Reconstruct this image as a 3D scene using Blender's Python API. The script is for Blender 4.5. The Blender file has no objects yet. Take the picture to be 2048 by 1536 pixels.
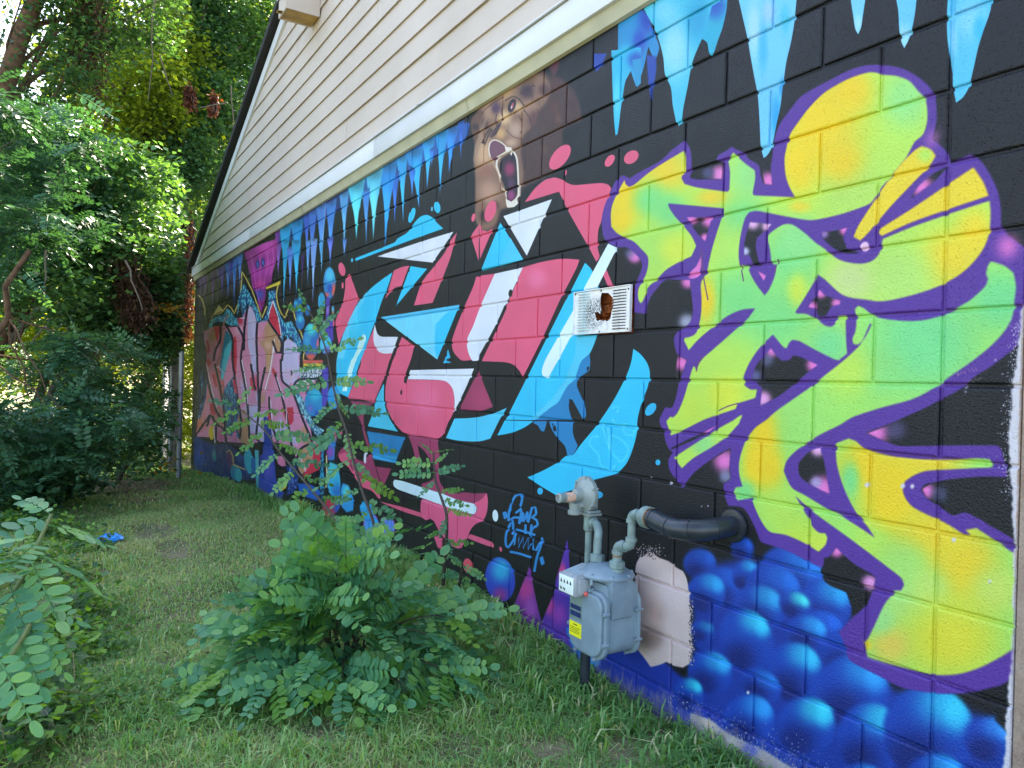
import bpy, bmesh, math, random
import numpy as np
from mathutils import Vector, Matrix, Euler

random.seed(7)
rng = np.random.default_rng(7)
sc = bpy.context.scene
col = sc.collection

# ------------------------------------------------------------------ camera, sky, sun, exposure
CAM_P = (1497.566, 1.56702147, -0.0267801637, 1.01918652, 1.14066364, -2.09174558, 1.2795)   # focal (px at 2048), euler, location
cd = bpy.data.cameras.new('camera')
cam = bpy.data.objects.new('camera', cd)
col.objects.link(cam)
cd.sensor_width = 36.0
cd.lens = CAM_P[0] * 36.0 / 2048.0
cd.clip_start = 0.05
cd.clip_end = 600
cam.location = CAM_P[4:7]
cam.rotation_euler = CAM_P[1:4]
sc.camera = cam

SUN_EL, SUN_AZ = 42.0, 137.0          # azimuth measured counter-clockwise from +X: the sun stands beyond the trees, behind the building
w = bpy.data.worlds.new('World')
sc.world = w
w.use_nodes = True
wn = w.node_tree
sky = wn.nodes.new('ShaderNodeTexSky')
sky.sky_type = 'NISHITA'
sky.sun_disc = False
sky.sun_elevation = math.radians(SUN_EL)
sky.sun_rotation = math.radians(90.0 - SUN_AZ)
sky.air_density = 1.0
sky.dust_density = 2.2
sky.ozone_density = 1.0
bg = wn.nodes['Background']
wn.links.new(sky.outputs[0], bg.inputs[0])
bg.inputs[1].default_value = 0.15

sd = bpy.data.lights.new('sun', 'SUN')
sun = bpy.data.objects.new('sun', sd)
col.objects.link(sun)
sd.energy = 5.0
sd.angle = math.radians(0.5)
sd.color = (1.0, 0.93, 0.80)
_d = Vector((math.cos(math.radians(SUN_AZ)) * math.cos(math.radians(SUN_EL)), math.sin(math.radians(SUN_AZ)) * math.cos(math.radians(SUN_EL)), math.sin(math.radians(SUN_EL))))
sun.rotation_euler = _d.to_track_quat('Z', 'Y').to_euler()
sun.location = _d * 40

sc.view_settings.view_transform = 'Standard'
sc.view_settings.look = 'None'
sc.view_settings.exposure = 2.42
sc.view_settings.use_white_balance = True      # the camera's own white balance, set for open shade
sc.view_settings.white_balance_temperature = 7100
sc.view_settings.white_balance_tint = 10
sc.view_settings.gamma = 1.0
sc.view_settings.use_curve_mapping = False
sc.cycles.max_bounces = 8
sc.cycles.diffuse_bounces = 4
sc.cycles.glossy_bounces = 2
sc.cycles.transmission_bounces = 4
sc.cycles.transparent_max_bounces = 6
sc.cycles.sample_clamp_indirect = 6.0

# ------------------------------------------------------------------ camera geometry helpers (used to find where things stand)
_M = np.array(Euler(CAM_P[1:4], 'XYZ').to_matrix())
_C = np.array(CAM_P[4:7])
_K = np.array([[CAM_P[0], 0, -1024], [0, -CAM_P[0], -768], [0, 0, -1.0]])
_PI = np.linalg.inv(_K @ _M.T)
_PF = _K @ _M.T

def on_y(px, py, y=0.0):
    d = _PI @ np.array([px, py, 1.0]); t = (y - _C[1]) / d[1]
    return _C + t * d
def on_z(px, py, z=0.0):
    d = _PI @ np.array([px, py, 1.0]); t = (z - _C[2]) / d[2]
    return _C + t * d
def at_dist(px, py, dist):
    d = _PI @ np.array([px, py, 1.0]); d /= np.linalg.norm(d)
    if d @ (_M @ np.array([0, 0, -1.0])) < 0: d = -d
    return _C + dist * d

# ------------------------------------------------------------------ object helpers
def tag(o, label=None, cat=None, group=None, kind=None):
    if label: o['label'] = label
    if cat: o['category'] = cat
    if group: o['group'] = group
    if kind: o['kind'] = kind
    return o
def empty(name, loc=(0, 0, 0), rz=0.0):
    o = bpy.data.objects.new(name, None); col.objects.link(o)
    o.location = loc; o.rotation_euler = (0, 0, rz); o.empty_display_size = 0.1
    return o
def link(name, me, parent=None):
    o = bpy.data.objects.new(name, me); col.objects.link(o)
    if parent is not None: o.parent = parent
    return o
def mesh_from(name, verts, faces, mat, smooth=False):
    me = bpy.data.meshes.new(name)
    me.from_pydata([tuple(v) for v in verts], [], [tuple(f) for f in faces])
    if mat is not None: me.materials.append(mat)
    if smooth: me.polygons.foreach_set('use_smooth', [True] * len(me.polygons))
    me.update()
    return me
def mesh_np(name, V, F, mat, smooth=False, cols=None, matidx=None):
    """V (n,3), F (m,k) of one polygon size."""
    me = bpy.data.meshes.new(name)
    V = np.asarray(V, np.float32); F = np.asarray(F, np.int32)
    m, k = F.shape
    me.vertices.add(len(V)); me.vertices.foreach_set('co', V.ravel())
    me.loops.add(m * k); me.loops.foreach_set('vertex_index', F.ravel())
    me.polygons.add(m)
    me.polygons.foreach_set('loop_start', np.arange(0, m * k, k, dtype=np.int32))
    me.polygons.foreach_set('loop_total', np.full(m, k, np.int32))
    if smooth: me.polygons.foreach_set('use_smooth', np.ones(m, bool))
    for mm in (mat if isinstance(mat, (list, tuple)) else [mat]): me.materials.append(mm)
    if matidx is not None: me.polygons.foreach_set('material_index', np.asarray(matidx, np.int32))
    if cols is not None:
        ca = me.color_attributes.new('tint', 'FLOAT_COLOR', 'POINT')
        ca.data.foreach_set('color', np.asarray(cols, np.float32).ravel())
    me.update(calc_edges=True)
    return me

class MB:
    """collects boxes, tubes, lathes; builds ONE mesh object"""
    def __init__(s): s.v = []; s.f = []; s.sm = []
    def add(s, V, F, smooth=False, M=None):
        n = len(s.v)
        for p in V:
            p = Vector(p)
            s.v.append(tuple(M @ p) if M is not None else tuple(p))
        for f in F: s.f.append(tuple(i + n for i in f)); s.sm.append(smooth)
        return s
    def box(s, a, b, bev=0.0, M=None):
        bm = bmesh.new(); bmesh.ops.create_cube(bm, size=1.0)
        c = [(a[i] + b[i]) / 2 for i in range(3)]; d = [abs(b[i] - a[i]) for i in range(3)]
        for v in bm.verts: v.co = Vector((c[0] + v.co.x * d[0], c[1] + v.co.y * d[1], c[2] + v.co.z * d[2]))
        if bev > 0: bmesh.ops.bevel(bm, geom=list(bm.edges), offset=bev, segments=2, profile=0.5, affect='EDGES')
        bm.verts.index_update()
        s.add([v.co.copy() for v in bm.verts], [[v.index for v in f.verts] for f in bm.faces], False, M)
        bm.free(); return s
    def tube(s, pts, r, n=14, cap=True, M=None):
        pts = [Vector(p) for p in pts]
        rs = r if isinstance(r, (list, tuple)) else [r] * len(pts)
        V = []; F = []
        up = None
        for i, p in enumerate(pts):
            t = (pts[min(i + 1, len(pts) - 1)] - pts[max(i - 1, 0)])
            if t.length < 1e-9: t = Vector((0, 0, 1))
            t.normalize()
            if up is None:
                up = Vector((0, 0, 1)) if abs(t.z) < 0.9 else Vector((0, 1, 0))
            a = t.cross(up)
            if a.length < 1e-6: a = t.cross(Vector((1, 0, 0)))
            a.normalize(); b = a.cross(t).normalized(); up = b
            for k in range(n):
                th = 2 * math.pi * k / n
                V.append(p + (a * math.cos(th) + b * math.sin(th)) * rs[i])
        for i in range(len(pts) - 1):
            for k in range(n):
                F.append((i * n + k, i * n + (k + 1) % n, (i + 1) * n + (k + 1) % n, (i + 1) * n + k))
        s.add(V, F, True, M)
        if cap:
            s.add(V[:n], [tuple(range(n))], False, M); s.add(V[-n:], [tuple(range(n - 1, -1, -1))], False, M)
        return s
    def lathe(s, prof, c=(0, 0, 0), axis='Z', n=24, M=None):
        V = []; F = []
        for r, h in prof:
            for k in range(n):
                th = 2 * math.pi * k / n; x, y = r * math.cos(th), r * math.sin(th)
                p = {'Z': (x, y, h), 'Y': (x, h, y), 'X': (h, x, y)}[axis]
                V.append((p[0] + c[0], p[1] + c[1], p[2] + c[2]))
        for i in range(len(prof) - 1):
            for k in range(n): F.append((i * n + k, i * n + (k + 1) % n, (i + 1) * n + (k + 1) % n, (i + 1) * n + k))
        F.append(tuple(range(n))); F.append(tuple((len(prof) - 1) * n + k for k in range(n - 1, -1, -1)))
        s.add(V, F[:-2], True, M); s.add(V, F[-2:], False, M)
        return s
    def prism(s, poly, h0, h1, axis='Y', bev=0.0, M=None):
        """poly in the plane across the axis, extruded from h0 to h1"""
        bm = bmesh.new()
        def P(u, v, h): return {'Y': (u, h, v), 'Z': (u, v, h), 'X': (h, u, v)}[axis]
        f = bm.faces.new([bm.verts.new(P(u, v, h0)) for u, v in poly])
        r = bmesh.ops.extrude_face_region(bm, geom=[f])
        for g in r['geom']:
            if isinstance(g, bmesh.types.BMVert):
                k = {'Y': 1, 'Z': 2, 'X': 0}[axis]; g.co[k] = h1
        if bev > 0: 
            ed = [e for e in bm.edges if abs(e.verts[0].co[{'Y': 1, 'Z': 2, 'X': 0}[axis]] - e.verts[1].co[{'Y': 1, 'Z': 2, 'X': 0}[axis]]) < 1e-6]
            bmesh.ops.bevel(bm, geom=ed, offset=bev, segments=3, profile=0.5, affect='EDGES')
        bmesh.ops.recalc_face_normals(bm, faces=bm.faces)
        bm.verts.index_update()
        s.add([v.co.copy() for v in bm.verts], [[v.index for v in f.verts] for f in bm.faces], bev > 0, M)
        bm.free(); return s
    def build(s, name, mat, parent=None):
        me = bpy.data.meshes.new(name)
        me.from_pydata(s.v, [], s.f)
        me.materials.append(mat)
        me.polygons.foreach_set('use_smooth', s.sm)
        me.update()
        bm = bmesh.new(); bm.from_mesh(me); bmesh.ops.remove_doubles(bm, verts=bm.verts, dist=1e-5)
        bmesh.ops.recalc_face_normals(bm, faces=bm.faces); bm.to_mesh(me); bm.free()
        me.set_sharp_from_angle(angle=math.radians(42))
        return link(name, me, parent)

# ------------------------------------------------------------------ material helpers
def lin(c):
    c = np.asarray(c, float) / 255.0
    return tuple(np.where(c <= 0.04045, c / 12.92, ((c + 0.055) / 1.055) ** 2.4))
def N(nt, t, **kw):
    n = nt.nodes.new(t)
    for k, v in kw.items():
        if k.startswith('i_'):
            key = k[2:]; n.inputs[int(key) if key.isdigit() else key.replace('_', ' ')].default_value = v
        else: setattr(n, k, v)
    return n
def new_mat(name):
    m = bpy.data.materials.new(name); m.use_nodes = True
    nt = m.node_tree; b = nt.nodes['Principled BSDF']
    return m, nt, b
def ramp(nt, fac, stops, interp='LINEAR'):
    r = nt.nodes.new('ShaderNodeValToRGB'); r.color_ramp.interpolation = interp
    e = r.color_ramp.elements
    while len(e) < len(stops): e.new(0.5)
    for el, (p, c) in zip(e, stops):
        el.position = p; el.color = (c[0], c[1], c[2], 1.0) if not isinstance(c, float) else (c, c, c, 1.0)
    if fac is not None: nt.links.new(fac, r.inputs[0])
    return r
def mixc(nt, fac, a, b, mode='MIX'):
    m = nt.nodes.new('ShaderNodeMix'); m.data_type = 'RGBA'; m.blend_type = mode
    for s, v in ((0, fac), (6, a), (7, b)):
        if hasattr(v, 'is_linked') or hasattr(v, 'links'): nt.links.new(v, m.inputs[s])
        elif s == 0: m.inputs[0].default_value = v
        else: m.inputs[s].default_value = (v[0], v[1], v[2], 1.0)
    return m.outputs[2]
def simple_mat(name, c, rough=0.5, metal=0.0, var=0.12, scale=20.0, bump=0.0, spec=0.5):
    """painted or cast surface: colour, uneven tone, slight relief"""
    m, nt, b = new_mat(name)
    tc = N(nt, 'ShaderNodeTexCoord')
    n = N(nt, 'ShaderNodeTexNoise', i_Scale=scale, i_Detail=5.0)
    nt.links.new(tc.outputs['Object'], n.inputs['Vector'])
    c = np.array(c[:3])
    r = ramp(nt, n.outputs['Fac'], [(0.3, tuple(c * (1 - var))), (0.7, tuple(np.minimum(c * (1 + var), 1)))])
    nt.links.new(r.outputs[0], b.inputs['Base Color'])
    b.inputs['Roughness'].default_value = rough; b.inputs['Metallic'].default_value = metal
    b.inputs['Specular IOR Level'].default_value = spec
    if bump > 0:
        n2 = N(nt, 'ShaderNodeTexNoise', i_Scale=scale * 6, i_Detail=4.0)
        nt.links.new(tc.outputs['Object'], n2.inputs['Vector'])
        bp = N(nt, 'ShaderNodeBump', i_Strength=0.6, i_Distance=bump)
        nt.links.new(n2.outputs['Fac'], bp.inputs['Height']); nt.links.new(bp.outputs[0], b.inputs['Normal'])
    return m
# ------------------------------------------------------------------ the mural: flat spray paint on the block wall, drawn as shapes in the wall's own metres
class Tex:
    def __init__(s, X0, X1, Z0, Z1, ppm):
        s.X0, s.X1, s.Z0, s.Z1, s.ppm = X0, X1, Z0, Z1, ppm
        s.W = int((X1 - X0) * ppm); s.H = int((Z1 - Z0) * ppm)
        s.a = np.empty((s.H, s.W, 3), np.float32)
        s.a[:] = np.array([14, 16, 26], np.float32)
        xs = X0 + (np.arange(s.W) + 0.5) / ppm; zs = Z0 + (np.arange(s.H) + 0.5) / ppm
        X, Z = np.meshgrid(xs, zs)
        q = [_PF[i, 0] * (X - _C[0]) + _PF[i, 1] * (0 - _C[1]) + _PF[i, 2] * (Z - _C[2]) for i in range(3)]
        s.PX = (q[0] / q[2]).astype(np.float32); s.PY = (q[1] / q[2]).astype(np.float32)
    def cover(s, pts, soft):
        u = (pts[:, 0] - s.X0) * s.ppm; v = (pts[:, 1] - s.Z0) * s.ppm
        pad = int(soft * s.ppm * 2.2) + 2
        x0 = int(max(0, math.floor(u.min()) - pad)); x1 = int(min(s.W, math.ceil(u.max()) + pad))
        y0 = int(max(0, math.floor(v.min()) - pad)); y1 = int(min(s.H, math.ceil(v.max()) + pad))
        if x1 - x0 < 1 or y1 - y0 < 1: return None
        w_, h_ = x1 - x0, y1 - y0
        acc = np.zeros((h_, w_ + 2), np.float32)
        SS = 3
        for sub in range(SS):
            off = (sub + 0.5) / SS
            ua, va = u - x0, v - y0
            ub, vb = np.roll(ua, -1), np.roll(va, -1)
            for a1, b1, a2, b2 in zip(ua, va, ub, vb):
                if b1 == b2: continue
                lo, hi = (b1, b2) if b1 < b2 else (b2, b1)
                r0 = max(0, math.ceil(lo - off)); r1 = min(h_ - 1, math.ceil(hi - off) - 1)
                if r1 < r0: continue
                rr = np.arange(r0, r1 + 1)
                x = a1 + (rr + off - b1) * (a2 - a1) / (b2 - b1)
                x = np.clip(x, 0, w_)
                xi = np.floor(x).astype(int); fr = x - xi
                sg = (1.0 if b2 > b1 else -1.0) / SS
                acc[rr, xi] += sg * (1 - fr); acc[rr, xi + 1] += sg * fr
        m = np.clip(np.abs(np.cumsum(acc, 1)[:, :w_]), 0, 1)
        if soft > 0:
            k = max(1, int(soft * s.ppm * 0.8))
            for _ in range(2):
                for ax in (0, 1):
                    p = np.pad(m, [(k + 1, k) if i == ax else (0, 0) for i in range(2)], mode='edge')
                    c = np.cumsum(p, axis=ax)
                    n = m.shape[ax]
                    m = (np.take(c, range(2 * k + 1, 2 * k + 1 + n), axis=ax) - np.take(c, range(0, n), axis=ax)) / (2 * k + 1)
        return x0, x1, y0, y1, m

TEX = [Tex(-4.2, 0.26, -0.12, 2.95, 620), Tex(-13.0, -4.1, -0.6, 3.1, 230)]
REG = {'A': (1648, 0, 5.12), 'B': (1648, 300, 5.12), 'C': (1648, 600, 5.12), 'D': (1648, 900, 5.12), 'E': (1648, 1200, 5.12),
       'F': (1248, 1236, 5.12), 'G': (1248, 0, 5.12), 'H': (1248, 300, 5.12), 'I': (960, 120, 6.4), 'J': (960, 360, 6.4),
       'K': (960, 600, 6.4), 'L': (960, 840, 6.4), 'M': (1280, 560, 5.12), 'N': (1280, 840, 5.12), 'O': (1360, 1060, 5.12),
       'P': (760, 900, 6.4), 'Q': (520, 320, 8.533), 'R': (640, 240, 6.4), 'S': (640, 480, 6.4), 'T': (640, 720, 6.4),
       'U': (380, 480, 6.4), 'V': (380, 720, 6.4), 'W': (960, 960, 5.2875), 'X': (400, 900, 5.12), 'Y': (680, 1100, 5.12),
       'Z': (0, 0, 1.0), 'a': (1448, 1236, 2.1167), 'b': (1080, 1120, 6.4), 'c': (1060, 940, 6.4)}
def pth(s):
    out = []; k = 'Z'
    for t in s.split():
        if t in REG: k = t; continue
        x, y = t.split(','); r = REG[k]
        out.append((float(x) / r[2] + r[0], float(y) / r[2] + r[1]))
    return np.array(out)
def smooth(P, closed=True, ang=42.0):
    n = len(P); out = []
    def corner(i):
        if not closed and (i == 0 or i == n - 1): return True
        a = P[i] - P[(i - 1) % n]; b = P[(i + 1) % n] - P[i]
        la, lb = np.hypot(*a), np.hypot(*b)
        if la < 1e-6 or lb < 1e-6: return True
        return math.degrees(math.acos(max(-1, min(1, (a @ b) / (la * lb))))) > ang
    cs = [corner(i) for i in range(n)]
    for i in range(n if closed else n - 1):
        p1, p2 = P[i], P[(i + 1) % n]
        out.append(p1)
        if cs[i] and cs[(i + 1) % n]: continue
        d = np.hypot(*(p2 - p1))
        t1 = (p2 - P[(i - 1) % n]) / 2 if not cs[i] else (p2 - p1)
        t2 = (P[(i + 2) % n] - p1) / 2 if not cs[(i + 1) % n] else (p2 - p1)
        for tt in (t1, t2):
            L = np.hypot(*tt)
            if L > 1.0 * d: tt *= 1.0 * d / L
        m = int(min(10, max(2, d / 4)))
        for k in range(1, m):
            t = k / m; h00 = 2*t**3 - 3*t**2 + 1; h10 = t**3 - 2*t**2 + t; h01 = -2*t**3 + 3*t**2; h11 = t**3 - t**2
            out.append(h00 * p1 + h10 * t1 + h01 * p2 + h11 * t2)
    if not closed: out.append(P[-1])
    return np.array(out)
def wallpts(P):
    q = np.column_stack([P, np.ones(len(P))]) @ _PI.T
    t = (0 - _C[1]) / q[:, 1]
    return np.column_stack([_C[0] + t * q[:, 0], _C[2] + t * q[:, 2]])
def blobs_of(bl):
    if not bl: return []
    out = []
    for b in bl:
        k, x, y, r, c = b[:5]; R_ = REG[k]
        out.append((x / R_[2] + R_[0], y / R_[2] + R_[1], r / R_[2], np.array(c, np.float32), b[5] if len(b) > 5 else 1.0, b[6] if len(b) > 6 else 1.0))
    return out
def paint(wp, c, soft=0.0, bl=None, op=1.0, speck=None):
    bl = blobs_of(bl); c = np.array(c, np.float32)
    for T in TEX:
        r = T.cover(wp, soft)
        if r is None: continue
        x0, x1, y0, y1, m = r
        A = T.a[y0:y1, x0:x1]
        m = m * op
        if not bl and speck is None:
            A += (c - A) * m[..., None]; continue
        colr = np.broadcast_to(c, A.shape).copy()
        PX, PY = T.PX[y0:y1, x0:x1], T.PY[y0:y1, x0:x1]
        for bx, by, br, bc, sy, o in bl:
            d2 = ((PX - bx) ** 2 + ((PY - by) / sy) ** 2) / (br * br)
            wgt = np.exp(-2.0 * d2 * np.sqrt(d2)) * o
            colr += (bc - colr) * wgt[..., None]
        if speck is not None:
            cell = speck[1]
            h = np.sin(np.floor(PX / cell) * 12.9898 + np.floor(PY / cell * 0.6 + np.sin(PX * .9)) * 78.233) * 43758.5453
            h = h - np.floor(h)
            colr[h > speck[2]] = speck[0]
        A += (colr - A) * m[..., None]
def P(s, c, soft=0.0, bl=None, op=1.0, ang=42.0, speck=None): paint(wallpts(smooth(pth(s), True, ang)), c, soft, bl, op, speck)
def L(s, c, wd, soft=0.0, op=1.0, taper=False, ang=60.0):
    p = smooth(pth(s), False, ang)
    d = np.gradient(p, axis=0); l = np.hypot(d[:, 0], d[:, 1]); l[l == 0] = 1
    nrm = np.column_stack([-d[:, 1], d[:, 0]]) / l[:, None]
    wds = np.full(len(p), wd / 2.0)
    if taper: wds = wds * np.linspace(1, 0.15, len(p))
    # one quad per segment keeps loops from cancelling
    for i in range(len(p) - 1):
        q = np.array([p[i] + nrm[i] * wds[i], p[i + 1] + nrm[i + 1] * wds[i + 1], p[i + 1] - nrm[i + 1] * wds[i + 1], p[i] - nrm[i] * wds[i]])
        paint(wallpts(q), c, soft, None, op)
    if not taper:
        for e in (0, -1): Ell(p[e][0], p[e][1], wd / 2, wd / 2, 0, c, soft)
def Ell(cx, cy, rx, ry, rot, c, soft=0.0, bl=None, op=1.0, k='Z'):
    R_ = REG[k]; cx, cy, rx, ry = cx / R_[2] + R_[0], cy / R_[2] + R_[1], rx / R_[2], ry / R_[2]
    t = np.linspace(0, 2 * math.pi, 40, endpoint=False); a = math.radians(rot)
    x = rx * np.cos(t); y = ry * np.sin(t)
    p = np.column_stack([cx + x * math.cos(a) - y * math.sin(a), cy + x * math.sin(a) + y * math.cos(a)])
    paint(wallpts(p), c, soft, bl, op)

BLK, PUR, YEL, LIM, GRN = (14, 16, 26), (88, 50, 150), (238, 208, 52), (184, 226, 92), (124, 218, 128)
PNK, CYA, WHT, HOT, MAR = (230, 92, 128), (10, 196, 240), (222, 228, 242), (236, 120, 200), (160, 56, 96)

def mural():
    # ---- dark ground of the lower wall, blue egg shapes of the bottom right
    P('Z 1250,1290 1340,1300 1400,1350 1700,1600 2100,1600 2100,1480 1700,1450 1450,1340', (16, 58, 160), 0.01)
    P('Z 1180,1310 1290,1290 1420,1400 1560,1490 1700,1600 1500,1600 1180,1380', (22, 52, 158), 0.012)
    P('Z 1400,1140 1470,1120 1560,1130 1660,1190 1700,1240 1690,1290 1740,1350 1840,1400 1960,1430 2010,1480 2010,1560 1600,1560 1460,1440 1370,1380 1385,1330 1388,1200', (12, 52, 150), 0.02)
    def egg(cx, cy, rx, ry, rot=30, top=(14, 150, 214), base=(10, 66, 172), hi=None, dark=(8, 24, 96)):
        Ell(cx, cy, rx, ry, rot, base, 0.010, [('Z', cx - rx * .35, cy + ry * .6, rx * .9, dark, 1.0, .8), ('Z', cx + rx * .4, cy - ry * .62, rx * .85, top, .8, .85),
            ('Z', cx + rx * .62, cy - ry * .45, rx * .40, hi or top, 1.5, .75)])
    for a in [(1400, 1128, 34, 32, 20, (16, 84, 190)), (1484, 1098, 24, 24, 10, (14, 84, 200)), (1588, 1150, 72, 58, 25, (14, 120, 210)),
              (1450, 1175, 46, 40, 25, (14, 90, 200)), (1490, 1150, 26, 32, 10, (20, 150, 215)), (1412, 1186, 40, 40, 30, (20, 150, 215)), (1548, 1182, 60, 50, 35, (12, 100, 200)),
              (1650, 1212, 56, 56, 30, (14, 150, 215)), (1520, 1215, 52, 44, 25, (22, 150, 210)), (1640, 1260, 50, 40, 20, (10, 90, 200)),
              (1590, 1210, 34, 26, 30, (50, 215, 215)), (1404, 1262, 26, 20, 10, (20, 110, 170)), (1494, 1280, 52, 66, -28, (20, 190, 225)), (1615, 1268, 44, 36, 30, (24, 150, 220)),
              (1700, 1310, 60, 50, 20, (12, 90, 195)), (1420, 1345, 46, 42, 35, (18, 160, 215)), (1590, 1345, 56, 62, -20, (24, 180, 222)), (1522, 1370, 44, 30, 30, (12, 110, 200)),
              (1378, 1388, 30, 34, -25, (22, 190, 215)), (1706, 1384, 74, 76, -25, (24, 150, 222)), (1498, 1440, 52, 52, -10, (18, 140, 215)), (1612, 1452, 60, 58, -10, (24, 196, 220)),
              (1740, 1478, 66, 74, -10, (26, 190, 225)), (1858, 1466, 92, 98, -25, (22, 190, 232)), (1980, 1478, 52, 46, 10, (40, 140, 225)), (1870, 1560, 60, 54, 0, (20, 150, 220)),
              (1722, 1560, 44, 34, 0, (16, 120, 200))]:
        egg(a[0], a[1], a[2], a[3], a[4], a[5], hi=tuple(min(255, int(v * 1.12) + 8) for v in a[5]))
    P('Z 2010,1370 2030,1370 2030,1480 1990,1440', BLK, 0.006)
    # ---- icicles of the top right
    I1, I2, I3 = (92, 200, 244), (140, 214, 246), (20, 168, 214)
    P('G -60,40 200,90 330,340 400,580 420,760 480,900 500,1080 540,1280 560,1290 590,1250 610,1100 650,900 700,640 780,440 830,340 900,180 1000,-60 -60,-60', (60, 190, 226), 0, [('G', 520, 500, 200, I2, 2.0), ('G', 760, 200, 160, (20, 160, 210), 2.0), ('G', 420, 120, 160, (110, 205, 245), 1.0)])
    P('G 840,300 900,60 1060,-40 1050,100 1010,280 960,420 920,540 895,575 870,540 850,440 800,400', (22, 170, 210), 0, [('G', 930, 60, 140, (30, 90, 190), 1.2)])
    P('G -60,160 180,90 250,180 290,300 360,480 330,600 300,600 250,480 240,520 200,700 140,890 120,880 70,730 20,820 -10,960 -60,900', (20, 140, 205), 0, [('G', 240, 200, 120, (30, 70, 180), 1.6), ('G', 160, 420, 90, (30, 80, 190), 1.8), ('G', 10, 600, 90, (30, 190, 225), 2.0), ('G', 130, 760, 60, (24, 170, 220), 1.5)])
    P('G 230,560 330,580 330,740 300,900 290,1030 270,1020 250,860', (28, 70, 170), 0.006)
    P('I 1450,-80 1620,-80 1560,60 1500,150 1470,140 1440,40', (24, 66, 170))
    P('I 1680,-120 2060,-160 2060,60 1950,100 1900,200 1860,280 1830,460 1800,640 1780,820 1760,950 1735,970 1715,760 1700,400 1690,100', (30, 180, 224), 0, [('I', 1760, 500, 70, (70, 205, 240), 5.0), ('I', 2000, 0, 140, (24, 90, 190), 1.0)])
    P('I 1950,0 2060,-20 2060,300 2010,350 1980,240', (24, 150, 205))
    P('G 1170,-20 1770,-20 1750,180 1710,420 1660,640 1630,860 1600,1100 1560,1280 1530,1440 1500,1540 1460,1600 1430,1620 1400,1500 1390,1300 1370,1000 1330,780 1290,560 1260,380 1220,200', (106, 198, 240), 0,
      [('G', 1330, 300, 90, (160, 214, 250), 4.0), ('G', 1420, 500, 60, (60, 180, 236), 5.0), ('G', 1480, 120, 80, (150, 200, 240), 2.0), ('G', 1560, 1200, 70, (20, 160, 226), 4.0), ('G', 1620, 900, 40, (20, 150, 220), 3.0), ('G', 1650, 200, 60, (60, 190, 226), 3.0)])
    P('A 270,-20 425,-20 400,150 380,280 350,355 320,300 300,180', (112, 200, 240), 0, [('A', 350, 250, 60, (150, 214, 248), 2.0)])
    P('A 735,-20 950,-20 930,150 900,300 860,420 820,495 790,430 770,300 760,120', (96, 194, 236), 0, [('A', 820, 400, 90, (150, 216, 250), 2.0)])
    P('A 1265,-20 1720,-20 1700,120 1630,320 1580,480 1530,700 1480,900 1420,1000 1350,1055 1320,900 1290,700 1270,520 1255,300', (76, 190, 232), 0, [('A', 1500, 200, 220, (120, 205, 246), 1.2), ('A', 1320, 400, 60, (130, 210, 248), 4.0), ('A', 1600, 300, 90, (40, 180, 226), 2.0)])
    # ---- purple silhouette of the green and yellow letters
    P('''Z 1648,166 1697,141 1730,131 1765,130 1804,137 1833,152 1855,170 1869,191 1873,221 1872,246 1863,278 1885,295 1893,306 1900,325 1941,308 1964,325 1980,349 1996,384 2002,421 2003,452
      2016,470 2036,486 2060,500 2060,640 2040,664 2036,690 2009,713 1980,735 1952,752 1917,781 1882,799 1855,815 1814,834 1775,850 1732,865.6 1773,883 1800,891 1843,891 1990,889 2003,900 2007,919 2015,939 2013,955
      1970,954 1902,959 1868,966 1850,969 1841,980 1855,997 1883,1015 1906,1030 1931,1023 1950,1034 1958,1036 1980,1050 2011,1068 2027,1082 2028,1300 2024,1352 2003,1370 1980,1376 1941,1385.5 1882,1387.5 1833,1381.6 1800,1374 1757,1352 1722,1335 1699,1321 1693,1309
      1685,1282 1677,1264.5 1700,1239 1724,1217 1740,1193 1744,1179 1750.5,1155.9 1742,1148 1692,1118.6 1672.5,1096 1658,1118 1643,1136 1614,1122.5 1584.6,1107 1555,1095 1528,1087 1520,1082 1516,1072 1502.7,1041 1485,1016 1456,1012
      1448,988 1446,969 1461.6,957 1459,930 1461.6,896.6 1440,908 1416.7,924 1389,945.5 1376,962 1364,976.7 1350,958 1338.6,939.6 1336.6,920 1345,905 1336.6,896.6 1330,880 1327,863.4 1319,841 1330.8,814 1340.5,816 1346,812 1353,790.5 1358,765 1364,745.5 1373.8,720 1354,708.4
      1347.4,677 1355,663.5 1366,654 1377.7,648 1383.5,634 1385.5,618.6 1381.6,583.4 1377,563.7 1362,560 1340,565.6 1326.9,568 1311,581.5 1299.5,599 1289.8,628 1266,625 1265.5,600 1266,570 1275,558 1283,534 1281,522 1265,510 1249,503
      1233,494 1217.8,488 1207,474 1203.7,453.7 1203.7,430 1208,411.6 1217.8,391 1225.6,372.5 1233,360 1246,350 1259.7,356.6 1281,343 1320,322 1345,299 1369,281 1381,300 1383,337 1380.8,356.6 1416,358.6 1443.3,358.6 1445.3,325.4 1431.6,319.5 1437,310 1455,300 1463,293 1474.6,300 1486,304
      1498,317.6 1517.5,331 1521.4,348.8 1527.3,368 1544.9,370 1541,339 1545,311.7 1546.8,289 1556.6,254 1576,224.6 1599.6,195 1619,181.6''', PUR, 0.0015, ang=50)
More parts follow.
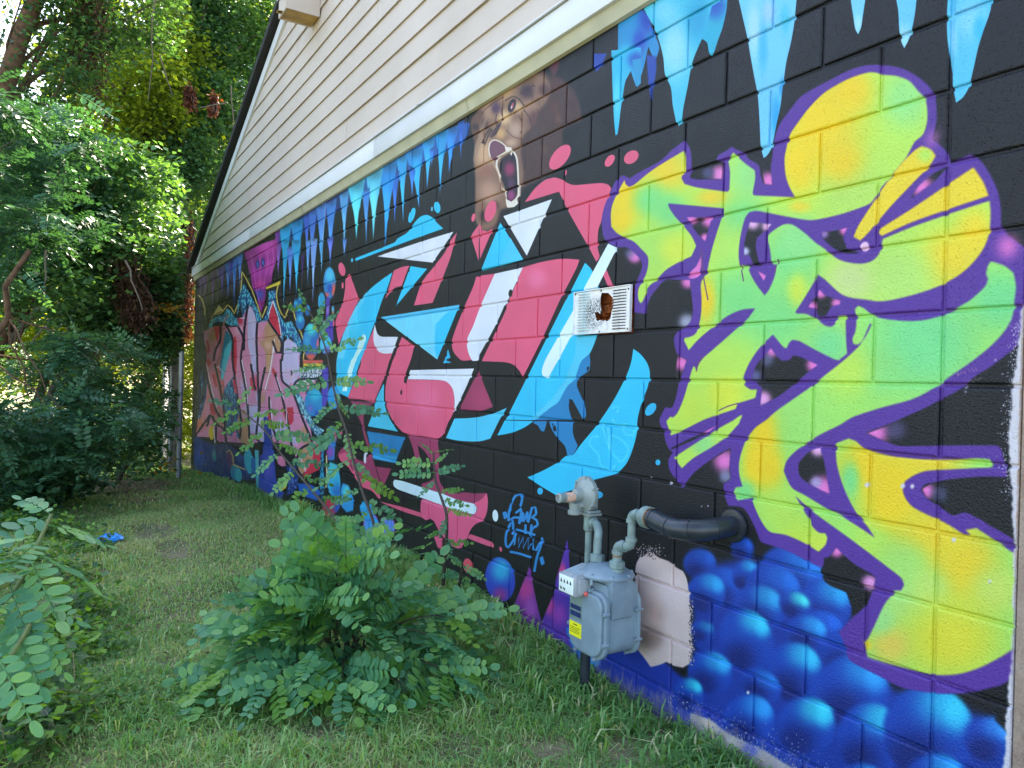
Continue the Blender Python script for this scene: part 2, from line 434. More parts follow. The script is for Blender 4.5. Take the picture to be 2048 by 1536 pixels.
    # dark hole against the blue, lower right of the letters
    for s, bl in [('O 1600,185 1700,290 1860,430 1995,490 1980,580 1900,760 1755,880 1755,800 1700,640 1520,560 1450,480 1450,390', [('O', 1640, 220, 130, HOT), ('O', 1960, 520, 120, (236, 150, 214)), ('O', 1560, 300, 110, (60, 66, 110))]),
                  ('H 690,230 760,190 940,150 1010,130 1000,300 860,300 740,300 680,280', [('H', 980, 250, 120, (236, 130, 206)), ('H', 860, 240, 80, (70, 70, 110))]),
                  ('H 1450,100 1500,200 1520,360 1440,350 1420,250 1400,120', [('H', 1480, 320, 120, HOT)]),
                  ('H 640,690 900,690 830,940 740,840', [('H', 680, 700, 90, HOT), ('H', 870, 720, 100, HOT), ('H', 830, 900, 60, HOT)]),
                  ('H 1290,740 1520,760 1440,830 1360,900 1350,1000 1390,1180 1330,1180 1290,1080 1230,1080 1235,960 1260,840', [('H', 1320, 750, 90, (240, 180, 226)), ('H', 1470, 780, 80, (240, 180, 226)), ('H', 1240, 1040, 60, (190, 190, 226))]),
                  ('H 1370,1240 1455,1290 1430,1340', [('H', 1410, 1290, 200, HOT)]),
                  ('H 795,1075 790,1190 760,1300 700,1320 640,1300 690,1240 740,1190', [('H', 740, 1240, 300, HOT)]),
                  ('B -20,840 100,830 240,795 190,890 230,1010 360,1060 200,1050 90,1000 -20,900', [('B', 210, 820, 70, HOT), ('B', 0, 860, 60, (150, 110, 180))]),
                  ('B 880,505 960,380 1080,270 1260,165 1150,300 1050,380', [('B', 1000, 380, 150, HOT)]),
                  ('M 1720,280 1840,100 1900,160 2050,210 2048,250 1960,270 1900,370 1830,370 1780,290', [('M', 1850, 130, 80, HOT), ('M', 1750, 270, 70, HOT), ('M', 2020, 240, 80, HOT)]),
                  ('M 1340,700 1400,780 1450,830 1530,820 1570,775 1640,790 1820,870 1700,960 1560,1080 1400,1200 1230,1290 1250,1100 1140,1020 1200,860', [('M', 1350, 720, 90, HOT), ('M', 1780, 870, 100, HOT), ('M', 1260, 1220, 110, (240, 160, 220)), ('M', 1180, 980, 80, (90, 90, 140)), ('M', 1300, 820, 90, (130, 130, 180), 1, .6)]),
                  ('M 385,770 480,820 440,940 410,1020 360,1020 370,880', [('M', 430, 850, 110, HOT)]),
                  ('M 380,0 510,0 520,120 535,300 530,390 500,450 430,490 0,520 60,340 110,200 200,60 260,-10', [('M', 490, 20, 90, HOT), ('M', 480, 430, 110, (190, 190, 220), 1, .8)]),
                  ('N 310,290 600,150 780,60 720,110 560,200 420,260 330,300', [('N', 720, 90, 110, HOT)]),
                  ('N 930,290 700,430 560,540 470,650 860,760 850,660 930,600 915,500', [('N', 870, 420, 150, HOT), ('N', 880, 580, 90, (150, 150, 190), 1, .8)]),
                  ('N 1840,280 1880,420 1940,760 1760,670 1640,580 1620,480 1640,420 1740,320', [('N', 1820, 300, 100, (240, 170, 220)), ('N', 1880, 700, 160, HOT), ('N', 1800, 640, 80, (170, 150, 200))]),
                  ('D 1000,400 1100,345 1250,312 1600,280 1870,290 1960,300 1960,920 1850,850 1700,770 1590,700 1450,638 1320,665 1200,590 1060,500', [('D', 1040, 420, 110, HOT), ('D', 1180, 450, 110, (90, 92, 134), 1, .7)]),
                  ('C 440,1365 640,1280 900,1160 1150,1060 1400,940 1700,780 2010,560 2010,1490 1500,1485 1000,1488 780,1490 640,1450', [('C', 520, 1360, 180, HOT), ('C', 740, 1330, 130, (90, 80, 130), 1, .7)]),
                  ('H -60,1000 30,1000 100,1050 170,1130 180,1200 130,1330 80,1400 -60,1400', [('H', 110, 1090, 90, HOT), ('H', 60, 1060, 70, (110, 110, 160), 1, .6)]),
                  ('D 0,1110 60,1090 130,1005 250,1120 390,1230 525,1310 500,1430 420,1460 380,1380 250,1330 0,1290', [('D', 130, 1030, 90, HOT), ('D', 470, 1360, 110, (236, 150, 214))])]:
        if s.startswith('C 440') : s = 'C 440,1365 640,1290 900,1170 1150,1065 1300,990 1560,800 1700,720 1870,590 2000,450 2010,560 1900,1490 1500,1485 1000,1488 780,1490 640,1450'
        P(s, BLK, 0.002, bl)
    P('Z 2013,905 2030,880 2032,960 2016,960', BLK, 0.004)
    Ell(1880, 990, 100, 120, 0, HOT, 0.02, k='B', op=.9); Ell(1110, 1420, 60, 90, 20, (190, 110, 190), 0.02, k='A', op=.9)
    Ell(1250, 420, 40, 30, 0, (190, 110, 190), 0.012, k='B', op=0.0)
    # ---- green and yellow fills
    Y2 = (242, 206, 40)
    P('''Z 1367,302 1372,335 1372,340 1365,347 1363,357 1369,368 1394,375 1455,384 1459,380 1460,343 1456,319 1466.7,305 1488,325 1509.7,341 1510.7,357 1505.8,386 1507.8,391 1589.8,394.7 1578,372 1571,349 1569,319 1572,300
      1580,269.5 1599.6,240 1619,215 1646.4,187.5 1677,168 1706.6,154 1741.8,144.5 1769,150 1792,152 1818,162 1835.5,181.6 1849,197 1854,220.7 1853,246 1845,269.5 1829.6,283 1820,300 1810,317.6 1784.7,348.8 1757.4,382 1741.8,405.5 1722,415 1687,427 1648,436.7
      1619,440.6 1580,434.8 1541,427 1511.7,422 1498,425 1490,436.7 1482.4,466 1478.5,491 1477.5,514.8 1480,530 1496,532 1500,546 1511.7,567.6 1529,591 1537,581 1548.8,554 1552.7,530 1542,528.5 1542,514.8 1539,495 1533,473 1548.8,460 1568,449 1586,450 1609,466 1631,485.5 1648,497 1663.6,511 1687,522.7 1722,527.5
      1745.7,520.7 1759,505 1763,487.5 1765,478 1823.8,454 1898,428 1979,401.6 1981,427 1978,466 1968,495 1946.8,524.6 1921.4,548 1888,567.6 1843,585 1785,600 1757,603 1734,600 1687,591 1648,558 1632.8,548 1627.7,564 1612,591 1590.5,624.5 1594,627 1612,628 1631.6,638 1651,651.8 1662.8,653.8
      1669.5,648.8 1673.4,633 1691,631 1692,678 1694,707.4 1677,721 1666.7,718 1631.6,700.6 1600,683 1592.5,681 1584.7,680 1578.8,685 1573,696.7 1567,694.8 1545.6,669.4 1520,694.8 1498.8,726 1487,755 1489,771 1500.7,778.8 1514,778.8 1510.5,796 1475,807 1471.4,817.8 1426.5,833 1407,840 1368,859.5 1341.5,871 1332.7,843
      1340.5,833.4 1346,835 1354,827.6 1364,806 1371.8,782.7 1379.6,755 1385.5,735.8 1389,732 1393,741.6 1397,730 1407,716 1426.5,698.7 1455.8,673 1475,655.7 1494.8,638 1510.5,617 1485,619.6 1455.8,632 1426.5,653.8 1397,679 1377.7,700.6 1368,681 1369.8,676 1379.6,674 1391,667.4 1397,653.8 1402,628
      1403,599 1402,565.6 1413,546 1418,524.6 1423.8,499 1433.5,466 1443,436.7 1447,417 1335.9,407 1337.8,415 1349.6,432.8 1365,450 1382.8,472 1392.5,492 1382.8,513 1357.4,524.6 1332,540 1312.5,560 1295,577 1287,600 1282,607 1277,600 1277,579 1291,550 1296,530.5 1295,513 1283,499 1267.5,483.6
      1249,475.6 1233.4,466 1222.5,453.7 1221.7,427 1225.6,407 1238,380 1249,360 1251,368 1257.8,374 1267.5,370 1306.6,339''', LIM, 0.0012,
      [('Z', 1810, 200, 60, (150, 222, 130), 1.2), ('Z', 1640, 250, 110, Y2, 1.3), ('Z', 1700, 180, 60, Y2), ('Z', 1600, 330, 60, Y2, 1.3), ('Z', 1330, 340, 60, YEL), ('Z', 1255, 390, 60, Y2, 1.2), ('Z', 1240, 440, 34, Y2, 1.2), ('Z', 1300, 500, 60, (170, 222, 100)), ('Z', 1300, 400, 44, GRN),
       ('Z', 1350, 500, 40, (210, 226, 80)), ('Z', 1340, 420, 44, GRN), ('Z', 1500, 350, 60, (150, 222, 130)), ('Z', 1425, 395, 40, YEL, .5), ('Z', 1490, 440, 60, GRN), ('Z', 1480, 500, 60, (180, 226, 100)), ('Z', 1600, 415, 26, YEL, .6), ('Z', 1580, 520, 80, GRN), ('Z', 1600, 480, 60, (140, 220, 136)), ('Z', 1480, 600, 90, GRN), ('Z', 1412, 600, 26, Y2, 2.2),
       ('Z', 1560, 640, 90, GRN), ('Z', 1660, 690, 60, (120, 218, 140)), ('Z', 1595, 580, 26, (205, 226, 80), 1.6), ('Z', 1900, 520, 80, YEL), ('Z', 1950, 470, 50, YEL, 1.4), ('Z', 1800, 560, 90, (180, 224, 112)), ('Z', 1700, 560, 60, (200, 220, 140)), ('Z', 1450, 790, 50, (216, 224, 70)), ('Z', 1380, 820, 50, (196, 224, 80)), ('Z', 1700, 370, 80, (180, 220, 100), 1.2), ('Z', 1680, 320, 60, Y2)], ang=38)
    P('''Z 1532,840 1510.5,855.6 1493,879 1483,904.5 1478,928 1479,951 1485,973 1471.4,974.8 1465.5,988.4 1475.3,1001 1502.7,996 1510.5,1017.7 1524,1045 1539.8,1063.6 1573,1070.5 1612,1088 1637.4,1103.7 1651,1090 1655,1076 1651,1066.6 1637,1064.6 1623.8,1051 1616,1035 1602,1012 1590.5,992
      1616,1015.8 1641,1035 1687,1068 1726,1097 1765,1126.6 1784.7,1142 1802,1156 1808,1169.5 1802,1181 1788.6,1181 1784.7,1189 1775,1200 1765,1215.6 1749.6,1248.8 1736,1276 1726,1284 1730,1309 1732,1315 1775,1329 1823.8,1341.6 1872.6,1350 1917.5,1348 1960.5,1334.8 1999.6,1315 2024,1299.6 2030,1295 2030,1108 2009,1095 1980,1074
      1952.7,1056 1931,1060 1941,1070 1927,1068 1892,1046.5 1853,1029 1823.8,1013 1810,995.7 1805,978 1810,962.5 1827.7,950.8 1853,942 1902,939 1984,935 1980,918.5 1950.7,916.6 1902,919.5 1843,918.5 1784.7,912.7 1745.7,904 1726,895 1712.5,883 1697,877 1671.4,887 1671,900 1673.4,929 1683,964.5 1698.8,1001.6 1716,1031
      1734,1052 1749.6,1075.8 1730,1062 1687,1034.8 1651,1015.8 1612,992 1584.7,976.7 1573,957 1567,941.6 1573,922 1588.6,904.5 1612,887 1641,869 1680,849.8 1706.6,834 1765,815 1823.8,799 1862.8,779.7 1902,752 1941,725 1980,693.8 2009,662.5 2025,633 2029,600 2031.8,573 2027,546 2009,532 1982,522.7 1976,530.5 1972,548 1976,557.8
      1970,573 1941,600 1921.4,611.7 1894,627 1862.8,637 1833.5,642 1794.5,641 1755,635 1738,625 1726,615.6 1716,611.7 1709.5,618.6 1712.5,639 1710.5,662.5 1704.6,678 1706.6,688 1714,690 1724,682 1739.8,647 1742.5,649 1734,668 1716,693.8 1687,721 1648,752 1627.7,769 1592.5,794 1553,821.7''', (160, 224, 104), 0.0012,
      [('Z', 2000, 600, 80, (112, 214, 136)), ('Z', 1850, 680, 140, (116, 216, 140)), ('Z', 1760, 740, 60, (136, 220, 126)), ('Z', 1690, 740, 70, (190, 226, 90)), ('Z', 1600, 830, 90, (160, 224, 110)), ('Z', 1525, 870, 40, Y2, 2.0), ('Z', 1510, 930, 34, Y2, 2.0), ('Z', 1490, 985, 30, GRN), ('Z', 1540, 940, 36, Y2, 1.8), ('Z', 1560, 1020, 60, LIM), ('Z', 1600, 1080, 60, (196, 226, 80)), ('Z', 1640, 1090, 40, (206, 226, 80)),
       ('Z', 1730, 930, 70, Y2), ('Z', 1790, 960, 70, Y2, 1.3), ('Z', 1860, 925, 90, YEL, .5), ('Z', 1780, 1010, 80, Y2), ('Z', 1700, 960, 24, GRN, 2.0), ('Z', 1860, 1070, 90, YEL), ('Z', 1930, 1130, 90, YEL, 1.2), ('Z', 1740, 1090, 50, LIM), ('Z', 1810, 1130, 60, (170, 224, 110)), ('Z', 1990, 1180, 60, (200, 222, 100)), ('Z', 1800, 1200, 60, (170, 224, 120)), ('Z', 1860, 1180, 50, (190, 224, 110)),
       ('Z', 1900, 1280, 130, (226, 216, 60), .8), ('Z', 1780, 1290, 50, (232, 206, 84)), ('Z', 1760, 1240, 36, (160, 222, 130)), ('Z', 1733, 1290, 14, YEL)], ang=38)
    P('M 1050,1385 1020,1450 N 1020,30 900,160 750,270 550,390 430,495 345,385 600,220 800,90 960,0 M 1020,1390', LIM, 0.001, [('N', 650, 250, 150, (150, 222, 130))])
    P('''Z 1843,292 1861,299 1870.7,311.7 1859,331 1823.8,368 1784.7,409 1757.4,440.6 1734,468 1720,481.6 1706.6,473.8 1716,452 1745.7,405.5 1775,362.5 1804,325 1829.6,300''', YEL, 0.001, [('Z', 1850, 310, 20, LIM)])
    P('Z 1754.5,465 1761,457 1823.8,417 1896,368.4 1946.8,335 1966.4,364.5 1977,391.8 1896,419 1823.8,444.5 1763,472', YEL, 0.001)
    Ell(412, 990, 42, 52, 30, (244, 196, 232), 0.002, k='B')
    for s in ['Z 1402,500 1404,520 1408,560 1416,600', 'Z 1480,525 1484,545 1487,562', 'Z 1393,742 1396,728 1405,714', 'Z 1475,807 1455,813 1436,822', 'Z 1556,519 1553,530 1550,545']: L(s, (110, 60, 110), 2.4)
    # scratched tags and paint chips of the letters
    for s in ['Z 1915,746 1917,752 M', 'Z 1914,751 1926,744', 'Z 1928,742 1932,748', 'Z 1936,738 1940,745 1944,736 1948,743', 'Z 1950,735 1954,741', 'Z 1936,764 1942,760 1946,766 1951,757 1956,762 1962,754']:
        L(s.replace(' M', ''), (190, 150, 170), .9)
    for x, y, r in [(1991, 720, 2), (1931, 775, 2.4), (1931, 784, 2), (1979, 1163, 3.2), (1907, 1080, 4), (1733, 970, 4), (1805, 972, 4.5), (1824, 973, 4), (1340, 966, 3), (1302, 955, 1.5), (1403, 1013, 1.4), (1416, 1012, 1.6), (1496, 1385, 3)]:
        Ell(x, y, r, r * 1.2, 20, (214, 206, 220), 0.0005)
    # ---- white overspray and bare edge right of the letters
    pts = []
    ys = np.linspace(610, 1600, 120)
    hh = np.sin(ys * .31) * 2 + np.sin(ys * .83 + 1) * 2 + rng.normal(0, 1.2, 120)
    lo = np.interp(ys, [610, 700, 760, 900, 960, 1100, 1300, 1400, 1500, 1600], [2043, 2036, 2026, 2016, 2022, 2027, 2024, 2014, 2010, 2000])
    poly = np.column_stack([np.concatenate([lo + hh * .6, [2100, 2100]]), np.concatenate([ys, [1600, 600]])])
    paint(wallpts(poly), (212, 206, 216), 0.004)
    lo2 = np.interp(ys, [610, 900, 1100, 1300, 1600], [2046, 2036, 2031, 2030, 2026])
    poly = np.column_stack([np.concatenate([lo2 + hh * .4, [2100, 2100]]), np.concatenate([ys, [1600, 600]])])
    paint(wallpts(poly), (196, 166, 150), 0.002)
    for _ in range(260):
        y = random.uniform(640, 1000); x = np.interp(y, ys, lo) - abs(random.gauss(0, 9))
        Ell(x, y, random.uniform(.5, 1.3), random.uniform(.6, 1.6), 0, (206, 202, 214))
    # ---- pale bare patch behind the meter, dirty edge at the foot of the wall
    P('N 0,1400 80,1375 130,1370 200,1410 300,1450 360,1500 420,1536 O 30,420 70,500 90,620 104,800 112,1000 122,1200 100,1370 30,1410 Z 1345.9,1331 1333,1324 1318,1330 1301,1334 1290,1318 1276,1300 1264,1284 1262,1240 1268,1180 1272,1130', (214, 190, 188), 0.003,
      [('b', 1420, 1000, 200, (120, 96, 88), 1.0, .7), ('b', 1480, 650, 160, (176, 140, 130), 1.6, .6), ('b', 1700, 400, 300, (222, 200, 200))])
    for _ in range(420):
        if random.random() < .5: x, y = 1380 + random.gauss(2, 3), random.uniform(1200, 1330)
        else: x, y = 1300 + random.gauss(0, 14), 1104 + random.gauss(0, 7)
        Ell(x, y, random.uniform(.5, 1.4), random.uniform(.5, 1.5), 0, random.choice([(214, 190, 188), (30, 30, 44)]))
    P('Z 1380,1425 1420,1440 1450,1462 1480,1478 1520,1496 1560,1520 1600,1545 1500,1570 1380,1470', (170, 160, 168), 0.006, [('Z', 1420, 1445, 26, (206, 190, 176)), ('Z', 1500, 1500, 20, (90, 100, 180)), ('Z', 1460, 1490, 20, (206, 196, 186))])
    for _ in range(700):
        t = random.random(); x = 1330 + 320 * t + random.gauss(0, 12); y = 1400 + 150 * t + random.gauss(0, 18)
        Ell(x, y, random.uniform(.4, 1.3), random.uniform(.5, 1.8), 0, random.choice([(150, 160, 205), (190, 185, 190), (60, 80, 190)]), op=.8)

    # ---- the bear
    P('I 0,610 120,540 250,440 420,330 560,240 720,160 780,110 860,180 900,210 1010,220 1120,300 1200,400 1260,520 1300,680 1300,780 1180,830 1100,860 1060,920 1060,1100 1030,1250 940,1430 820,1500 J 540,120 510,230 500,290 470,330 340,350 280,380 240,520 200,640 100,660 20,660 0,600', (74, 50, 50), 0.012)
    P('I -30,620 120,520 420,320 700,160 830,200 900,330 860,520 760,640 700,820 560,960 520,1140 560,1400 540,1600 J 440,330 250,380 200,560 100,640 0,640 -60,500 -60,0 I -80,1300', (134, 100, 84), 0.014,
      [('I', 330, 420, 150, (184, 140, 98)), ('I', 120, 620, 110, (176, 136, 108), 1.6), ('I', 640, 240, 100, (116, 80, 56)), ('I', 820, 380, 90, (84, 56, 62)), ('I', 310, 740, 120, (218, 180, 138), 1.1), ('I', 260, 940, 100, (206, 160, 112), 1.0), ('I', 450, 900, 120, (184, 150, 134), 1.2),
       ('I', 480, 610, 110, (206, 170, 134), .8), ('I', 640, 620, 130, (160, 122, 104), 1.2), ('I', 700, 760, 120, (98, 60, 60), 1.3), ('I', 600, 400, 110, (64, 42, 58), 1.1), ('I', 200, 620, 80, (78, 52, 84), 1.2), ('I', 400, 1060, 100, (190, 154, 132), .7),
       ('I', 60, 1200, 170, (206, 164, 132), 1.6), ('I', 80, 1420, 120, (150, 100, 84)), ('J', 120, 150, 170, (184, 140, 120), 1.2), ('J', 190, 330, 70, (74, 46, 50)), ('J', 60, 460, 90, (64, 42, 48), 1.2), ('J', 20, 330, 80, (136, 96, 80)), ('I', 620, 1250, 110, (74, 40, 70), 2.0), ('I', 700, 1000, 90, (58, 36, 56)), ('I', 60, 820, 60, (70, 46, 50), 1.6)])
    for x, y, r, c in [(950, 620, 50, (104, 66, 58)), (1000, 760, 30, (150, 104, 76)), (980, 320, 60, (92, 50, 54)), (1180, 520, 60, (74, 40, 48)), (820, 1150, 44, (110, 76, 58)), (860, 760, 50, (74, 48, 52))]:
        Ell(x, y, r, r * 1.6, -20, c, 0.020, k='I', op=.6)
    # fur strokes, brow, nose bridge and wrinkles of the snarl
    for q in range(150):
        x, y = random.uniform(620, 1240), random.uniform(260, 1450)
        if y > 900 and x > 1060: continue
        ln_ = random.uniform(40, 90); a_ = random.uniform(.9, 1.5)
        L('I %.0f,%.0f %.0f,%.0f' % (x, y, x + ln_ * math.cos(a_), y + ln_ * math.sin(a_)), random.choice([(98, 60, 54), (46, 30, 38), (84, 56, 50), (36, 24, 32)]), .9, 0.001, .6)
    for sgn, c_, w_ in (('I 330,520 420,470 500,500 560,580', (56, 36, 46), 3.0), ('I 520,430 560,380 700,330', (60, 40, 52), 2.4), ('I 60,640 160,560 300,470', (60, 42, 60), 2.0), ('I 560,640 640,760 660,900 600,1020', (66, 44, 50), 2.6), ('I 500,720 540,820 520,930', (80, 54, 56), 2.0), ('I 420,660 380,760 400,860', (196, 158, 122), 1.8), ('I 210,700 200,800 230,860', (60, 40, 50), 2.2), ('I 300,560 270,660 290,740', (70, 48, 60), 2.2), ('I 340,900 420,980 520,1010', (90, 60, 60), 1.8), ('I 560,1100 580,1250 570,1400', (50, 30, 44), 2.4)): L(sgn, c_, w_, 0.003, .8)
    P('I 880,80 960,-20 1020,-20 1000,120 950,210 920,200', (100, 44, 56), 0.008, op=.8)
    P('I -20,640 60,660 0,800 -20,1000 -60,1100 -110,900 -110,760', (104, 70, 60), 0.008, [('I', -60, 860, 60, (60, 40, 46))])
    P('I 0,900 80,700 160,600 60,860 20,1040 0,1100 -60,1300 -90,1300 -50,1060', (160, 126, 104), 0.008, op=.7)
    Ell(410, 585, 46, 90, 18, (30, 18, 36), 0.004, k='I'); Ell(415, 590, 17, 46, 16, (176, 80, 100), 0.001, k='I'); Ell(404, 606, 7, 20, 16, (236, 220, 226), 0, k='I')
    for s in ['I 150,900 110,960 60,1080', 'I 240,830 190,900 170,960', 'I 130,880 80,950 30,1060', 'I 280,760 240,850 200,950']: L(s, (46, 30, 40), 3.4, 0.002, .8)
    P('I 120,980 200,860 280,760 250,880 180,980 140,1000', (70, 50, 60), 0.004, op=.8)
    P('I 130,1060 180,1030 260,1060 320,1110 330,1150 240,1240 180,1300 140,1260 120,1160', (116, 72, 92), 0.003)
    P('I 260,1300 340,1210 420,1180 470,1260 490,1400 490,1536 J 480,90 460,220 400,280 350,270 320,100 280,0 I 250,1400', (34, 26, 40), 0.002, [('I', 380, 1400, 90, (150, 50, 96), 1.4), ('J', 400, 200, 70, (150, 60, 120), 1.4), ('J', 400, 50, 60, (84, 50, 84), 1.5)])
    IV = (232, 220, 210)
    L('I 130,1240 112,1150 130,1060 180,1025 260,1050 330,1105', IV, 2.2); P('I 315,1110 400,1120 412,1170 405,1230 385,1200 370,1180 250,1240 225,1280 210,1240 330,1170', IV)
    L('I 225,1270 210,1340 230,1420 255,1500', IV, 3.6); L('I 435,1180 470,1260 485,1400 490,1500 J 495,130 490,200 440,270 400,300', IV, 3.4)
    L('I 140,1260 190,1360 240,1480 J 270,80 320,170 345,280 350,340', (206, 170, 140), 1.8)
    P('J 330,240 400,280 470,230 490,300 440,345 350,355 335,300', IV); P('J 290,90 330,150 350,240 325,180', IV)


    # ---- middle letters: pink, cyan and white on black
    C2, C3 = (106, 214, 244), (14, 130, 192)
    P('J 570,285 700,110 830,0 I 900,1515 960,1505 J 1060,0 1100,30 1200,65 1400,50 1550,40 1640,60 1680,110 1640,220 1580,380 1550,540 1515,640 1505,860 1530,980 1490,1050 1400,880 1130,400 1010,150', PNK)
    P('J 1570,1200 1640,1370 1710,1370 1620,1150', PNK)
    P('J 300,465 920,245 600,970', WHT)
    P('J 260,545 555,1020 10,1160', CYA); P('J 390,740 555,1020 240,1105 300,960', (60, 200, 240))
    P('S 1945,0 2030,270 J -10,500 0,1010 150,660 165,620 100,660 20,640 0,560 R 1970,1430 1925,1510', PNK)
    Ell(135, 400, 68, 140, 18, PNK, k='J')
    Ell(1025, 1245, 95, 190, 38, PNK, k='I'); Ell(1660, 1290, 50, 88, 35, PNK, k='I'); Ell(1935, 1245, 75, 105, 50, PNK, k='I'); Ell(1097, 1445, 14, 36, 10, PNK, k='I')
    P('S 2048,470 J 0,1225 190,1200 60,1536 K 20,80 S 1960,1100 1890,1250 1880,1350 1900,1450 1940,1536 T 1850,10 S 1800,1536 1720,1450 1690,1370 1690,1280 1750,1100 1850,850 1960,600 2000,470', PNK)
    P('J 190,1200 550,1120 360,1536 K 350,0 330,60 200,330 0,710 T 2010,10 1960,15 S 1940,1536 1900,1450 1880,1350 1890,1250 1960,1100 2040,885', WHT)
    P('J 550,1120 750,1060 950,1020 1100,1008 1275,1020 1230,1140 1060,1470 K 1020,10 800,490 550,990 500,900 440,840 380,810 300,795 25,785 30,760 200,410 340,110 340,60 J 370,1536', PNK, 0, [('J', 730, 1260, 160, (240, 112, 156))])
    L('K 325,80 200,350 0,715', BLK, 4.2)
    Ell(390, 1450, 26, 48, 8, BLK, k='J')
    P('J 1345,1060 1430,1150 1510,1340 1520,1536 K 1500,440 1470,540 1400,690 1300,780 1250,900 1200,1030 1130,1090 1060,1200 1000,1310 900,1380 750,1500 L 680,20 560,100 400,165 220,200 320,0 K 330,1536 600,1000 850,500 1100,0 J 1105,1536', CYA)
    P('K 1230,470 1500,440 1470,540 1400,690 1300,780 1250,900 1200,1030 1130,1090 1060,1200 1000,1310 900,1380 750,1500 620,1536 850,1330 980,1180 1080,1030 1150,860 1210,700', (70, 200, 236))
    P('K 1400,690 1410,800 1400,900 1320,960 1250,1000 1240,1100 1300,1250 1350,1380 1355,1490 1320,1536 L 1190,0 1190,180 1250,330 1190,450 1115,450 1080,330 980,220 910,100 880,0 860,-10 850,50 820,150 780,140 740,70 680,40 K 750,1500 900,1380 1000,1310 1060,1200 1130,1090 1200,1030 1250,900 1300,780', C3)
    P('K 1150,1268 1190,1300 1240,1400 1320,1536 L 0,0 K 1200,1560 1160,1480 1135,1360', BLK)
    P('K 1140,1270 1180,1275 1260,1420 1320,1540 1190,1540 1150,1440', BLK)
    Ell(955, 110, 20, 38, -10, BLK, k='L'); Ell(930, 60, 8, 16, 0, BLK, k='L'); Ell(1380, 878, 14, 28, 10, BLK, k='K')
    P('''J 1640,815 1755,870 1520,1340 1480,1410 K 1230,340 1000,770 910,930 880,990 850,1003 820,990 795,950 795,890 840,760 1240,50 J 1320,1410''', (226, 246, 252))
    P('K 1960,625 2048,690 M 70,850 100,960 80,1100 20,1250 L 2015,0 2010,150 1950,380 1870,560 1750,680 1600,730 1450,770 1370,810 1170,900 970,960 800,860 605,735 800,650 1000,540 1100,460 1190,450 1300,300 1500,60 K 1700,1300 1850,1020 1930,800', CYA)
    for s in ['L 1500,210 1430,220 1400,300 1460,380 1520,450 1530,540 1590,620 1680,650 1720,590', 'L 1560,60 1600,200 1660,380 1740,480 1800,540 1870,470 1890,350 1800,250 1700,200', 'L 1640,120 1660,350', 'L 1820,80 1850,180 1960,200 1990,110', 'K 1700,1380 1780,1360 1760,1430', 'L 1700,0 1750,60 1860,50']:
        L(s, (90, 222, 246), 4.4, 0.001, .55)
    Ell(770, 910, 36, 45, 0, (20, 180, 226), k='L'); Ell(1500, 958, 76, 50, 0, (14, 176, 226), k='L'); Ell(110, 1325, 45, 75, 38, (14, 176, 226), k='M'); Ell(182, 435, 25, 30, 0, (14, 176, 226), k='N')
    # big C letter
    P('S 1050,1240 1205,1360 1160,1536 T 1080,220 1075,290 1095,300 1110,250 1400,255 1600,270 1680,340 1710,420 1720,550 1700,690 1640,800 1580,950 1500,1005 1300,980 1100,950 950,800 870,650 840,520 840,350 870,200 930,0 S 935,1536', PNK, 0, [('T', 1350, 500, 260, (238, 116, 160), 1.2, .6)])
    P('T 1155,130 1970,110 1880,330 1800,500 1705,680 1722,550 1710,420 1680,340 1600,270 1400,252 1120,248', WHT)
    Ell(1040, 415, 13, 32, 0, BLK, k='T')
    P('Z 957,741 985.8,814 960,822 918,820 938,780', MAR, 0, [('Z', 965, 800, 30, (176, 62, 104))])
    P('T 1720,750 1610,1000 1750,1030 1900,1042 2048,1040 L 130,240 250,0 K 345,1380 200,1440 0,1495 T 1880,745', (66, 200, 238))
    P('T 1130,970 1180,1100 1240,1350 1310,1360 1260,1150 1250,1090 1350,1180 1420,1310 1535,1250 1500,1010 1300,985', MAR, 0.001)
    P('S 925,415 800,500 650,620 500,790 400,970 320,1150 260,1330 215,1536 T 210,250 200,400 360,480 470,150 520,10 S 560,1450 620,1280 720,1000 800,760 870,590', CYA, 0, [('S', 430, 1000, 120, (80, 214, 245), 2.5, .6)])
    P('S 500,790 600,660 560,780 450,960 370,1200 330,1400 T 300,-20 S 215,1536 260,1330 320,1150 400,970', (84, 210, 244), 0.002)
    P('S 560,1200 585,1230 580,1290 540,1400 T 462,0 340,400 280,400 400,0 S 430,1500 520,1260', (206, 248, 246))
    P('S 700,1100 690,1300 740,1420 820,1455 925,1450 895,1536 T 890,0 820,230 690,550 520,510 350,500 520,60 S 525,1536 620,1290', PNK)
    P('S 700,1075 735,1200 780,1235 820,1240 1000,1240 925,1450 820,1455 740,1420 690,1320 685,1200', WHT)
    P('S 945,390 1050,345 1140,330 1045,590 960,610 900,670 835,760 870,650', PNK)
    P('S 1160,335 1370,370 970,850', CYA)
    P('S 1730,0 1650,280 1440,805 1200,840 1300,550 1450,350 1590,170 R 1680,1536 1755,1440', PNK)
    P('S 730,210 1440,290 1640,0 R 1710,1430 1380,1530', WHT)
    P('R 1360,1215 1400,1225 1450,1260 1500,1320 1580,1390 S 1170,0 460,268 450,250 460,228 960,30 R 990,1520 1120,1440 1220,1300 1290,1235', CYA)
    Ell(1175, 1220, 36, 100, 18, CYA, k='R'); Ell(1500, 1120, 40, 75, -8, CYA, k='R'); Ell(1432, 1140, 12, 30, 0, (80, 190, 226), k='R'); Ell(410, 258, 14, 26, 0, (60, 190, 236), k='S')
    Ell(1965, 1250, 24, 55, 12, PNK, k='R')
    P('S 780,990 1785,830 1500,1530', C2); P('S 1785,830 1500,1530 1470,1400 1480,1080 1640,920', (20, 196, 244)); P('S 780,990 1785,830 1770,890 850,1040', (70, 190, 236), 0.001)
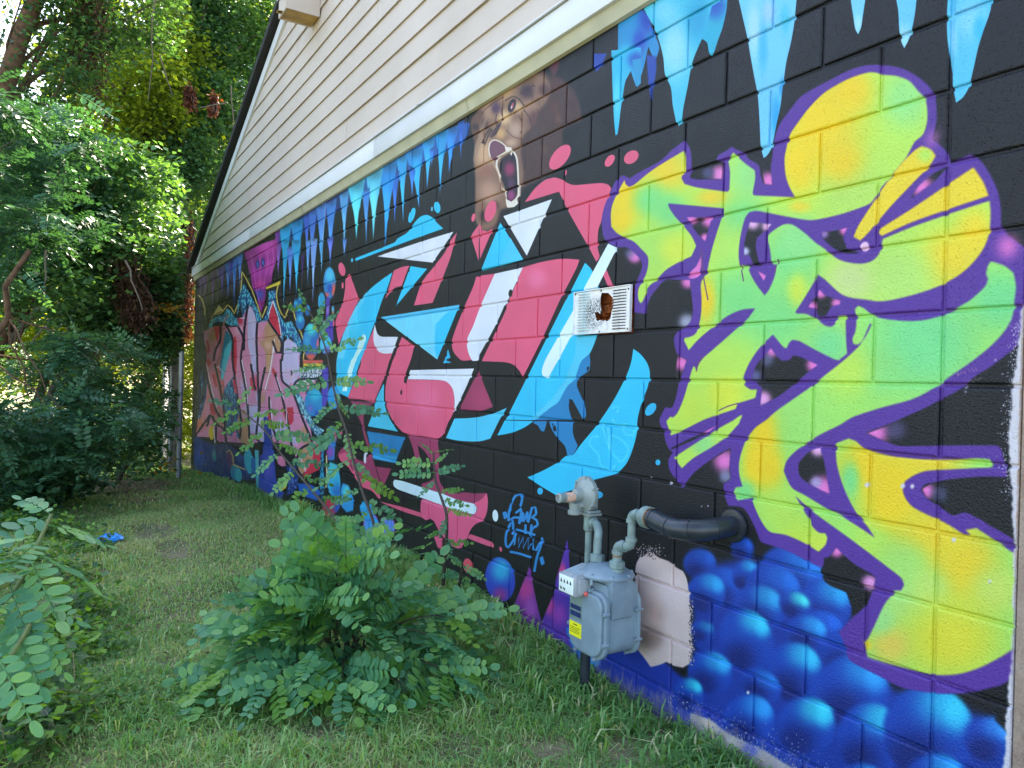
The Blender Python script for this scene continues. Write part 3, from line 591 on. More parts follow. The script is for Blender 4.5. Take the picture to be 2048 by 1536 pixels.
    P('S 1640,1400 1670,1510 1600,1536 T 1690,35 1575,42 1600,-10 S 1620,1450', (20, 180, 230))
    P('T 812,310 825,550 860,680 920,800 1000,920 610,850 690,640 720,500', (60, 200, 236))
    P('T 600,910 1090,990 960,1320 680,1260', (16, 128, 188)); P('T 650,1190 990,1240 960,1320 680,1265', (40, 160, 215), 0.002)
    P('S 380,430 420,540 500,760 480,800 350,1080 240,1340 210,1150 200,1050 240,920 290,800 320,650 330,490', PNK)
    Ell(280, 375, 42, 88, -12, PNK, k='S'); Ell(290, 582, 14, 42, 0, PNK, k='S'); Ell(172, 1060, 13, 50, 0, PNK, k='S')
    P('T 380,520 700,550 640,590 600,620 560,700 565,860 645,1130 610,1130 550,930 520,800 460,680 430,590', MAR, 0.001)
    P('T 230,1200 300,1100 380,1140 450,1260 560,1300 640,1200 660,1220 740,1536 560,1560 480,1500 400,1350 250,1270', (176, 60, 100))
    P('X 1420,50 1490,20 1560,200 1700,360 1620,330 1520,180 1440,110', PNK); P('X 1540,140 1640,300 1780,300 1850,490 1830,500 1760,420 1640,360', PNK)
    P('X 1560,30 1640,130 1700,110 1760,60 1860,390 1800,320 1700,240 1600,180', MAR); P('X 1800,170 1960,190 1870,390', MAR)
    P('X 1685,0 1705,0 1700,130 1685,140 1675,100', (226, 226, 240)); P('X 1545,10 1565,10 1555,50', WHT)
    P('P 0,660 40,670 250,720 520,800 530,860 300,790 60,690', PNK)
    P('P 190,380 300,400 540,480 800,560 1000,640 1190,685 1235,730 1230,790 1200,825 1000,780 800,720 600,640 350,550 220,500 175,460 170,410', (214, 240, 248))
    P('P 680,0 740,0 750,150 760,380 800,470 820,500 1000,560 1060,540 1200,555 1365,550 1300,640 1220,690 1000,640 800,562 540,478 530,430 640,400 700,350 690,150', MAR)
    P('P 1365,550 1380,650 1370,780 1340,870 1300,915 1240,940 1190,980 1150,1040 1120,1120 1080,1190 1040,1250 980,1260 900,1210 850,1160 790,1090 730,990 690,910 640,880 590,900 530,860 518,740 530,620 800,715 1000,780 1200,830 1240,780 1235,720 1190,685 1300,630', (234, 92, 134))
    P('P 690,1110 760,1090 800,1180 785,1270 740,1250', PNK); P('P 1150,1075 1300,1125 1440,1185 1460,1220 1450,1250 1300,1200 1120,1130', PNK)
    L('P 530,640 800,740 1310,905', (244, 140, 170), 1.2, op=.6)
    Ell(1545, 1270, 16, 34, -10, PNK, k='P'); Ell(161, 378, 30, 63, -4, (226, 246, 250), k='W'); Ell(1310, 160, 48, 75, -10, (226, 84, 100), k='Y')
    # signature
    TG = (36, 140, 208)
    for s in ['W 430,270 447,185 415,150 375,170 340,230 305,340 297,430 330,410 375,395 410,400', 'W 385,345 440,300 432,370 415,450', 'W 418,455 460,345 450,430 458,440 505,335 500,425 510,440', 'W 512,440 550,292 585,290 592,360 545,395 600,425 608,480 555,515 535,565',
              'W 390,525 480,548 575,580', 'W 345,570 352,480 345,425 300,500 272,600 275,690 300,712 350,640 375,575', 'W 375,575 362,690 412,605 405,715 455,605 455,725 508,610 508,738 560,620 560,735 590,745 662,610 640,700 600,820 575,960', 'W 482,480 480,560', 'W 545,480 530,600', 'W 325,760 420,780 525,815', 'W 250,350 262,402', 'W 268,345 280,388', 'W 640,830 655,888', 'W 655,820 670,880']:
        L(s, TG, 4.8)
    # cones and egg at the foot of the wall
    P('Z 1058.5,1132 1052,1150 1040,1180 1027,1220 1034,1260 1060,1320 1100,1340 1098,1290 1082,1240 1070,1190', (126, 50, 150), 0.001, [('Z', 1052, 1180, 20, (206, 66, 150), 1.5), ('Z', 1060, 1220, 16, (170, 80, 180), 2.0), ('Z', 1080, 1290, 30, (60, 40, 130), 2.0)])
    P('c 480,880 430,1060 380,1240 330,1400 b 180,400 60,700 0,860 -20,1100 500,1300 480,800 420,400 380,100', (90, 50, 160), 0.001, [('b', 280, 150, 60, (214, 66, 130), 2.5), ('b', 120, 600, 90, (196, 66, 150), 1.6), ('b', 240, 700, 120, (150, 60, 170), 1.4), ('b', 400, 500, 80, (70, 50, 160), 3.0)])
    P('b 330,860 460,850 560,1080 640,1120 780,1180 760,1350 640,1420 500,1300 360,1000', (20, 110, 200), 0.008, [('b', 450, 980, 110, (20, 160, 214)), ('b', 700, 1260, 120, (20, 140, 210))])
    Ell(1000, 1159, 30, 45, -6, (40, 70, 190), 0.001, [('Z', 1002, 1140, 26, (30, 180, 226), 1.2), ('Z', 1000, 1190, 20, (150, 50, 150), 1.0)])
    for a in [('Z', 742, 1050, 14, 22, (70, 150, 226), (200, 60, 190)), ('Z', 735, 1022, 12, 18, (20, 160, 220), (16, 80, 190)), ('Z', 748, 1052, 10, 15, (20, 170, 230), (20, 110, 200)), ('Z', 778, 1054, 11, 18, (90, 140, 226), (190, 40, 180))]:
        Ell(a[1], a[2], a[3] + 1.4, a[4] + 1.4, 0, a[6], 0.001); Ell(a[1], a[2], a[3], a[4], 0, a[5], 0.002)
    Ell(1680, 590, 44, 65, 0, (16, 160, 220), 0.001, [('X', 1660, 560, 40, (40, 190, 240))], k='X')
    P('X 1330,120 1400,150 1430,250 1440,360 1430,480 1350,480 1310,400 1300,240', (40, 176, 216), 0.002, [('X', 1360, 200, 70, (80, 214, 220), 1.6), ('X', 1400, 420, 70, (30, 120, 200), 1.4)])
    P('X 1460,340 1520,360 1570,500 1570,620 1500,640 1440,560 1440,420', (30, 150, 216), 0.002, [('X', 1500, 440, 50, (70, 216, 220), 2.0)])
    P('X 1300,480 1380,520 1440,560 1400,640 1300,700 1250,600', (196, 50, 80), 0.003, [('X', 1420, 600, 70, (30, 90, 190))])

    # ---- ceiling of icicles left of the bear
    def icicle(k, xl, yl, xr, yr, tx, ty, c, hi=None, soft=0.001):
        R_ = REG[k]
        f = lambda x, y: (x / R_[2] + R_[0], y / R_[2] + R_[1])
        a, b, t = np.array(f(xl, yl)), np.array(f(xr, yr)), np.array(f(tx, ty))
        m1 = a * .45 + t * .55 + (b - a) * .09; m2 = b * .45 + t * .55 - (b - a) * .09
        m0, m3 = a * .8 + t * .2 + (b - a) * .02, b * .8 + t * .2 - (b - a) * .02
        pts = np.array([a, m0, m1, t, m2, m3, b])
        cx, cy = (m1 + m2) / 2; wd = abs(b[0] - a[0])
        hi = hi or tuple(min(255, v * 1.15 + 24) for v in c)
        paint(wallpts(smooth(pts, True, 60)), c, soft, [('Z', cx - wd * .05, cy, wd * .38 + 1, hi, 4.0, .85), ('Z', (a[0] + b[0]) / 2, (a[1] + b[1]) / 2, wd * .6, tuple(v * .62 for v in c), 1.0, .8)])
    P('R 1070,440 1300,300 1900,20 1920,60 1880,200 1800,300 1500,450 1300,560 1150,640', (16, 84, 170), 0.006)
    P('R -500,1300 0,1070 1070,440 1150,640 700,900 200,1180 -300,1500 -560,1700', (26, 52, 110), 0.01, [('R', 700, 800, 200, (20, 110, 190)), ('R', 100, 1150, 120, (70, 40, 120))])
    for a in [('R', 1770, 30, 1850, 0, 1800, 525, (20, 90, 190)), ('R', 1600, 130, 1780, 60, 1650, 690, (20, 120, 206)), ('R', 1480, 170, 1640, 120, 1535, 960, (10, 150, 220)), ('R', 1310, 290, 1480, 190, 1370, 885, (20, 150, 224)),
              ('R', 1400, 380, 1470, 330, 1430, 610, (20, 110, 206)), ('R', 1100, 430, 1320, 330, 1268, 1135, (10, 150, 228)), ('R', 1120, 560, 1220, 640, 1180, 1000, (30, 110, 210)), ('R', 980, 500, 1120, 440, 1065, 1320, (20, 160, 228)),
              ('R', 910, 700, 1020, 640, 955, 1345, (30, 100, 200)), ('R', 770, 620, 1000, 490, 830, 1640, (10, 140, 220)), ('R', 590, 720, 810, 600, 680, 1540, (80, 194, 232)), ('R', 540, 900, 640, 860, 590, 1620, (60, 140, 224)),
              ('R', 360, 870, 580, 740, 465, 1536, (70, 200, 236)), ('R', 250, 960, 370, 900, 310, 1700, (80, 160, 224)), ('R', 80, 1080, 210, 1000, 125, 1900, (60, 130, 214)), ('R', -10, 1090, 80, 1060, 20, 1960, (110, 170, 230)),
              ('Q', 960, 800, 1120, 720, 1040, 1800, (70, 130, 210)), ('Q', 830, 900, 970, 820, 880, 1900, (60, 110, 200)), ('Q', 740, 960, 850, 900, 800, 1700, (50, 90, 190)), ('Q', 520, 1060, 740, 1000, 640, 2000, (20, 140, 210)),
              ('Q', 330, 1170, 540, 1060, 420, 2100, (20, 160, 220)), ('Q', 250, 1220, 340, 1180, 300, 1900, (120, 50, 150)),
              ('U', 1180, 0, 1270, 0, 1195, 870, (24, 160, 214)), ('U', 1240, 100, 1330, 60, 1280, 700, (80, 130, 214)), ('U', 1300, 0, 1420, 0, 1362, 720, (30, 160, 220)), ('U', 1480, 0, 1540, 0, 1505, 620, (90, 150, 224)), ('U', 1420, 200, 1470, 150, 1430, 600, (60, 30, 100)),
              ('U', 1540, -20, 1630, -20, 1570, 820, (120, 160, 230)), ('U', 1650, 0, 1700, 0, 1685, 450, (70, 160, 220)), ('U', 1750, -30, 1840, -30, 1795, 300, (90, 110, 210)), ('U', 1950, -20, 2010, -20, 1970, 240, (80, 130, 210)), ('U', 1090, 60, 1170, 30, 1130, 470, (130, 80, 170))]:
        icicle(*a)
    # octopus
    P('U 690,160 900,60 1110,-20 1115,200 1060,420 1040,540 990,600 970,720 920,920 880,860 850,700 800,620 780,480 740,330', (150, 34, 130), 0.008, [('U', 960, 60, 170, (214, 70, 180)), ('U', 1000, 330, 150, (196, 60, 170)), ('U', 860, 420, 120, (190, 50, 170)), ('U', 880, 700, 90, (60, 80, 180)), ('U', 900, 560, 90, (200, 50, 150))])
    for s in ['U 780,200 820,400 840,560', 'U 900,180 890,300 900,480 880,640', 'U 980,150 1000,300 960,480 940,620', 'U 1060,120 1070,260 1030,440', 'U 840,600 880,760 900,880']: L(s, (226, 110, 206), 2.2, 0.003, .6)
    for x, y in [(865, 310), (935, 290)]: Ell(x, y, 26, 62, 0, (70, 30, 120), 0.002, k='U'); Ell(x, y, 12, 34, 0, (60, 120, 200), 0.002, k='U')
    # purple and blue icicles at the far end
    P('U 110,460 660,170 690,200 650,500 560,700 300,760 180,820 110,700', (34, 16, 62), 0.012)
    for a in [('U', 110, 460, 180, 430, 130, 700, (70, 24, 100)), ('U', 150, 440, 240, 400, 195, 720, (96, 34, 130)), ('U', 255, 395, 330, 360, 290, 930, (110, 40, 150)), ('U', 330, 360, 440, 300, 350, 560, (80, 40, 140)), ('U', 370, 340, 450, 300, 412, 740, (90, 60, 170)),
              ('U', 445, 300, 530, 240, 485, 770, (40, 110, 200)), ('U', 530, 240, 610, 200, 562, 860, (50, 120, 210)), ('U', 600, 200, 680, 160, 632, 610, (60, 120, 206)), ('U', 490, 270, 560, 240, 520, 560, (60, 50, 160))]: icicle(*a)

    # ---- far letters: pink, tan and blue
    YL = (222, 196, 104)
    P('''U 95,720 150,740 190,860 280,1000 280,950 370,830 400,900 440,890 480,825 530,860 570,950 640,700 665,395 790,640 920,1000 985,850 965,610 1160,520 1110,760 1200,990 1290,800 1370,1080 1460,1320 1460,1600 V 1470,230 1700,260 1560,560 1700,800 1760,1536 560,1536 60,1400 70,900 100,400''', (14, 18, 34), 0.001)
    for s in ['U 110,710 150,760 185,870 190,960', 'U 270,1040 290,960 400,930 480,830 530,870 565,950 640,720 665,400 790,640 920,1000 980,850', 'U 1130,560 1105,720 1150,900 1210,1000 1290,800 1370,1080 1455,1300 1450,1536 V 1690,60']: L(s, YL, 2.4)
    P('U 965,610 1160,520 1150,570 980,630', (232, 204, 70)); P('U 290,960 370,830 430,900', (226, 200, 120)); P('V 1450,40 1700,50 1690,80 1450,80', (236, 190, 60))
    BS = (26, 78, 140); SP = ((84, 200, 220), 2.0, .62)
    P('U 290,990 430,950 470,870 530,920 560,980 600,1000 620,1100 500,1090 440,1050 300,1060 270,1200 250,1240 230,1160 240,1090', (40, 120, 160), 0, speck=SP)
    P('U 650,640 690,560 770,700 870,900 925,1040 990,900 1010,660 1100,640 1095,780 1150,950 1210,1060 1300,1040 1440,1330 1420,1400 V 1400,60 1380,40 U 1330,1300 1290,1230 1260,1290 1200,1200 1180,1400 1170,1300 1160,1150 1110,950 1050,780 1000,1040 920,1190 850,1060 800,880 740,830 740,1100 700,1400 690,1536 640,1536 680,1250 670,990 640,800 600,1000 610,800', BS, 0, speck=SP)
    P('V 690,0 820,0 880,300 830,560 790,700 740,400', (40, 60, 120), 0, speck=SP); P('V 870,0 960,0 950,150 890,380 870,200', (90, 190, 200), 0, speck=((30, 60, 90), 2.0, .7))
    PK, TN, LI, RD = (228, 142, 176), (198, 146, 112), (202, 188, 226), (214, 48, 78)
    P('U 170,1170 390,1100 480,1110 620,1110 670,1000 740,830 800,880 860,1060 1000,1030 1170,1300 1200,1320 1290,1280 1390,1400 V 1400,200 1620,280 1480,400 1560,1000 1680,1060 1500,1480 1380,1300 1300,1120 1130,1060 900,1050 700,1100 460,1060 300,1000 90,980 100,760 210,420 200,100 U 170,1300', (222, 140, 176), 0, [('V', 300, 400, 160, (226, 120, 150)), ('V', 760, 700, 150, LI), ('V', 1000, 300, 120, (226, 130, 160)), ('V', 1180, 860, 140, LI), ('V', 640, 350, 120, (206, 170, 206)), ('V', 140, 800, 120, (206, 110, 90))])
    P('U 180,1170 300,1110 390,1100 380,1250 330,1330 250,1480 190,1440 170,1300', PK, 0, [('U', 300, 1230, 70, TN, 1.5), ('U', 200, 1420, 60, (220, 60, 90))]); P('U 300,1115 390,1100 350,1320 320,1200', RD)
    P('U 190,1440 250,1480 V 260,0 300,160 400,480 430,620 470,900 440,1060 380,900 300,600 230,300 190,100', PK, 0, [('V', 230, 30, 60, RD), ('V', 420, 700, 90, LI), ('V', 280, 200, 60, (230, 130, 170))])
    P('V 310,180 350,90 420,180 440,480 400,560 340,300', (220, 110, 120)); P('V 260,330 300,500 330,560 420,640 440,900 330,800 270,720 200,820 120,760 80,960 60,980 130,720 180,560', (214, 130, 130), 0, [('V', 240, 640, 90, PK, 1.5), ('V', 110, 850, 70, (190, 70, 50))])
    P('V 250,560 330,560 330,700 260,700', RD)
    P('U 440,1080 500,950 480,940 450,990 400,1160 380,1400 V 330,60 360,80 430,-40 U 470,1200', (176, 110, 120))
    P('U 480,1110 620,1110 610,1000 670,990 680,1250 640,1536 V 640,300 700,600 640,640 590,300 540,0 U 550,1250', PK, 0, [('U', 640, 1030, 60, RD), ('U', 620, 1150, 80, (236, 170, 200))]); P('U 540,1260 590,1230 600,1450 V 590,200 560,200 540,0', RD, 0.001)
    P('U 460,1150 540,1250 470,1460 V 440,40 400,250 380,100 U 430,1300', (30, 120, 150)); P('U 540,1250 550,1300 V 420,260 390,240 U 440,1420', (70, 190, 210))
    P('U 740,830 800,890 850,1080 830,1300 870,1536 V 880,300 860,560 830,400 780,0 U 740,1300', LI, 0, [('V', 840, 300, 60, (224, 70, 110), 2.5), ('V', 860, 640, 100, (200, 200, 236), 2)])
    P('V 640,640 720,640 770,1060 700,1100 600,1000 600,840', TN, 0, [('V', 640, 900, 60, (190, 130, 90)), ('V', 690, 720, 50, (200, 150, 170))]); P('V 680,0 760,0 830,390 800,400', PK)
    P('V 740,620 860,560 870,700 980,640 1000,800 960,1040 920,1050 860,960 820,1040 770,960', LI, 0, [('V', 800, 980, 50, (220, 60, 110))])
    P('U 860,1060 920,1190 1000,1030 1100,1190 1170,1300 1160,1430 1110,1440 1060,1300 1050,1536 V 1000,200 960,500 880,600 890,360 960,200 U 960,1430 900,1340 850,1250', TN, 0, [('U', 880, 1200, 100, PK, 1.4), ('V', 960, 300, 120, PK, 1.8), ('U', 1000, 1350, 60, (226, 170, 150))])
    P('U 1050,780 1100,950 1165,1180 1150,1250 1000,1040', RD); L('U 1000,1030 1170,1290', (236, 160, 150), 2.0); L('U 1080,1270 V 1030,100 960,380', (240, 236, 240), 2.2); L('U 1060,780 1120,960 1165,1200 1150,1300', (236, 230, 240), 1.8)
    P('V 1040,60 1100,160 1180,380 1240,560 1290,640 1390,700 1400,830 1300,830 1200,830 1160,620 1100,420 1060,200', PK, 0, [('V', 1080, 150, 60, (220, 50, 70), 1.5), ('V', 1330, 760, 90, (230, 140, 190))]); P('V 1170,620 1320,600 1330,830 1250,830', RD)
    P('V 960,480 1040,480 1100,700 1120,1060 1010,960 1000,640', PK, 0, [('V', 1080, 900, 100, LI)])
    P('V 1300,820 1400,700 1480,830 1540,960 1560,1060 1400,1210 1300,1120 1270,960', PK, 0, [('V', 1330, 1020, 90, LI), ('V', 1480, 900, 80, TN), ('V', 1500, 1040, 80, (196, 140, 110))]); P('V 1400,1150 1590,1060 1560,1260 1420,1500 1370,1360', TN); P('V 1590,1080 1680,1060 1660,1400 1500,1480 1420,1520 1560,1280', RD)
    P('U 1200,1320 1250,1260 1290,1280 1380,1370 1390,1536 V 1400,200 1370,220 1360,360 1290,280 1260,340 1180,260 1170,0 U 1180,1480', LI, 0, [('V', 1270, 200, 110, (214, 176, 206))]); P('V 1360,300 1620,250 1480,340 1380,400', (232, 180, 200))
    Ell(1297, 165, 12, 36, 0, BLK, k='V'); P('V 1395,110 1700,110 1690,170 1640,220 1400,240', (206, 216, 226), 0, speck=((40, 60, 90), 1.6, .6)); L('V 1380,280 1620,250', (240, 240, 246), 3)
    P('V 1300,400 1420,460 1520,680 1600,820 1720,900 1650,1000 1560,900 1440,700 1340,480', (40, 90, 130), 0, speck=((150, 214, 226), 1.8, .5))
    P('V 150,100 230,180 200,500 130,760 90,700 110,400', (20, 60, 110), 0, speck=((90, 160, 200), 2.0, .8))
    P('V 430,400 560,200 600,500 640,640 600,800 640,1000 480,960 440,700', (18, 50, 100), 0, speck=((50, 150, 180), 2.4, .6)); P('V 940,700 1020,760 1050,1000 1060,1300 1100,1536 880,1536 940,1100', (28, 60, 150), 0, [('V', 1000, 1300, 120, (70, 90, 200), 1.6), ('V', 1080, 1480, 80, (110, 80, 190))])
    Ell(275, 930, 36, 90, 0, (226, 190, 40), k='V'); Ell(385, 980, 48, 75, 0, (226, 110, 170), 0.001, k='V'); P('V 540,940 590,900 600,1040 550,1060', (226, 120, 170))
    P('V 50,960 240,1060 330,1080 460,1060 520,1080 600,1160 720,1260 860,1400 880,1536 50,1536', (14, 44, 110), 0.002, [('V', 120, 1250, 90, (24, 70, 150), 2.0), ('V', 640, 1250, 70, (20, 80, 160)), ('V', 700, 1400, 80, (30, 60, 140))])
    for x, y, rx, ry, c in [(750, 1290, 55, 170, (36, 180, 200)), (820, 1350, 40, 110, (20, 110, 180)), (580, 1440, 60, 110, (20, 130, 170)), (620, 1470, 46, 90, (30, 170, 190)), (310, 1220, 26, 80, (40, 130, 140)), (500, 1300, 50, 90, (20, 60, 130))]: Ell(x, y, rx, ry, -6, c, 0.004, k='V')
    Ell(505, 1270, 40, 110, -8, (90, 30, 110), 0.002, k='V'); L('V 470,1180 510,1150 550,1240 550,1340 700,1400', YL, 2.2)
    P('X 610,60 700,0 760,0 780,300 860,440 840,500 720,500 600,380', (46, 74, 176), 0.002, [('X', 700, 200, 70, (90, 90, 200), 2.0), ('X', 770, 400, 50, (96, 90, 196))]); P('X 790,310 830,350 890,330 880,390 830,420', YEL); P('X 560,0 600,0 600,400 580,380', (80, 190, 200))
    P('X 780,60 860,60 880,160 840,170 800,140', (232, 130, 170)); P('X 880,160 990,160 1000,350 960,430 880,470 900,330', (20, 50, 120), 0, speck=((90, 130, 200), 2, .8)); P('X 1000,340 1120,350 1240,420 1200,520 1020,460', (16, 96, 190), 0.002)
    P('X 1235,0 1265,0 1270,400 1250,520 1225,400', (40, 150, 190), 0, speck=((20, 30, 60), 1.8, .6)); P('X 1290,0 1380,0 1370,90 1310,100', (150, 60, 150)); L('X 1295,60 1298,300 1290,380', (236, 220, 160), 2.4)
    P('X 980,500 1110,545 1100,570 990,530', (226, 180, 50))
    P('X 560,380 640,400 760,480 850,540 940,600 1100,620 1100,700 900,700 540,420', (150, 140, 170), 0.006, op=.75)
    for q in ['U 165,1160 170,1300 200,1440 V 190,60 250,360 330,640 430,800', 'U 390,1110 385,1280 330,1400 300,1536', 'V 320,60 400,420 440,700 460,1040', 'U 470,1110 540,1250 545,1536 V 600,420 650,760 640,1000', 'U 620,1120 680,1250 650,1536 V 700,300 740,620 760,1000', 'U 740,830 700,1100 690,1400', 'U 860,1060 850,1250 860,1536 V 870,300 880,620 850,960 880,1050', 'V 780,60 830,380', 'V 960,100 900,400 890,640', 'V 1010,480 1030,760 1120,1040', 'V 1090,180 1180,480 1260,840 1300,1100', 'V 1160,0 1180,260 1300,380 1420,700 1560,1040', 'V 60,980 260,700 340,820 440,900 460,1060 700,1080', 'V 220,840 250,720 290,720 330,850 330,1060', 'U 1190,1320 1180,1536', 'U 1000,1030 1170,1300 1160,1440 1110,1440 1060,1300', 'V 100,100 130,420 60,900', 'V 1300,390 1380,260 1620,240', 'V 150,20 190,300 140,560', 'V 1560,1060 1400,1160 1370,1380 1440,1500']: L(q, (12, 22, 52), 4.4)
    for q in ['V 340,100 360,80 420,160', 'V 210,40 270,340 340,600', 'V 660,0 720,320 740,560', 'V 1030,520 1050,780', 'V 1110,220 1200,500', 'U 640,1000 700,1000', 'V 300,880 320,1060', 'V 900,700 880,900', 'V 1320,1120 1400,1230 1480,1420', 'U 1060,790 1000,960', 'V 1230,620 1240,820']: L(q, (238, 226, 240), 1.6)
    for q in ['V 300,200 330,330', 'V 560,260 590,420', 'V 780,240 800,380', 'V 1010,700 1030,860', 'U 220,1300 240,1420']: L(q, (214, 44, 84), 5.0, 0.006)
    # mushrooms and eggs between the two pieces
    Ell(1785, 550, 78, 205, 0, (40, 130, 200), 0.001, [('U', 1790, 450, 80, (70, 200, 236), 1.6), ('U', 1840, 640, 50, (232, 90, 80), 2.2), ('U', 1790, 620, 40, (30, 80, 180), 2.0), ('U', 1750, 700, 40, (226, 100, 110))], k='U')
    P('U 1740,740 1790,740 1780,960 1800,1040 1840,950 1830,1100 1840,1290 1700,1290 1720,1100 1670,1000 1740,1040', (80, 60, 170), 0.001, [('U', 1720, 1060, 40, (160, 60, 170)), ('U', 1760, 900, 40, (150, 110, 206), 2.0)])
    Ell(1685, 790, 46, 120, 0, (30, 160, 206), 0.001, [('U', 1700, 900, 50, (214, 140, 110))], k='U'); Ell(1830, 895, 18, 56, 0, (90, 170, 206), 0.001, [('U', 1830, 930, 24, (226, 120, 90))], k='U')
    for x, y, rx, ry in [(1360, 850, 34, 100), (1410, 770, 28, 62), (1505, 900, 32, 75), (1400, 920, 50, 110), (1410, 1050, 60, 100)]: Ell(x, y, rx, ry, 0, (20, 110, 180), 0.002, [('U', x, y - ry * .4, rx, (50, 180, 214))], k='U')
    Ell(1545, 1300, 102, 235, 0, (30, 110, 190), 0.001, [('U', 1545, 1140, 90, (60, 220, 214), 1.3), ('U', 1500, 1280, 60, (40, 160, 210), 2), ('U', 1545, 1500, 110, (226, 90, 80), .6), ('U', 1640, 1330, 30, (226, 110, 130), 3.0)], k='U'); Ell(1738, 1340, 78, 120, 0, (60, 190, 226), 0.001, [('U', 1760, 1420, 70, (120, 90, 190))], k='U')
    Ell(1675, 1190, 30, 70, 0, (60, 170, 210), 0.001, [('U', 1670, 1240, 34, (226, 130, 150))], k='U')
    P('V 1440,0 1700,0 1700,40 1450,40', (226, 90, 90), 0.003)
    Ell(1585, 540, 118, 185, 0, (20, 140, 200), 0.001, [('V', 1600, 450, 100, (20, 190, 220)), ('V', 1540, 620, 60, (110, 110, 200)), ('V', 1640, 690, 60, (40, 70, 180))], k='V'); P('V 1690,90 1770,90 1770,460 1720,640 1690,600', (80, 66, 180), 0.001); Ell(1840, 480, 80, 150, 0, (20, 150, 214), 0.001, k='V')
    P('V 1760,860 1840,840 1880,1000 1860,1080 1850,1280 1770,1290', (40, 130, 200), 0.001, [('V', 1860, 960, 40, (226, 90, 130), 2.4), ('V', 1800, 1180, 60, (150, 80, 180), 1.6)])
    P('V 1740,940 1770,930 1780,1000 1750,1030', (226, 240, 240)); P('V 1900,920 1950,890 1950,950 1910,980', PNK, 0.001)

mural()
def make_image(name, T):
    im = bpy.data.images.new(name, T.W, T.H, alpha=False)
    a = np.ones((T.H, T.W, 4), np.float32)
    a[..., :3] = np.clip(T.a / 255.0, 0, 1)
    im.pixels.foreach_set(a.ravel()); im.update(); im.pack()
    return im
IMG_N = make_image('mural_paint_near', TEX[0]); IMG_F = make_image('mural_paint_far', TEX[1])
XSPLIT = -4.15
TXI = [(t.X0, t.X1, t.Z0, t.Z1) for t in TEX]
TEX.clear()
# ------------------------------------------------------------------ ground
def gz(x, y):
    z = np.interp(x, [-60, -14, -12.35, -9.8, -7.8, -5.8, -2.1, -0.9, 0.5, 3], [-1.2, -0.46, -0.37, -0.19, -0.10, -0.03, 0.0, -0.05, -0.05, -0.05])
    y = np.asarray(y, float)
    z = z - 0.02 * np.clip(-y - 1.0, 0, 6) + 0.10 * np.exp(-((y / 0.35) ** 2)) * np.clip((x + 6.5) / 3, 0, 1) * np.clip((-1.9 - x) / 1.0, 0, 1) * 0.4
    z = z + 0.012 * np.sin(x * 5.1 + y * 3.3) + 0.010 * np.sin(x * 2.3 - y * 6.1 + 1.0)
    return z
xs = np.concatenate([np.linspace(-150, -16, 30), np.linspace(-15.6, 3, 150), np.linspace(4, 40, 12)])
ys = np.concatenate([np.linspace(-90, -8, 18), np.linspace(-7.6, 1.0, 75), np.linspace(2, 120, 26)])
GX, GY = np.meshgrid(xs, ys)
V = np.column_stack([GX.ravel(), GY.ravel(), gz(GX, GY).ravel()])
nx, ny = len(xs), len(ys)
I = (np.arange(ny - 1)[:, None] * nx + np.arange(nx - 1)[None, :]).ravel()
F = np.column_stack([I, I + 1, I + 1 + nx, I + nx])
m, nt, b = new_mat('lawn_soil')
tc = N(nt, 'ShaderNodeTexCoord')
n1 = N(nt, 'ShaderNodeTexNoise', i_Scale=1.3, i_Detail=8.0, i_Roughness=0.65)
n2 = N(nt, 'ShaderNodeTexNoise', i_Scale=38.0, i_Detail=8.0, i_Roughness=0.75)
n3 = N(nt, 'ShaderNodeTexVoronoi', i_Scale=70.0)
for n in (n1, n2, n3): nt.links.new(tc.outputs['Object'], n.inputs['Vector'])
r1 = ramp(nt, n2.outputs['Fac'], [(0.25, (0.11, 0.09, 0.045)), (0.45, (0.26, 0.215, 0.12)), (0.62, (0.38, 0.32, 0.19)), (0.8, (0.52, 0.44, 0.29))])
r2 = ramp(nt, n2.outputs['Fac'], [(0.3, (0.03, 0.055, 0.02)), (0.55, (0.08, 0.13, 0.045)), (0.8, (0.17, 0.20, 0.09))])
r3 = ramp(nt, n1.outputs['Fac'], [(0.42, 0.0), (0.6, 1.0)])
nt.links.new(mixc(nt, r3.outputs[0], r1.outputs[0], r2.outputs[0]), b.inputs['Base Color'])
b.inputs['Roughness'].default_value = 0.95
bp = N(nt, 'ShaderNodeBump', i_Strength=0.9, i_Distance=0.02)
nt.links.new(n2.outputs['Fac'], bp.inputs['Height']); nt.links.new(bp.outputs[0], b.inputs['Normal'])
MAT_SOIL = m
tag(link('ground', mesh_np('ground', V, F, m, True)), kind='structure')

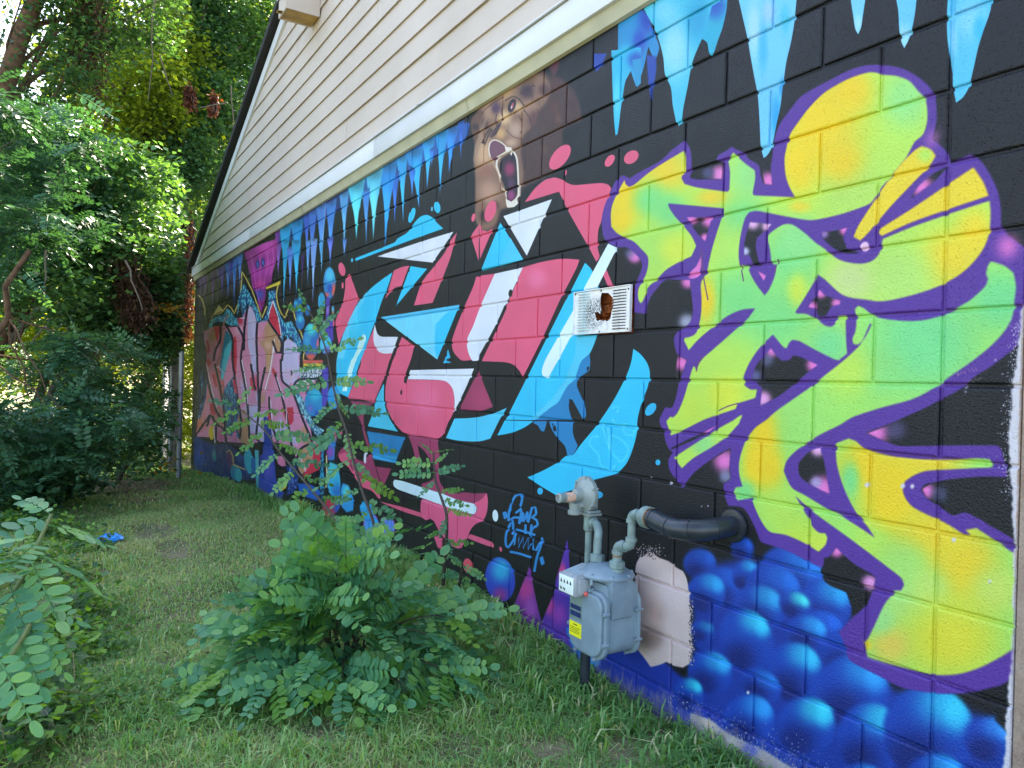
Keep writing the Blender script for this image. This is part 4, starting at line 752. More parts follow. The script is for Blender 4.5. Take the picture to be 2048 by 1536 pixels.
# ------------------------------------------------------------------ materials of the building
def mural_mat():
    m, nt, b = new_mat('painted_block')
    g = N(nt, 'ShaderNodeNewGeometry')
    s = N(nt, 'ShaderNodeSeparateXYZ'); nt.links.new(g.outputs['Position'], s.inputs[0])
    cols_ = []
    for im, (X0, X1, Z0, Z1) in ((IMG_N, TXI[0]), (IMG_F, TXI[1])):
        u = N(nt, 'ShaderNodeMapRange', clamp=False); v = N(nt, 'ShaderNodeMapRange', clamp=False)
        for q, a, c, o in ((u, X0, X1, 'X'), (v, Z0, Z1, 'Z')):
            q.inputs[1].default_value = a; q.inputs[2].default_value = c; nt.links.new(s.outputs[o], q.inputs[0])
        cb = N(nt, 'ShaderNodeCombineXYZ'); nt.links.new(u.outputs[0], cb.inputs[0]); nt.links.new(v.outputs[0], cb.inputs[1])
        t = N(nt, 'ShaderNodeTexImage', extension='EXTEND', interpolation='Linear'); t.image = im
        nt.links.new(cb.outputs[0], t.inputs[0]); cols_.append(t.outputs[0])
    gt = N(nt, 'ShaderNodeMath', operation='GREATER_THAN'); gt.inputs[1].default_value = XSPLIT; nt.links.new(s.outputs['X'], gt.inputs[0])
    base = mixc(nt, gt.outputs[0], cols_[1], cols_[0])
    # orange-peel relief of block faces under thick paint, pin holes, wear
    nz = N(nt, 'ShaderNodeTexNoise', i_Scale=150.0, i_Detail=3.0, i_Roughness=0.6)
    nb = N(nt, 'ShaderNodeTexNoise', i_Scale=5.0, i_Detail=4.0)
    vo = N(nt, 'ShaderNodeTexVoronoi', i_Scale=85.0)
    pat = N(nt, 'ShaderNodeTexNoise', i_Scale=2.2, i_Detail=2.0)
    for n in (nz, nb, vo, pat): nt.links.new(g.outputs['Position'], n.inputs['Vector'])
    pit = ramp(nt, vo.outputs['Distance'], [(0.07, 0.0), (0.20, 1.0)])
    # pits only here and there
    pm = ramp(nt, pat.outputs['Fac'], [(0.46, 0.0), (0.62, 1.0)])
    vo2 = N(nt, 'ShaderNodeTexVoronoi', i_Scale=46.0); nt.links.new(g.outputs['Position'], vo2.inputs['Vector'])
    pit2 = ramp(nt, vo2.outputs['Distance'], [(0.05, 0.0), (0.10, 1.0)])
    pmul = N(nt, 'ShaderNodeMath', operation='MULTIPLY'); nt.links.new(pit.outputs[0], pmul.inputs[0]); nt.links.new(pit2.outputs[0], pmul.inputs[1])
    wear = ramp(nt, nb.outputs['Fac'], [(0.25, (0.86, 0.86, 0.88)), (0.75, (1.0, 1.0, 1.0))])
    c2 = mixc(nt, 1.0, base, wear.outputs[0], 'MULTIPLY')
    hsv = N(nt, 'ShaderNodeHueSaturation'); hsv.inputs['Saturation'].default_value = 1.0; hsv.inputs['Value'].default_value = 0.97
    nt.links.new(c2, hsv.inputs['Color'])
    # dust, splash marks and scuffs along the foot of the wall
    gl = N(nt, 'ShaderNodeMapRange'); gl.inputs[1].default_value = -12.4; gl.inputs[2].default_value = -5.8; gl.inputs[3].default_value = -0.36; gl.inputs[4].default_value = 0.02; nt.links.new(s.outputs['X'], gl.inputs[0])
    hz = N(nt, 'ShaderNodeMath', operation='SUBTRACT'); nt.links.new(s.outputs['Z'], hz.inputs[0]); nt.links.new(gl.outputs[0], hz.inputs[1])
    mp = N(nt, 'ShaderNodeMapping'); mp.inputs['Scale'].default_value = (1.0, 1.0, 0.35); nt.links.new(g.outputs['Position'], mp.inputs[0])
    dn = N(nt, 'ShaderNodeTexNoise', i_Scale=26.0, i_Detail=8.0, i_Roughness=0.75); nt.links.new(mp.outputs[0], dn.inputs['Vector'])
    dh = N(nt, 'ShaderNodeMapRange'); dh.inputs[1].default_value = 0.0; dh.inputs[1].default_value = -0.05; dh.inputs[2].default_value = 0.17; dh.inputs[3].default_value = 0.50; dh.inputs[4].default_value = 0.0; nt.links.new(hz.outputs[0], dh.inputs[0])
    sm = N(nt, 'ShaderNodeMath', operation='ADD'); nt.links.new(dn.outputs['Fac'], sm.inputs[0]); nt.links.new(dh.outputs[0], sm.inputs[1])
    df = ramp(nt, sm.outputs[0], [(0.80, 0.0), (1.08, 0.5)])
    dc = mixc(nt, df.outputs[0], hsv.outputs[0], (0.30, 0.26, 0.22))
    nt.links.new(dc, b.inputs['Base Color'])
    rr = ramp(nt, nb.outputs['Fac'], [(0.3, 0.34), (0.7, 0.5)])
    nt.links.new(rr.outputs[0], b.inputs['Roughness'])
    b.inputs['Specular IOR Level'].default_value = 0.38
    h = N(nt, 'ShaderNodeMath', operation='MULTIPLY_ADD'); h.inputs[1].default_value = 0.9
    pk = N(nt, 'ShaderNodeMath', operation='MULTIPLY'); pk.inputs[1].default_value = 0.45; nt.links.new(pmul.outputs[0], pk.inputs[0])
    nt.links.new(nz.outputs['Fac'], h.inputs[0]); nt.links.new(pk.outputs[0], h.inputs[2])
    bp = N(nt, 'ShaderNodeBump', i_Strength=0.85, i_Distance=0.0045)
    nt.links.new(h.outputs[0], bp.inputs['Height']); nt.links.new(bp.outputs[0], b.inputs['Normal'])
    return m
MAT_MURAL = mural_mat()
def bare_mat():
    m, nt, b = new_mat('bare_block')
    g = N(nt, 'ShaderNodeNewGeometry')
    n = N(nt, 'ShaderNodeTexNoise', i_Scale=9.0, i_Detail=6.0); n2 = N(nt, 'ShaderNodeTexNoise', i_Scale=180.0, i_Detail=5.0, i_Roughness=0.8)
    for q in (n, n2): nt.links.new(g.outputs['Position'], q.inputs['Vector'])
    r = ramp(nt, n.outputs['Fac'], [(0.3, (0.34, 0.235, 0.185)), (0.7, (0.50, 0.385, 0.32))])
    r2 = ramp(nt, n2.outputs['Fac'], [(0.3, (0.62, 0.62, 0.62)), (0.6, (1.0, 1.0, 1.0))])
    nt.links.new(mixc(nt, 1.0, r.outputs[0], r2.outputs[0], 'MULTIPLY'), b.inputs['Base Color'])
    b.inputs['Roughness'].default_value = 0.92
    bp = N(nt, 'ShaderNodeBump', i_Strength=0.8, i_Distance=0.004)
    nt.links.new(n2.outputs['Fac'], bp.inputs['Height']); nt.links.new(bp.outputs[0], b.inputs['Normal'])
    return m
MAT_BARE = bare_mat()
def siding_mat():
    m, nt, b = new_mat('siding_paint')
    g = N(nt, 'ShaderNodeNewGeometry'); oi = N(nt, 'ShaderNodeObjectInfo')
    mp = N(nt, 'ShaderNodeMapping'); mp.inputs['Scale'].default_value = (1.0, 6.0, 11.0)
    nt.links.new(g.outputs['Position'], mp.inputs[0])
    ad = N(nt, 'ShaderNodeVectorMath', operation='ADD'); nt.links.new(mp.outputs[0], ad.inputs[0]); nt.links.new(oi.outputs['Random'], ad.inputs[1])
    wv = N(nt, 'ShaderNodeTexNoise', i_Scale=7.0, i_Detail=6.0, i_Roughness=0.6, i_Distortion=2.2)
    nt.links.new(ad.outputs[0], wv.inputs['Vector'])
    n = N(nt, 'ShaderNodeTexNoise', i_Scale=1.2, i_Detail=5.0); nt.links.new(g.outputs['Position'], n.inputs['Vector'])
    r = ramp(nt, n.outputs['Fac'], [(0.3, (0.52, 0.435, 0.385)), (0.7, (0.59, 0.505, 0.455))])
    nt.links.new(r.outputs[0], b.inputs['Base Color'])
    b.inputs['Roughness'].default_value = 0.6
    bp = N(nt, 'ShaderNodeBump', i_Strength=0.5, i_Distance=0.003)
    nt.links.new(wv.outputs['Fac'], bp.inputs['Height']); nt.links.new(bp.outputs[0], b.inputs['Normal'])
    return m
MAT_SIDING = siding_mat()
MAT_TRIM = simple_mat('white_trim', (0.66, 0.68, 0.74), 0.45, var=0.05, scale=3.0)
MAT_CREAM = simple_mat('cream_flashing', (0.44, 0.42, 0.31), 0.55, var=0.12, scale=6.0)
MAT_ROOF = simple_mat('roof_edge', (0.018, 0.018, 0.02), 0.8, var=0.4, scale=30.0, bump=0.004)
MAT_TAN = simple_mat('tan_soffit', (0.44, 0.28, 0.10), 0.7, var=0.25, scale=8.0)

# ------------------------------------------------------------------ the building
BL = empty('painted_block_building', (-6.3, 0.0, 0.0))
tag(BL, 'single storey block building with a graffiti mural wall and beige siding gable', 'building')
BM, RW, Z0 = 0.4064, 0.2032, 1.30
BX = Vector((-6.3, 0, 0))
def put(o, x, y, z): o.location = Vector((x, y, z)) - BX; return o
def block_mesh(wd, ht, seed, mat, name='block'):
    r = random.Random(seed)
    w2, h2 = wd / 2 - 0.0048, ht / 2 - 0.0048
    # rings: front face, rounded shoulder, edge, side
    rings = [(w2 - 0.007, h2 - 0.007, 0.0), (w2 - 0.003, h2 - 0.003, 0.0012), (w2, h2, 0.0048), (w2 + 0.0008, h2 + 0.0008, 0.016)]
    V = []; F = []
    nseg = 3
    for (a, c, y) in rings:
        ring = []
        for i in range(nseg): ring.append((-a + 2 * a * i / nseg, -c))
        for i in range(nseg): ring.append((a, -c + 2 * c * i / nseg))
        for i in range(nseg): ring.append((a - 2 * a * i / nseg, c))
        for i in range(nseg): ring.append((-a, c - 2 * c * i / nseg))
        for (x, z) in ring: V.append((x + r.uniform(-.0007, .0007), y, z + r.uniform(-.0007, .0007)))
    n = 4 * nseg
    F.append(tuple(range(n)))
    for k in range(len(rings) - 1):
        for i in range(n): F.append((k * n + i, (k + 1) * n + i, (k + 1) * n + (i + 1) % n, k * n + (i + 1) % n))
    return mesh_from(name, V, F, mat, False)
VENT = (-1.70, -1.30, 1.503, 1.703)
FULL = [block_mesh(BM, RW, s, MAT_MURAL) for s in range(6)]
HALF = [block_mesh(BM / 2, RW, 20 + s, MAT_MURAL) for s in range(3)]
ENDB = [block_mesh(0.205, RW, 30 + s, MAT_MURAL) for s in range(3)]
cells = []
for r in range(-10, 8):
    zc = Z0 + (r + 0.5) * RW
    cells.append((0.1035, zc, ENDB[r % 3], r))
    if r % 2 == 0: cells.append((-BM / 4, zc, HALF[r % 3], r)); x = -BM / 2
    else: x = 0.0
    k = 0
    while x > -12.72:
        if x - BM < -12.85:
            break
        if r == 1 and abs(x - BM / 2 - (-3.5 * BM)) < 0.01:
            cells.append((-1.258, zc, block_mesh(0.078, RW, 77, MAT_MURAL), r))
        else: cells.append((x - BM / 2, zc, FULL[(k * 5 + r * 3) % 6], r))
        x -= BM; k += 1
    if x > -12.7: cells.append((x - BM / 4, zc, HALF[r % 3], r))
def dist(c): return math.hypot(c[0] - _C[0], _C[1]) + (100 if (c[3] < -7 and c[0] > -7) else 0)
cells.sort(key=dist)
rest = []
br = random.Random(3)
for i, (x, z, me, r) in enumerate(cells):
    if i < 300:
        o = link('block', me, BL); put(o, x, br.uniform(-.0008, .0008), z)
        o.rotation_euler = (math.radians(br.uniform(-.22, .22)), 0, math.radians(br.uniform(-.25, .25)))
    else: rest.append((x, z, me))
mb = MB()
for x, z, me in rest:
    dx = br.uniform(-.0008, .0008)
    mb.add([(v.co.x + x + 6.3, v.co.y + dx, v.co.z + z) for v in me.vertices], [tuple(p.vertices) for p in me.polygons])
me = bpy.data.meshes.new('far_block'); me.from_pydata(mb.v, [], mb.f); me.materials.append(MAT_MURAL); me.update()
o = link('far_block', me, BL); o['kind'] = 'stuff'
# mortar bed behind the block faces: slightly uneven sheet
mx = np.arange(-12.8, 0.215, 0.05); mz = np.arange(-0.75, 2.95, 0.05)
A, Bz = np.meshgrid(mx, mz)
V = np.column_stack([A.ravel() + 6.3, 0.0088 + 0.0006 * np.sin(A.ravel() * 37) , Bz.ravel()])
I = (np.arange(len(mz) - 1)[:, None] * len(mx) + np.arange(len(mx) - 1)[None, :]).ravel()
F = np.column_stack([I, I + 1, I + 1 + len(mx), I + len(mx)])
# leave the opening behind the broken vent cover
cx = V[F].mean(1)
keep = ~((cx[:, 0] - 6.3 > -1.625) & (cx[:, 0] - 6.3 < -1.30) & (cx[:, 2] > VENT[2] - 0.01) & (cx[:, 2] < VENT[3] + 0.01))
link('mortar', mesh_np('mortar', V, F[keep], MAT_MURAL), BL)
# hollow core of the missing block, broken orange clay inside
cv = MB().box((-1.64, 0.09, 1.49), (-1.28, 0.10, 1.72)).box((-1.64, 0.016, 1.49), (-1.28, 0.09, 1.500)).box((-1.64, 0.016, 1.705), (-1.28, 0.09, 1.715)).box((-1.65, 0.016, 1.49), (-1.64, 0.09, 1.715)).box((-1.29, 0.016, 1.49), (-1.28, 0.09, 1.715))
for k in range(26):
    a, c = random.uniform(-1.62, -1.36), random.uniform(1.50, 1.70); s = random.uniform(.012, .03)
    cv.box((a - s, 0.05 + random.uniform(0, .03), c - s), (a + s, 0.09, c + s), 0.004)
MAT_CLAY = simple_mat('rusty_clay', (0.50, 0.15, 0.045), 0.9, var=0.5, scale=25.0, bump=0.006)
o = cv.build('block_core', MAT_CLAY, BL); o.location = -BX
# bare pilaster right of the painted strip: unpainted blocks, each one
PB = [block_mesh(0.40, RW, 50 + s, MAT_BARE) for s in range(3)]
for r in range(-8, 10):
    o = link('bare_block', PB[r % 3], BL); put(o, 0.432, -0.012 + br.uniform(-.001, .001), Z0 + (r + 0.52) * RW)
    if r == 0: o['label'] = 'unpainted pinkish block'
o = MB().box((0.208, -0.002, -0.7), (0.64, 0.2, 3.3)).build('pilaster_core', MAT_BARE, BL); o.location = -BX
# rear walls and end walls
WALLY = 9.0
o = MB().box((-12.80, 0.03, -0.9), (-12.62, WALLY, 3.0)).box((0.0, 0.21, -0.9), (0.19, WALLY, 3.0)).box((-12.62, WALLY - 0.2, -0.9), (0.0, WALLY, 3.0)).build('rear_wall', MAT_BARE, BL); o.location = -BX
# roof slopes, rake boards, siding
EX, EZ, AX = -12.92, 3.07, -6.3
SL = 0.365
AZ = EZ + SL * (AX - EX)
def roof_z(x): return EZ + SL * (min(x, 2 * AX - x) - EX)
for s in (1, -1):
    f = lambda x: x if s == 1 else 2 * AX - x
    poly = [(f(EX - 0.05), EZ - 0.06), (f(AX), AZ), (f(AX), AZ + 0.085), (f(EX - 0.05), EZ + 0.03)]
    o = MB().prism(poly, -0.13, WALLY + 0.1, 'Y').build('roof_slope', MAT_ROOF, BL); o.location = -BX
    rk = [(f(EX + 0.10), EZ - 0.075), (f(AX), AZ - 0.035), (f(AX), AZ - 0.165), (f(EX + 0.38), EZ - 0.075)]
    o = MB().prism(rk, -0.058, -0.024, 'Y').build('rake_board', MAT_TRIM, BL); o.location = -BX
# siding boards, one object each, cut along the slope
ZS = [3.0755 + 0.1795 * k for k in range(13)]
for k, z in enumerate(ZS):
    zt = z + 0.1795 + 0.012
    xa = EX + 0.14 + max(0, (z + 0.05 - EZ)) / SL; xb = 2 * AX - xa
    if xb - xa < 0.3: break
    x = min(xb, 0.2); first = -0.55 - ((k * 2.13) % 3.2)
    edges = [x]; c = -4.2 - 0.75 * k if k < 9 else -6.0
    c += 3.66 * math.ceil((xb - c) / 3.66)
    while c > xa + 0.1:
        c -= 3.66
        if c < xb - 0.1 and c > xa + 0.1: edges.append(c)
    edges.append(xa)
    for i in range(len(edges) - 1):
        r_, l_ = edges[i] - 0.0018, edges[i + 1] + 0.0018
        def lim(xx, zz): return max(EX + 0.14 + max(0, zz - EZ + 0.05) / SL, min(xx, 2 * AX - EX - 0.14 - max(0, zz - EZ + 0.05) / SL))
        lb, lt, rb, rt = lim(l_, z), lim(l_, zt), lim(r_, z), lim(r_, zt)
        if rb - lb < 0.05: continue
        yb, yt = -0.041, -0.024
        V = [(lb, yb, z), (rb, yb, z), (rt, yt, zt), (lt, yt, zt), (lb, yb + 0.010, z), (rb, yb + 0.010, z), (rt, yt + 0.010, zt), (lt, yt + 0.010, zt)]
        F = [(0, 1, 2, 3), (4, 7, 6, 5), (0, 4, 5, 1), (3, 2, 6, 7), (0, 3, 7, 4), (1, 5, 6, 2)]
        cxm = (lb + rb) / 2
        me = mesh_from('siding_board', [(v[0] - cxm, v[1], v[2] - z) for v in V], F, MAT_SIDING)
        o = link('siding_board', me, BL); put(o, cxm, br.uniform(-.0015, .001), z + br.uniform(-.0012, .0012)); o.rotation_euler = (math.radians(br.uniform(-.25, .25)), math.radians(br.uniform(-.03, .03)), 0)
# gable sheathing behind
o = MB().prism([(-12.7, 2.95), (0.15, 2.95), (0.15, 3.0), (AX, AZ - 0.1), (-12.7, 3.0)], -0.012, 0.02, 'Y').build('gable_sheathing', MAT_SIDING, BL); o.location = -BX
# frieze trim, flashing and cream strip
for xa, xb in ((-12.82, -8.42), (-8.415, -4.24), (-4.235, -0.6), (-0.595, 0.215)):
    o = MB().box((xa, -0.060, 2.935), (xb, -0.022, 3.075), 0.002).build('trim_board', MAT_TRIM, BL); o.location = -BX
for xa, xb in ((-12.84, -7.9), (-7.88, -3.4), (-3.42, 0.22)):
    o = MB().prism([(-0.078, 3.078), (-0.074, 3.078), (-0.026, 3.088), (-0.026, 3.094), (-0.078, 3.084)], xa, xb, 'X').build('drip_cap', MAT_TRIM, BL); o.location = -BX
for xa, xb in ((-12.8, -6.22), (-6.2, -2.79), (-2.80, 0.2)):
    o = MB().prism([(-0.0045, 2.862), (-0.022, 2.868), (-0.040, 2.934), (-0.0045, 2.934)], xa, xb, 'X').build('cream_flashing', MAT_CREAM, BL); o.location = -BX

# boxed bracket high on the gable, open tan underside
def wpos(px, py, y): return on_y(px, py, y)
p0 = on_y(631, 45, -0.04)
BRK = empty('eave_bracket_box', (p0[0], -0.04, p0[2]))
tag(BRK, 'weathered tan box projecting from the siding high beside the black roof edge', 'bracket box')
LN = 0.30; W_ = 0.24
g = lambda z: z
o = MB().box((-W_ / 2, -LN, 0.010), (W_ / 2, 0, 0.016)).build('underside', MAT_TAN, BRK)
for sx in (-W_ / 2 - 0.012, W_ / 2): MB().prism([(0, 0), (-LN - 0.01, 0), (-LN - 0.01, 0.16), (0, 0.45)], sx, sx + 0.012, 'X').build('side_panel', MAT_SIDING, BRK)
o = MB().box((-W_ / 2, -LN - 0.012, -0.003), (W_ / 2, -LN, 0.158)).build('end_panel', MAT_SIDING, BRK)
o = MB().prism([(0.0, 0.452), (-LN - 0.03, 0.162), (-LN - 0.03, 0.175), (0.0, 0.47)], -W_ / 2 - 0.02, W_ / 2 + 0.02, 'X').build('cap', MAT_TRIM, BRK)
o = MB().lathe([(0.030, 0.010), (0.036, 0.004), (0.030, 0.002), (0.022, 0.004), (0.020, 0.010)], (0, -0.33, 0), 'Z', 20).build('knockout_ring', MAT_TAN, BRK)

# ------------------------------------------------------------------ broken vent cover
VC = empty('vent_cover', ((VENT[0] + VENT[1]) / 2, -0.002, (VENT[2] + VENT[3]) / 2))
tag(VC, 'dented white metal wall vent cover with a rusty broken hole beside the cyan stroke', 'vent cover')
def vent_mat():
    m, nt, b = new_mat('vent_paint')
    g = N(nt, 'ShaderNodeTexCoord'); s = N(nt, 'ShaderNodeSeparateXYZ'); nt.links.new(g.outputs['Object'], s.inputs[0])
    n = N(nt, 'ShaderNodeTexNoise', i_Scale=22.0, i_Detail=5.0); nt.links.new(g.outputs['Object'], n.inputs['Vector'])
    r = ramp(nt, n.outputs['Fac'], [(0.35, (0.72, 0.70, 0.72)), (0.6, (0.84, 0.82, 0.84)), (0.8, (0.6, 0.56, 0.54))])
    # pale blue overspray in the left half, speckled peeling zone beside the hole
    mr = N(nt, 'ShaderNodeMapRange'); mr.inputs[1].default_value = -0.19; mr.inputs[2].default_value = -0.04; nt.links.new(s.outputs['X'], mr.inputs[0])
    r2 = ramp(nt, mr.outputs[0], [(0.0, 0.15), (0.45, 0.75), (0.9, 0.0)])
    c = mixc(nt, r2.outputs[0], r.outputs[0], (0.42, 0.68, 0.84))
    v = N(nt, 'ShaderNodeTexNoise', i_Scale=210.0, i_Detail=2.0); nt.links.new(g.outputs['Object'], v.inputs['Vector'])
    sp = ramp(nt, v.outputs['Fac'], [(0.49, 1.0), (0.53, 0.0)])
    dx = N(nt, 'ShaderNodeVectorMath', operation='DISTANCE'); dx.inputs[1].default_value = (-0.045, 0, -0.01); nt.links.new(g.outputs['Object'], dx.inputs[0])
    zn = ramp(nt, dx.outputs['Value'], [(0.055, 1.0), (0.09, 0.0)])
    mu = N(nt, 'ShaderNodeMath', operation='MULTIPLY'); nt.links.new(sp.outputs[0], mu.inputs[0]); nt.links.new(zn.outputs[0], mu.inputs[1])
    c = mixc(nt, mu.outputs[0], c, (0.10, 0.11, 0.13))
    nt.links.new(c, b.inputs['Base Color']); b.inputs['Roughness'].default_value = 0.5
    return m
MV = vent_mat()
hole = [(-0.102 + u / 1269 * 0.14 * 2.84, v) for u, v in []]
def vp(px, py):   # from the enlarged view of the vent to plate metres
    q = on_y(1140 + px / 9.064, 560 + py / 9.064, -0.01); return (q[0] - (VENT[0] + VENT[1]) / 2, q[2] - (VENT[2] + VENT[3]) / 2)
hole = [vp(*q) for q in [(575, 235), (700, 235), (750, 290), (800, 350), (795, 460), (760, 580), (740, 690), (690, 745), (600, 740), (540, 725), (490, 745), (465, 680), (440, 600), (500, 575), (540, 620), (560, 540), (545, 430), (552, 330)]]
W2, H2 = 0.2, 0.1
from mathutils.geometry import tessellate_polygon
outer = [(-W2, -H2), (W2, -H2), (W2, H2), (-W2, H2)]
tris = tessellate_polygon([[Vector((x, 0, z)) for x, z in outer], [Vector((x, 0, z)) for x, z in hole]])
al = outer + hole; nA = len(al)
def pb(x, z): return -0.010 + 0.004 * math.exp(-((x + .02) ** 2 + z * z) / .004)
V = [(x, pb(x, z), z) for x, z in al] + [(x, pb(x, z) + 0.0015, z) for x, z in al]
F = [tuple(t) for t in tris] + [tuple(i + nA for i in reversed(t)) for t in tris]
for a, k in ((0, 4), (4, len(hole))):
    for i in range(k): F.append((a + i, a + (i + 1) % k, a + (i + 1) % k + nA, a + i + nA))
link('cover_plate', mesh_from('cover_plate', V, F, MV), VC)
f = MB()
for (a, c) in (((-W2, -0.016, -H2), (W2, 0.0, -H2 + 0.004)), ((-W2, -0.016, H2 - 0.004), (W2, 0.0, H2)), ((-W2, -0.016, -H2 + 0.004), (-W2 + 0.004, 0, H2 - 0.004)), ((W2 - 0.004, -0.016, -H2 + 0.004), (W2, 0, H2 - 0.004))): f.box(a, c, 0.001)
f.build('frame', MV, VC)
MDK = simple_mat('slot_dark', (0.02, 0.02, 0.022), 0.9)
me_s = MB().prism([(-0.011, 0.0), (-0.017, -0.0022), (-0.0165, -0.0032), (-0.0105, -0.0012)], -0.046, 0.046, 'X').build('slat', MV, VC); me_k = MB().box((-0.044, -0.0122, -0.0062), (0.044, -0.0112, -0.0026)).build('slot', MDK, VC)
ms, mk = me_s.data, me_k.data
bpy.data.objects.remove(me_s); bpy.data.objects.remove(me_k)
for i in range(14):
    z = 0.086 - i * 0.0128
    for x in (0.128, -0.125):
        o = link('slat', ms, VC); o.location = (x, 0.0005, z)
        if x > 0 or i % 3 == 0:
            o = link('slot', mk, VC); o.location = (x, 0.0, z); o.scale = (1, 1, 1.0 if x > 0 else 0.35)
for x, z in ((0.187, 0.082), (0.187, -0.088), (0.0, 0.090), (-0.005, -0.093), (-0.19, 0.09)):
    o = MB().lathe([(0.004, -0.0105), (0.004, -0.013), (0.002, -0.0142)], (x, 0, z), 'Y', 10).build('screw', MDK, VC)
o = MB().tube([(0.035, -0.012, -0.045), (0.06, -0.022, -0.085)], 0.003, 8).build('bent_rod', MV, VC)
# ------------------------------------------------------------------ gas meter set
MG = simple_mat('meter_grey', lin((128, 147, 160)), 0.38, var=0.14, scale=14.0, bump=0.0008)
MG2 = simple_mat('regulator_grey', lin((142, 152, 152)), 0.36, var=0.14, scale=20.0, bump=0.0006)
MPB = simple_mat('black_steel', (0.022, 0.028, 0.04), 0.33, var=0.4, scale=16.0, bump=0.0008)
MPG = simple_mat('pipe_grey', lin((122, 142, 142)), 0.4, var=0.28, scale=24.0, bump=0.0010)
MWL = simple_mat('plastic_clear', (0.34, 0.36, 0.39), 0.18, var=0.1)
MDIAL = simple_mat('dial_face', (0.78, 0.86, 0.84), 0.4, var=0.04)
MYEL = simple_mat('yellow_sticker', (0.86, 0.80, 0.02), 0.5, var=0.04)
MNAV = simple_mat('navy_badge', (0.02, 0.035, 0.13), 0.4, var=0.1)
MRED = simple_mat('red_tag', (0.72, 0.12, 0.10), 0.4, var=0.1)
MORG = simple_mat('copper_label', (0.72, 0.44, 0.34), 0.45, var=0.2, scale=60)
MBLK = simple_mat('ink_black', (0.01, 0.01, 0.012), 0.5)

MX0, MX1, MY0, MY1, MZ0, MZ1 = -1.345, -1.115, -0.262, -0.062, 0.195, 0.52
GM = empty('gas_meter', ((MX0 + MX1) / 2, (MY0 + MY1) / 2, MZ0))
tag(GM, 'grey residential gas meter with a yellow sticker hanging in front of the pale wall patch', 'gas meter')
ML = Vector((-(MX0 + MX1) / 2, -(MY0 + MY1) / 2, -MZ0))
def mloc(o): o.location = ML; return o
def rrect(x0, x1, z0, z1, r, n=5, top=None):
    out = []
    rt = r if top is None else top
    for cx, cz, a0, rr in ((x1 - r, z0 + r, -90, r), (x1 - rt, z1 - rt, 0, rt), (x0 + rt, z1 - rt, 90, rt), (x0 + r, z0 + r, 180, r)):
        for i in range(n + 1):
            a = math.radians(a0 + 90 * i / n); out.append((cx + rr * math.cos(a), cz + rr * math.sin(a)))
    return out
cxm = (MX0 + MX1) / 2
mloc(MB().prism(rrect(MX0 + 0.014, MX1 - 0.014, MZ0 + 0.012, MZ1 - 0.03, 0.05, 6, 0.02), MY0 + 0.03, MY1 - 0.02, 'Y').build('case', MG, GM))
mloc(MB().prism([(MX0 + 0.03, MY0 + 0.045), (MX1 - 0.004, MY0 + 0.045), (MX1 - 0.004, MY1 - 0.05), (MX0 + 0.03, MY1 - 0.05)], MZ0 + 0.16, MZ1 - 0.012, 'Z', 0.012).build('case_neck', MG, GM))
for nm, ya, yb in (('front_cover', MY0, MY0 + 0.030), ('back_cover', MY1 - 0.022, MY1)):
    o = MB().prism(rrect(MX0, MX1, MZ0, MZ0 + 0.265, 0.06, 8, 0.05), ya + (0.012 if nm == 'front_cover' else 0), yb - (0 if nm == 'front_cover' else 0.008), 'Y', 0.003)
    if nm == 'front_cover': o.prism(rrect(MX0 + 0.012, MX1 - 0.012, MZ0 + 0.012, MZ0 + 0.253, 0.055, 8, 0.045), ya - 0.004, ya + 0.0118, 'Y', 0.006)
    else: o.prism(rrect(MX0 + 0.014, MX1 - 0.014, MZ0 + 0.014, MZ0 + 0.25, 0.05, 8, 0.045), yb - 0.0078, yb + 0.006, 'Y', 0.006)
    mloc(o.build(nm, MG, GM))
for (x, z) in ((MX0 + 0.004, MZ0 + 0.10), (MX1 - 0.002, MZ0 + 0.19), (MX1 - 0.004, MZ0 + 0.07), (MX0 + 0.05, MZ0 + 0.006), (MX1 - 0.06, MZ0 + 0.002), (MX1 - 0.10, MZ0 + 0.262), (MX0 + 0.005, MZ0 + 0.22)):
    mloc(MB().lathe([(0.008, MY0 + 0.030), (0.009, MY0 + 0.004), (0.007, MY0 - 0.002), (0.004, MY0 - 0.002), (0.004, MY0 + 0.002)], (x, 0, z), 'Y', 14).build('bolt', MG, GM))
    mloc(MB().lathe([(0.007, MY1 - 0.036), (0.007, MY1 - 0.002), (0.004, MY1 + 0.002)], (x, 0, z), 'Y', 12).build('bolt', MG, GM))
# lid: dished oval plate with rim and bolts
lid = MB()
lp = [(0.100, MZ1 - 0.018), (0.128, MZ1 - 0.014), (0.131, MZ1 - 0.006), (0.126, MZ1), (0.108, MZ1 + 0.006), (0.085, MZ1 + 0.022), (0.04, MZ1 + 0.03), (0.01, MZ1 + 0.032)]
lid.lathe(lp, (0, 0, 0), 'Z', 36); lid.v = [(cxm + v[0] * 0.93, (MY0 + MY1) / 2 + v[1] * 0.86, v[2]) for v in lid.v]
mloc(lid.build('lid', MG, GM))
for k in range(8):
    a = k * math.pi / 4 + 0.3; x, y = cxm + 0.119 * .93 * math.cos(a), (MY0 + MY1) / 2 + 0.119 * .86 * math.sin(a)
    mloc(MB().lathe([(0.007, MZ1 - 0.036), (0.007, MZ1 + 0.004), (0.005, MZ1 + 0.007)], (x, y, 0), 'Z', 10).build('lid_bolt', MG, GM))
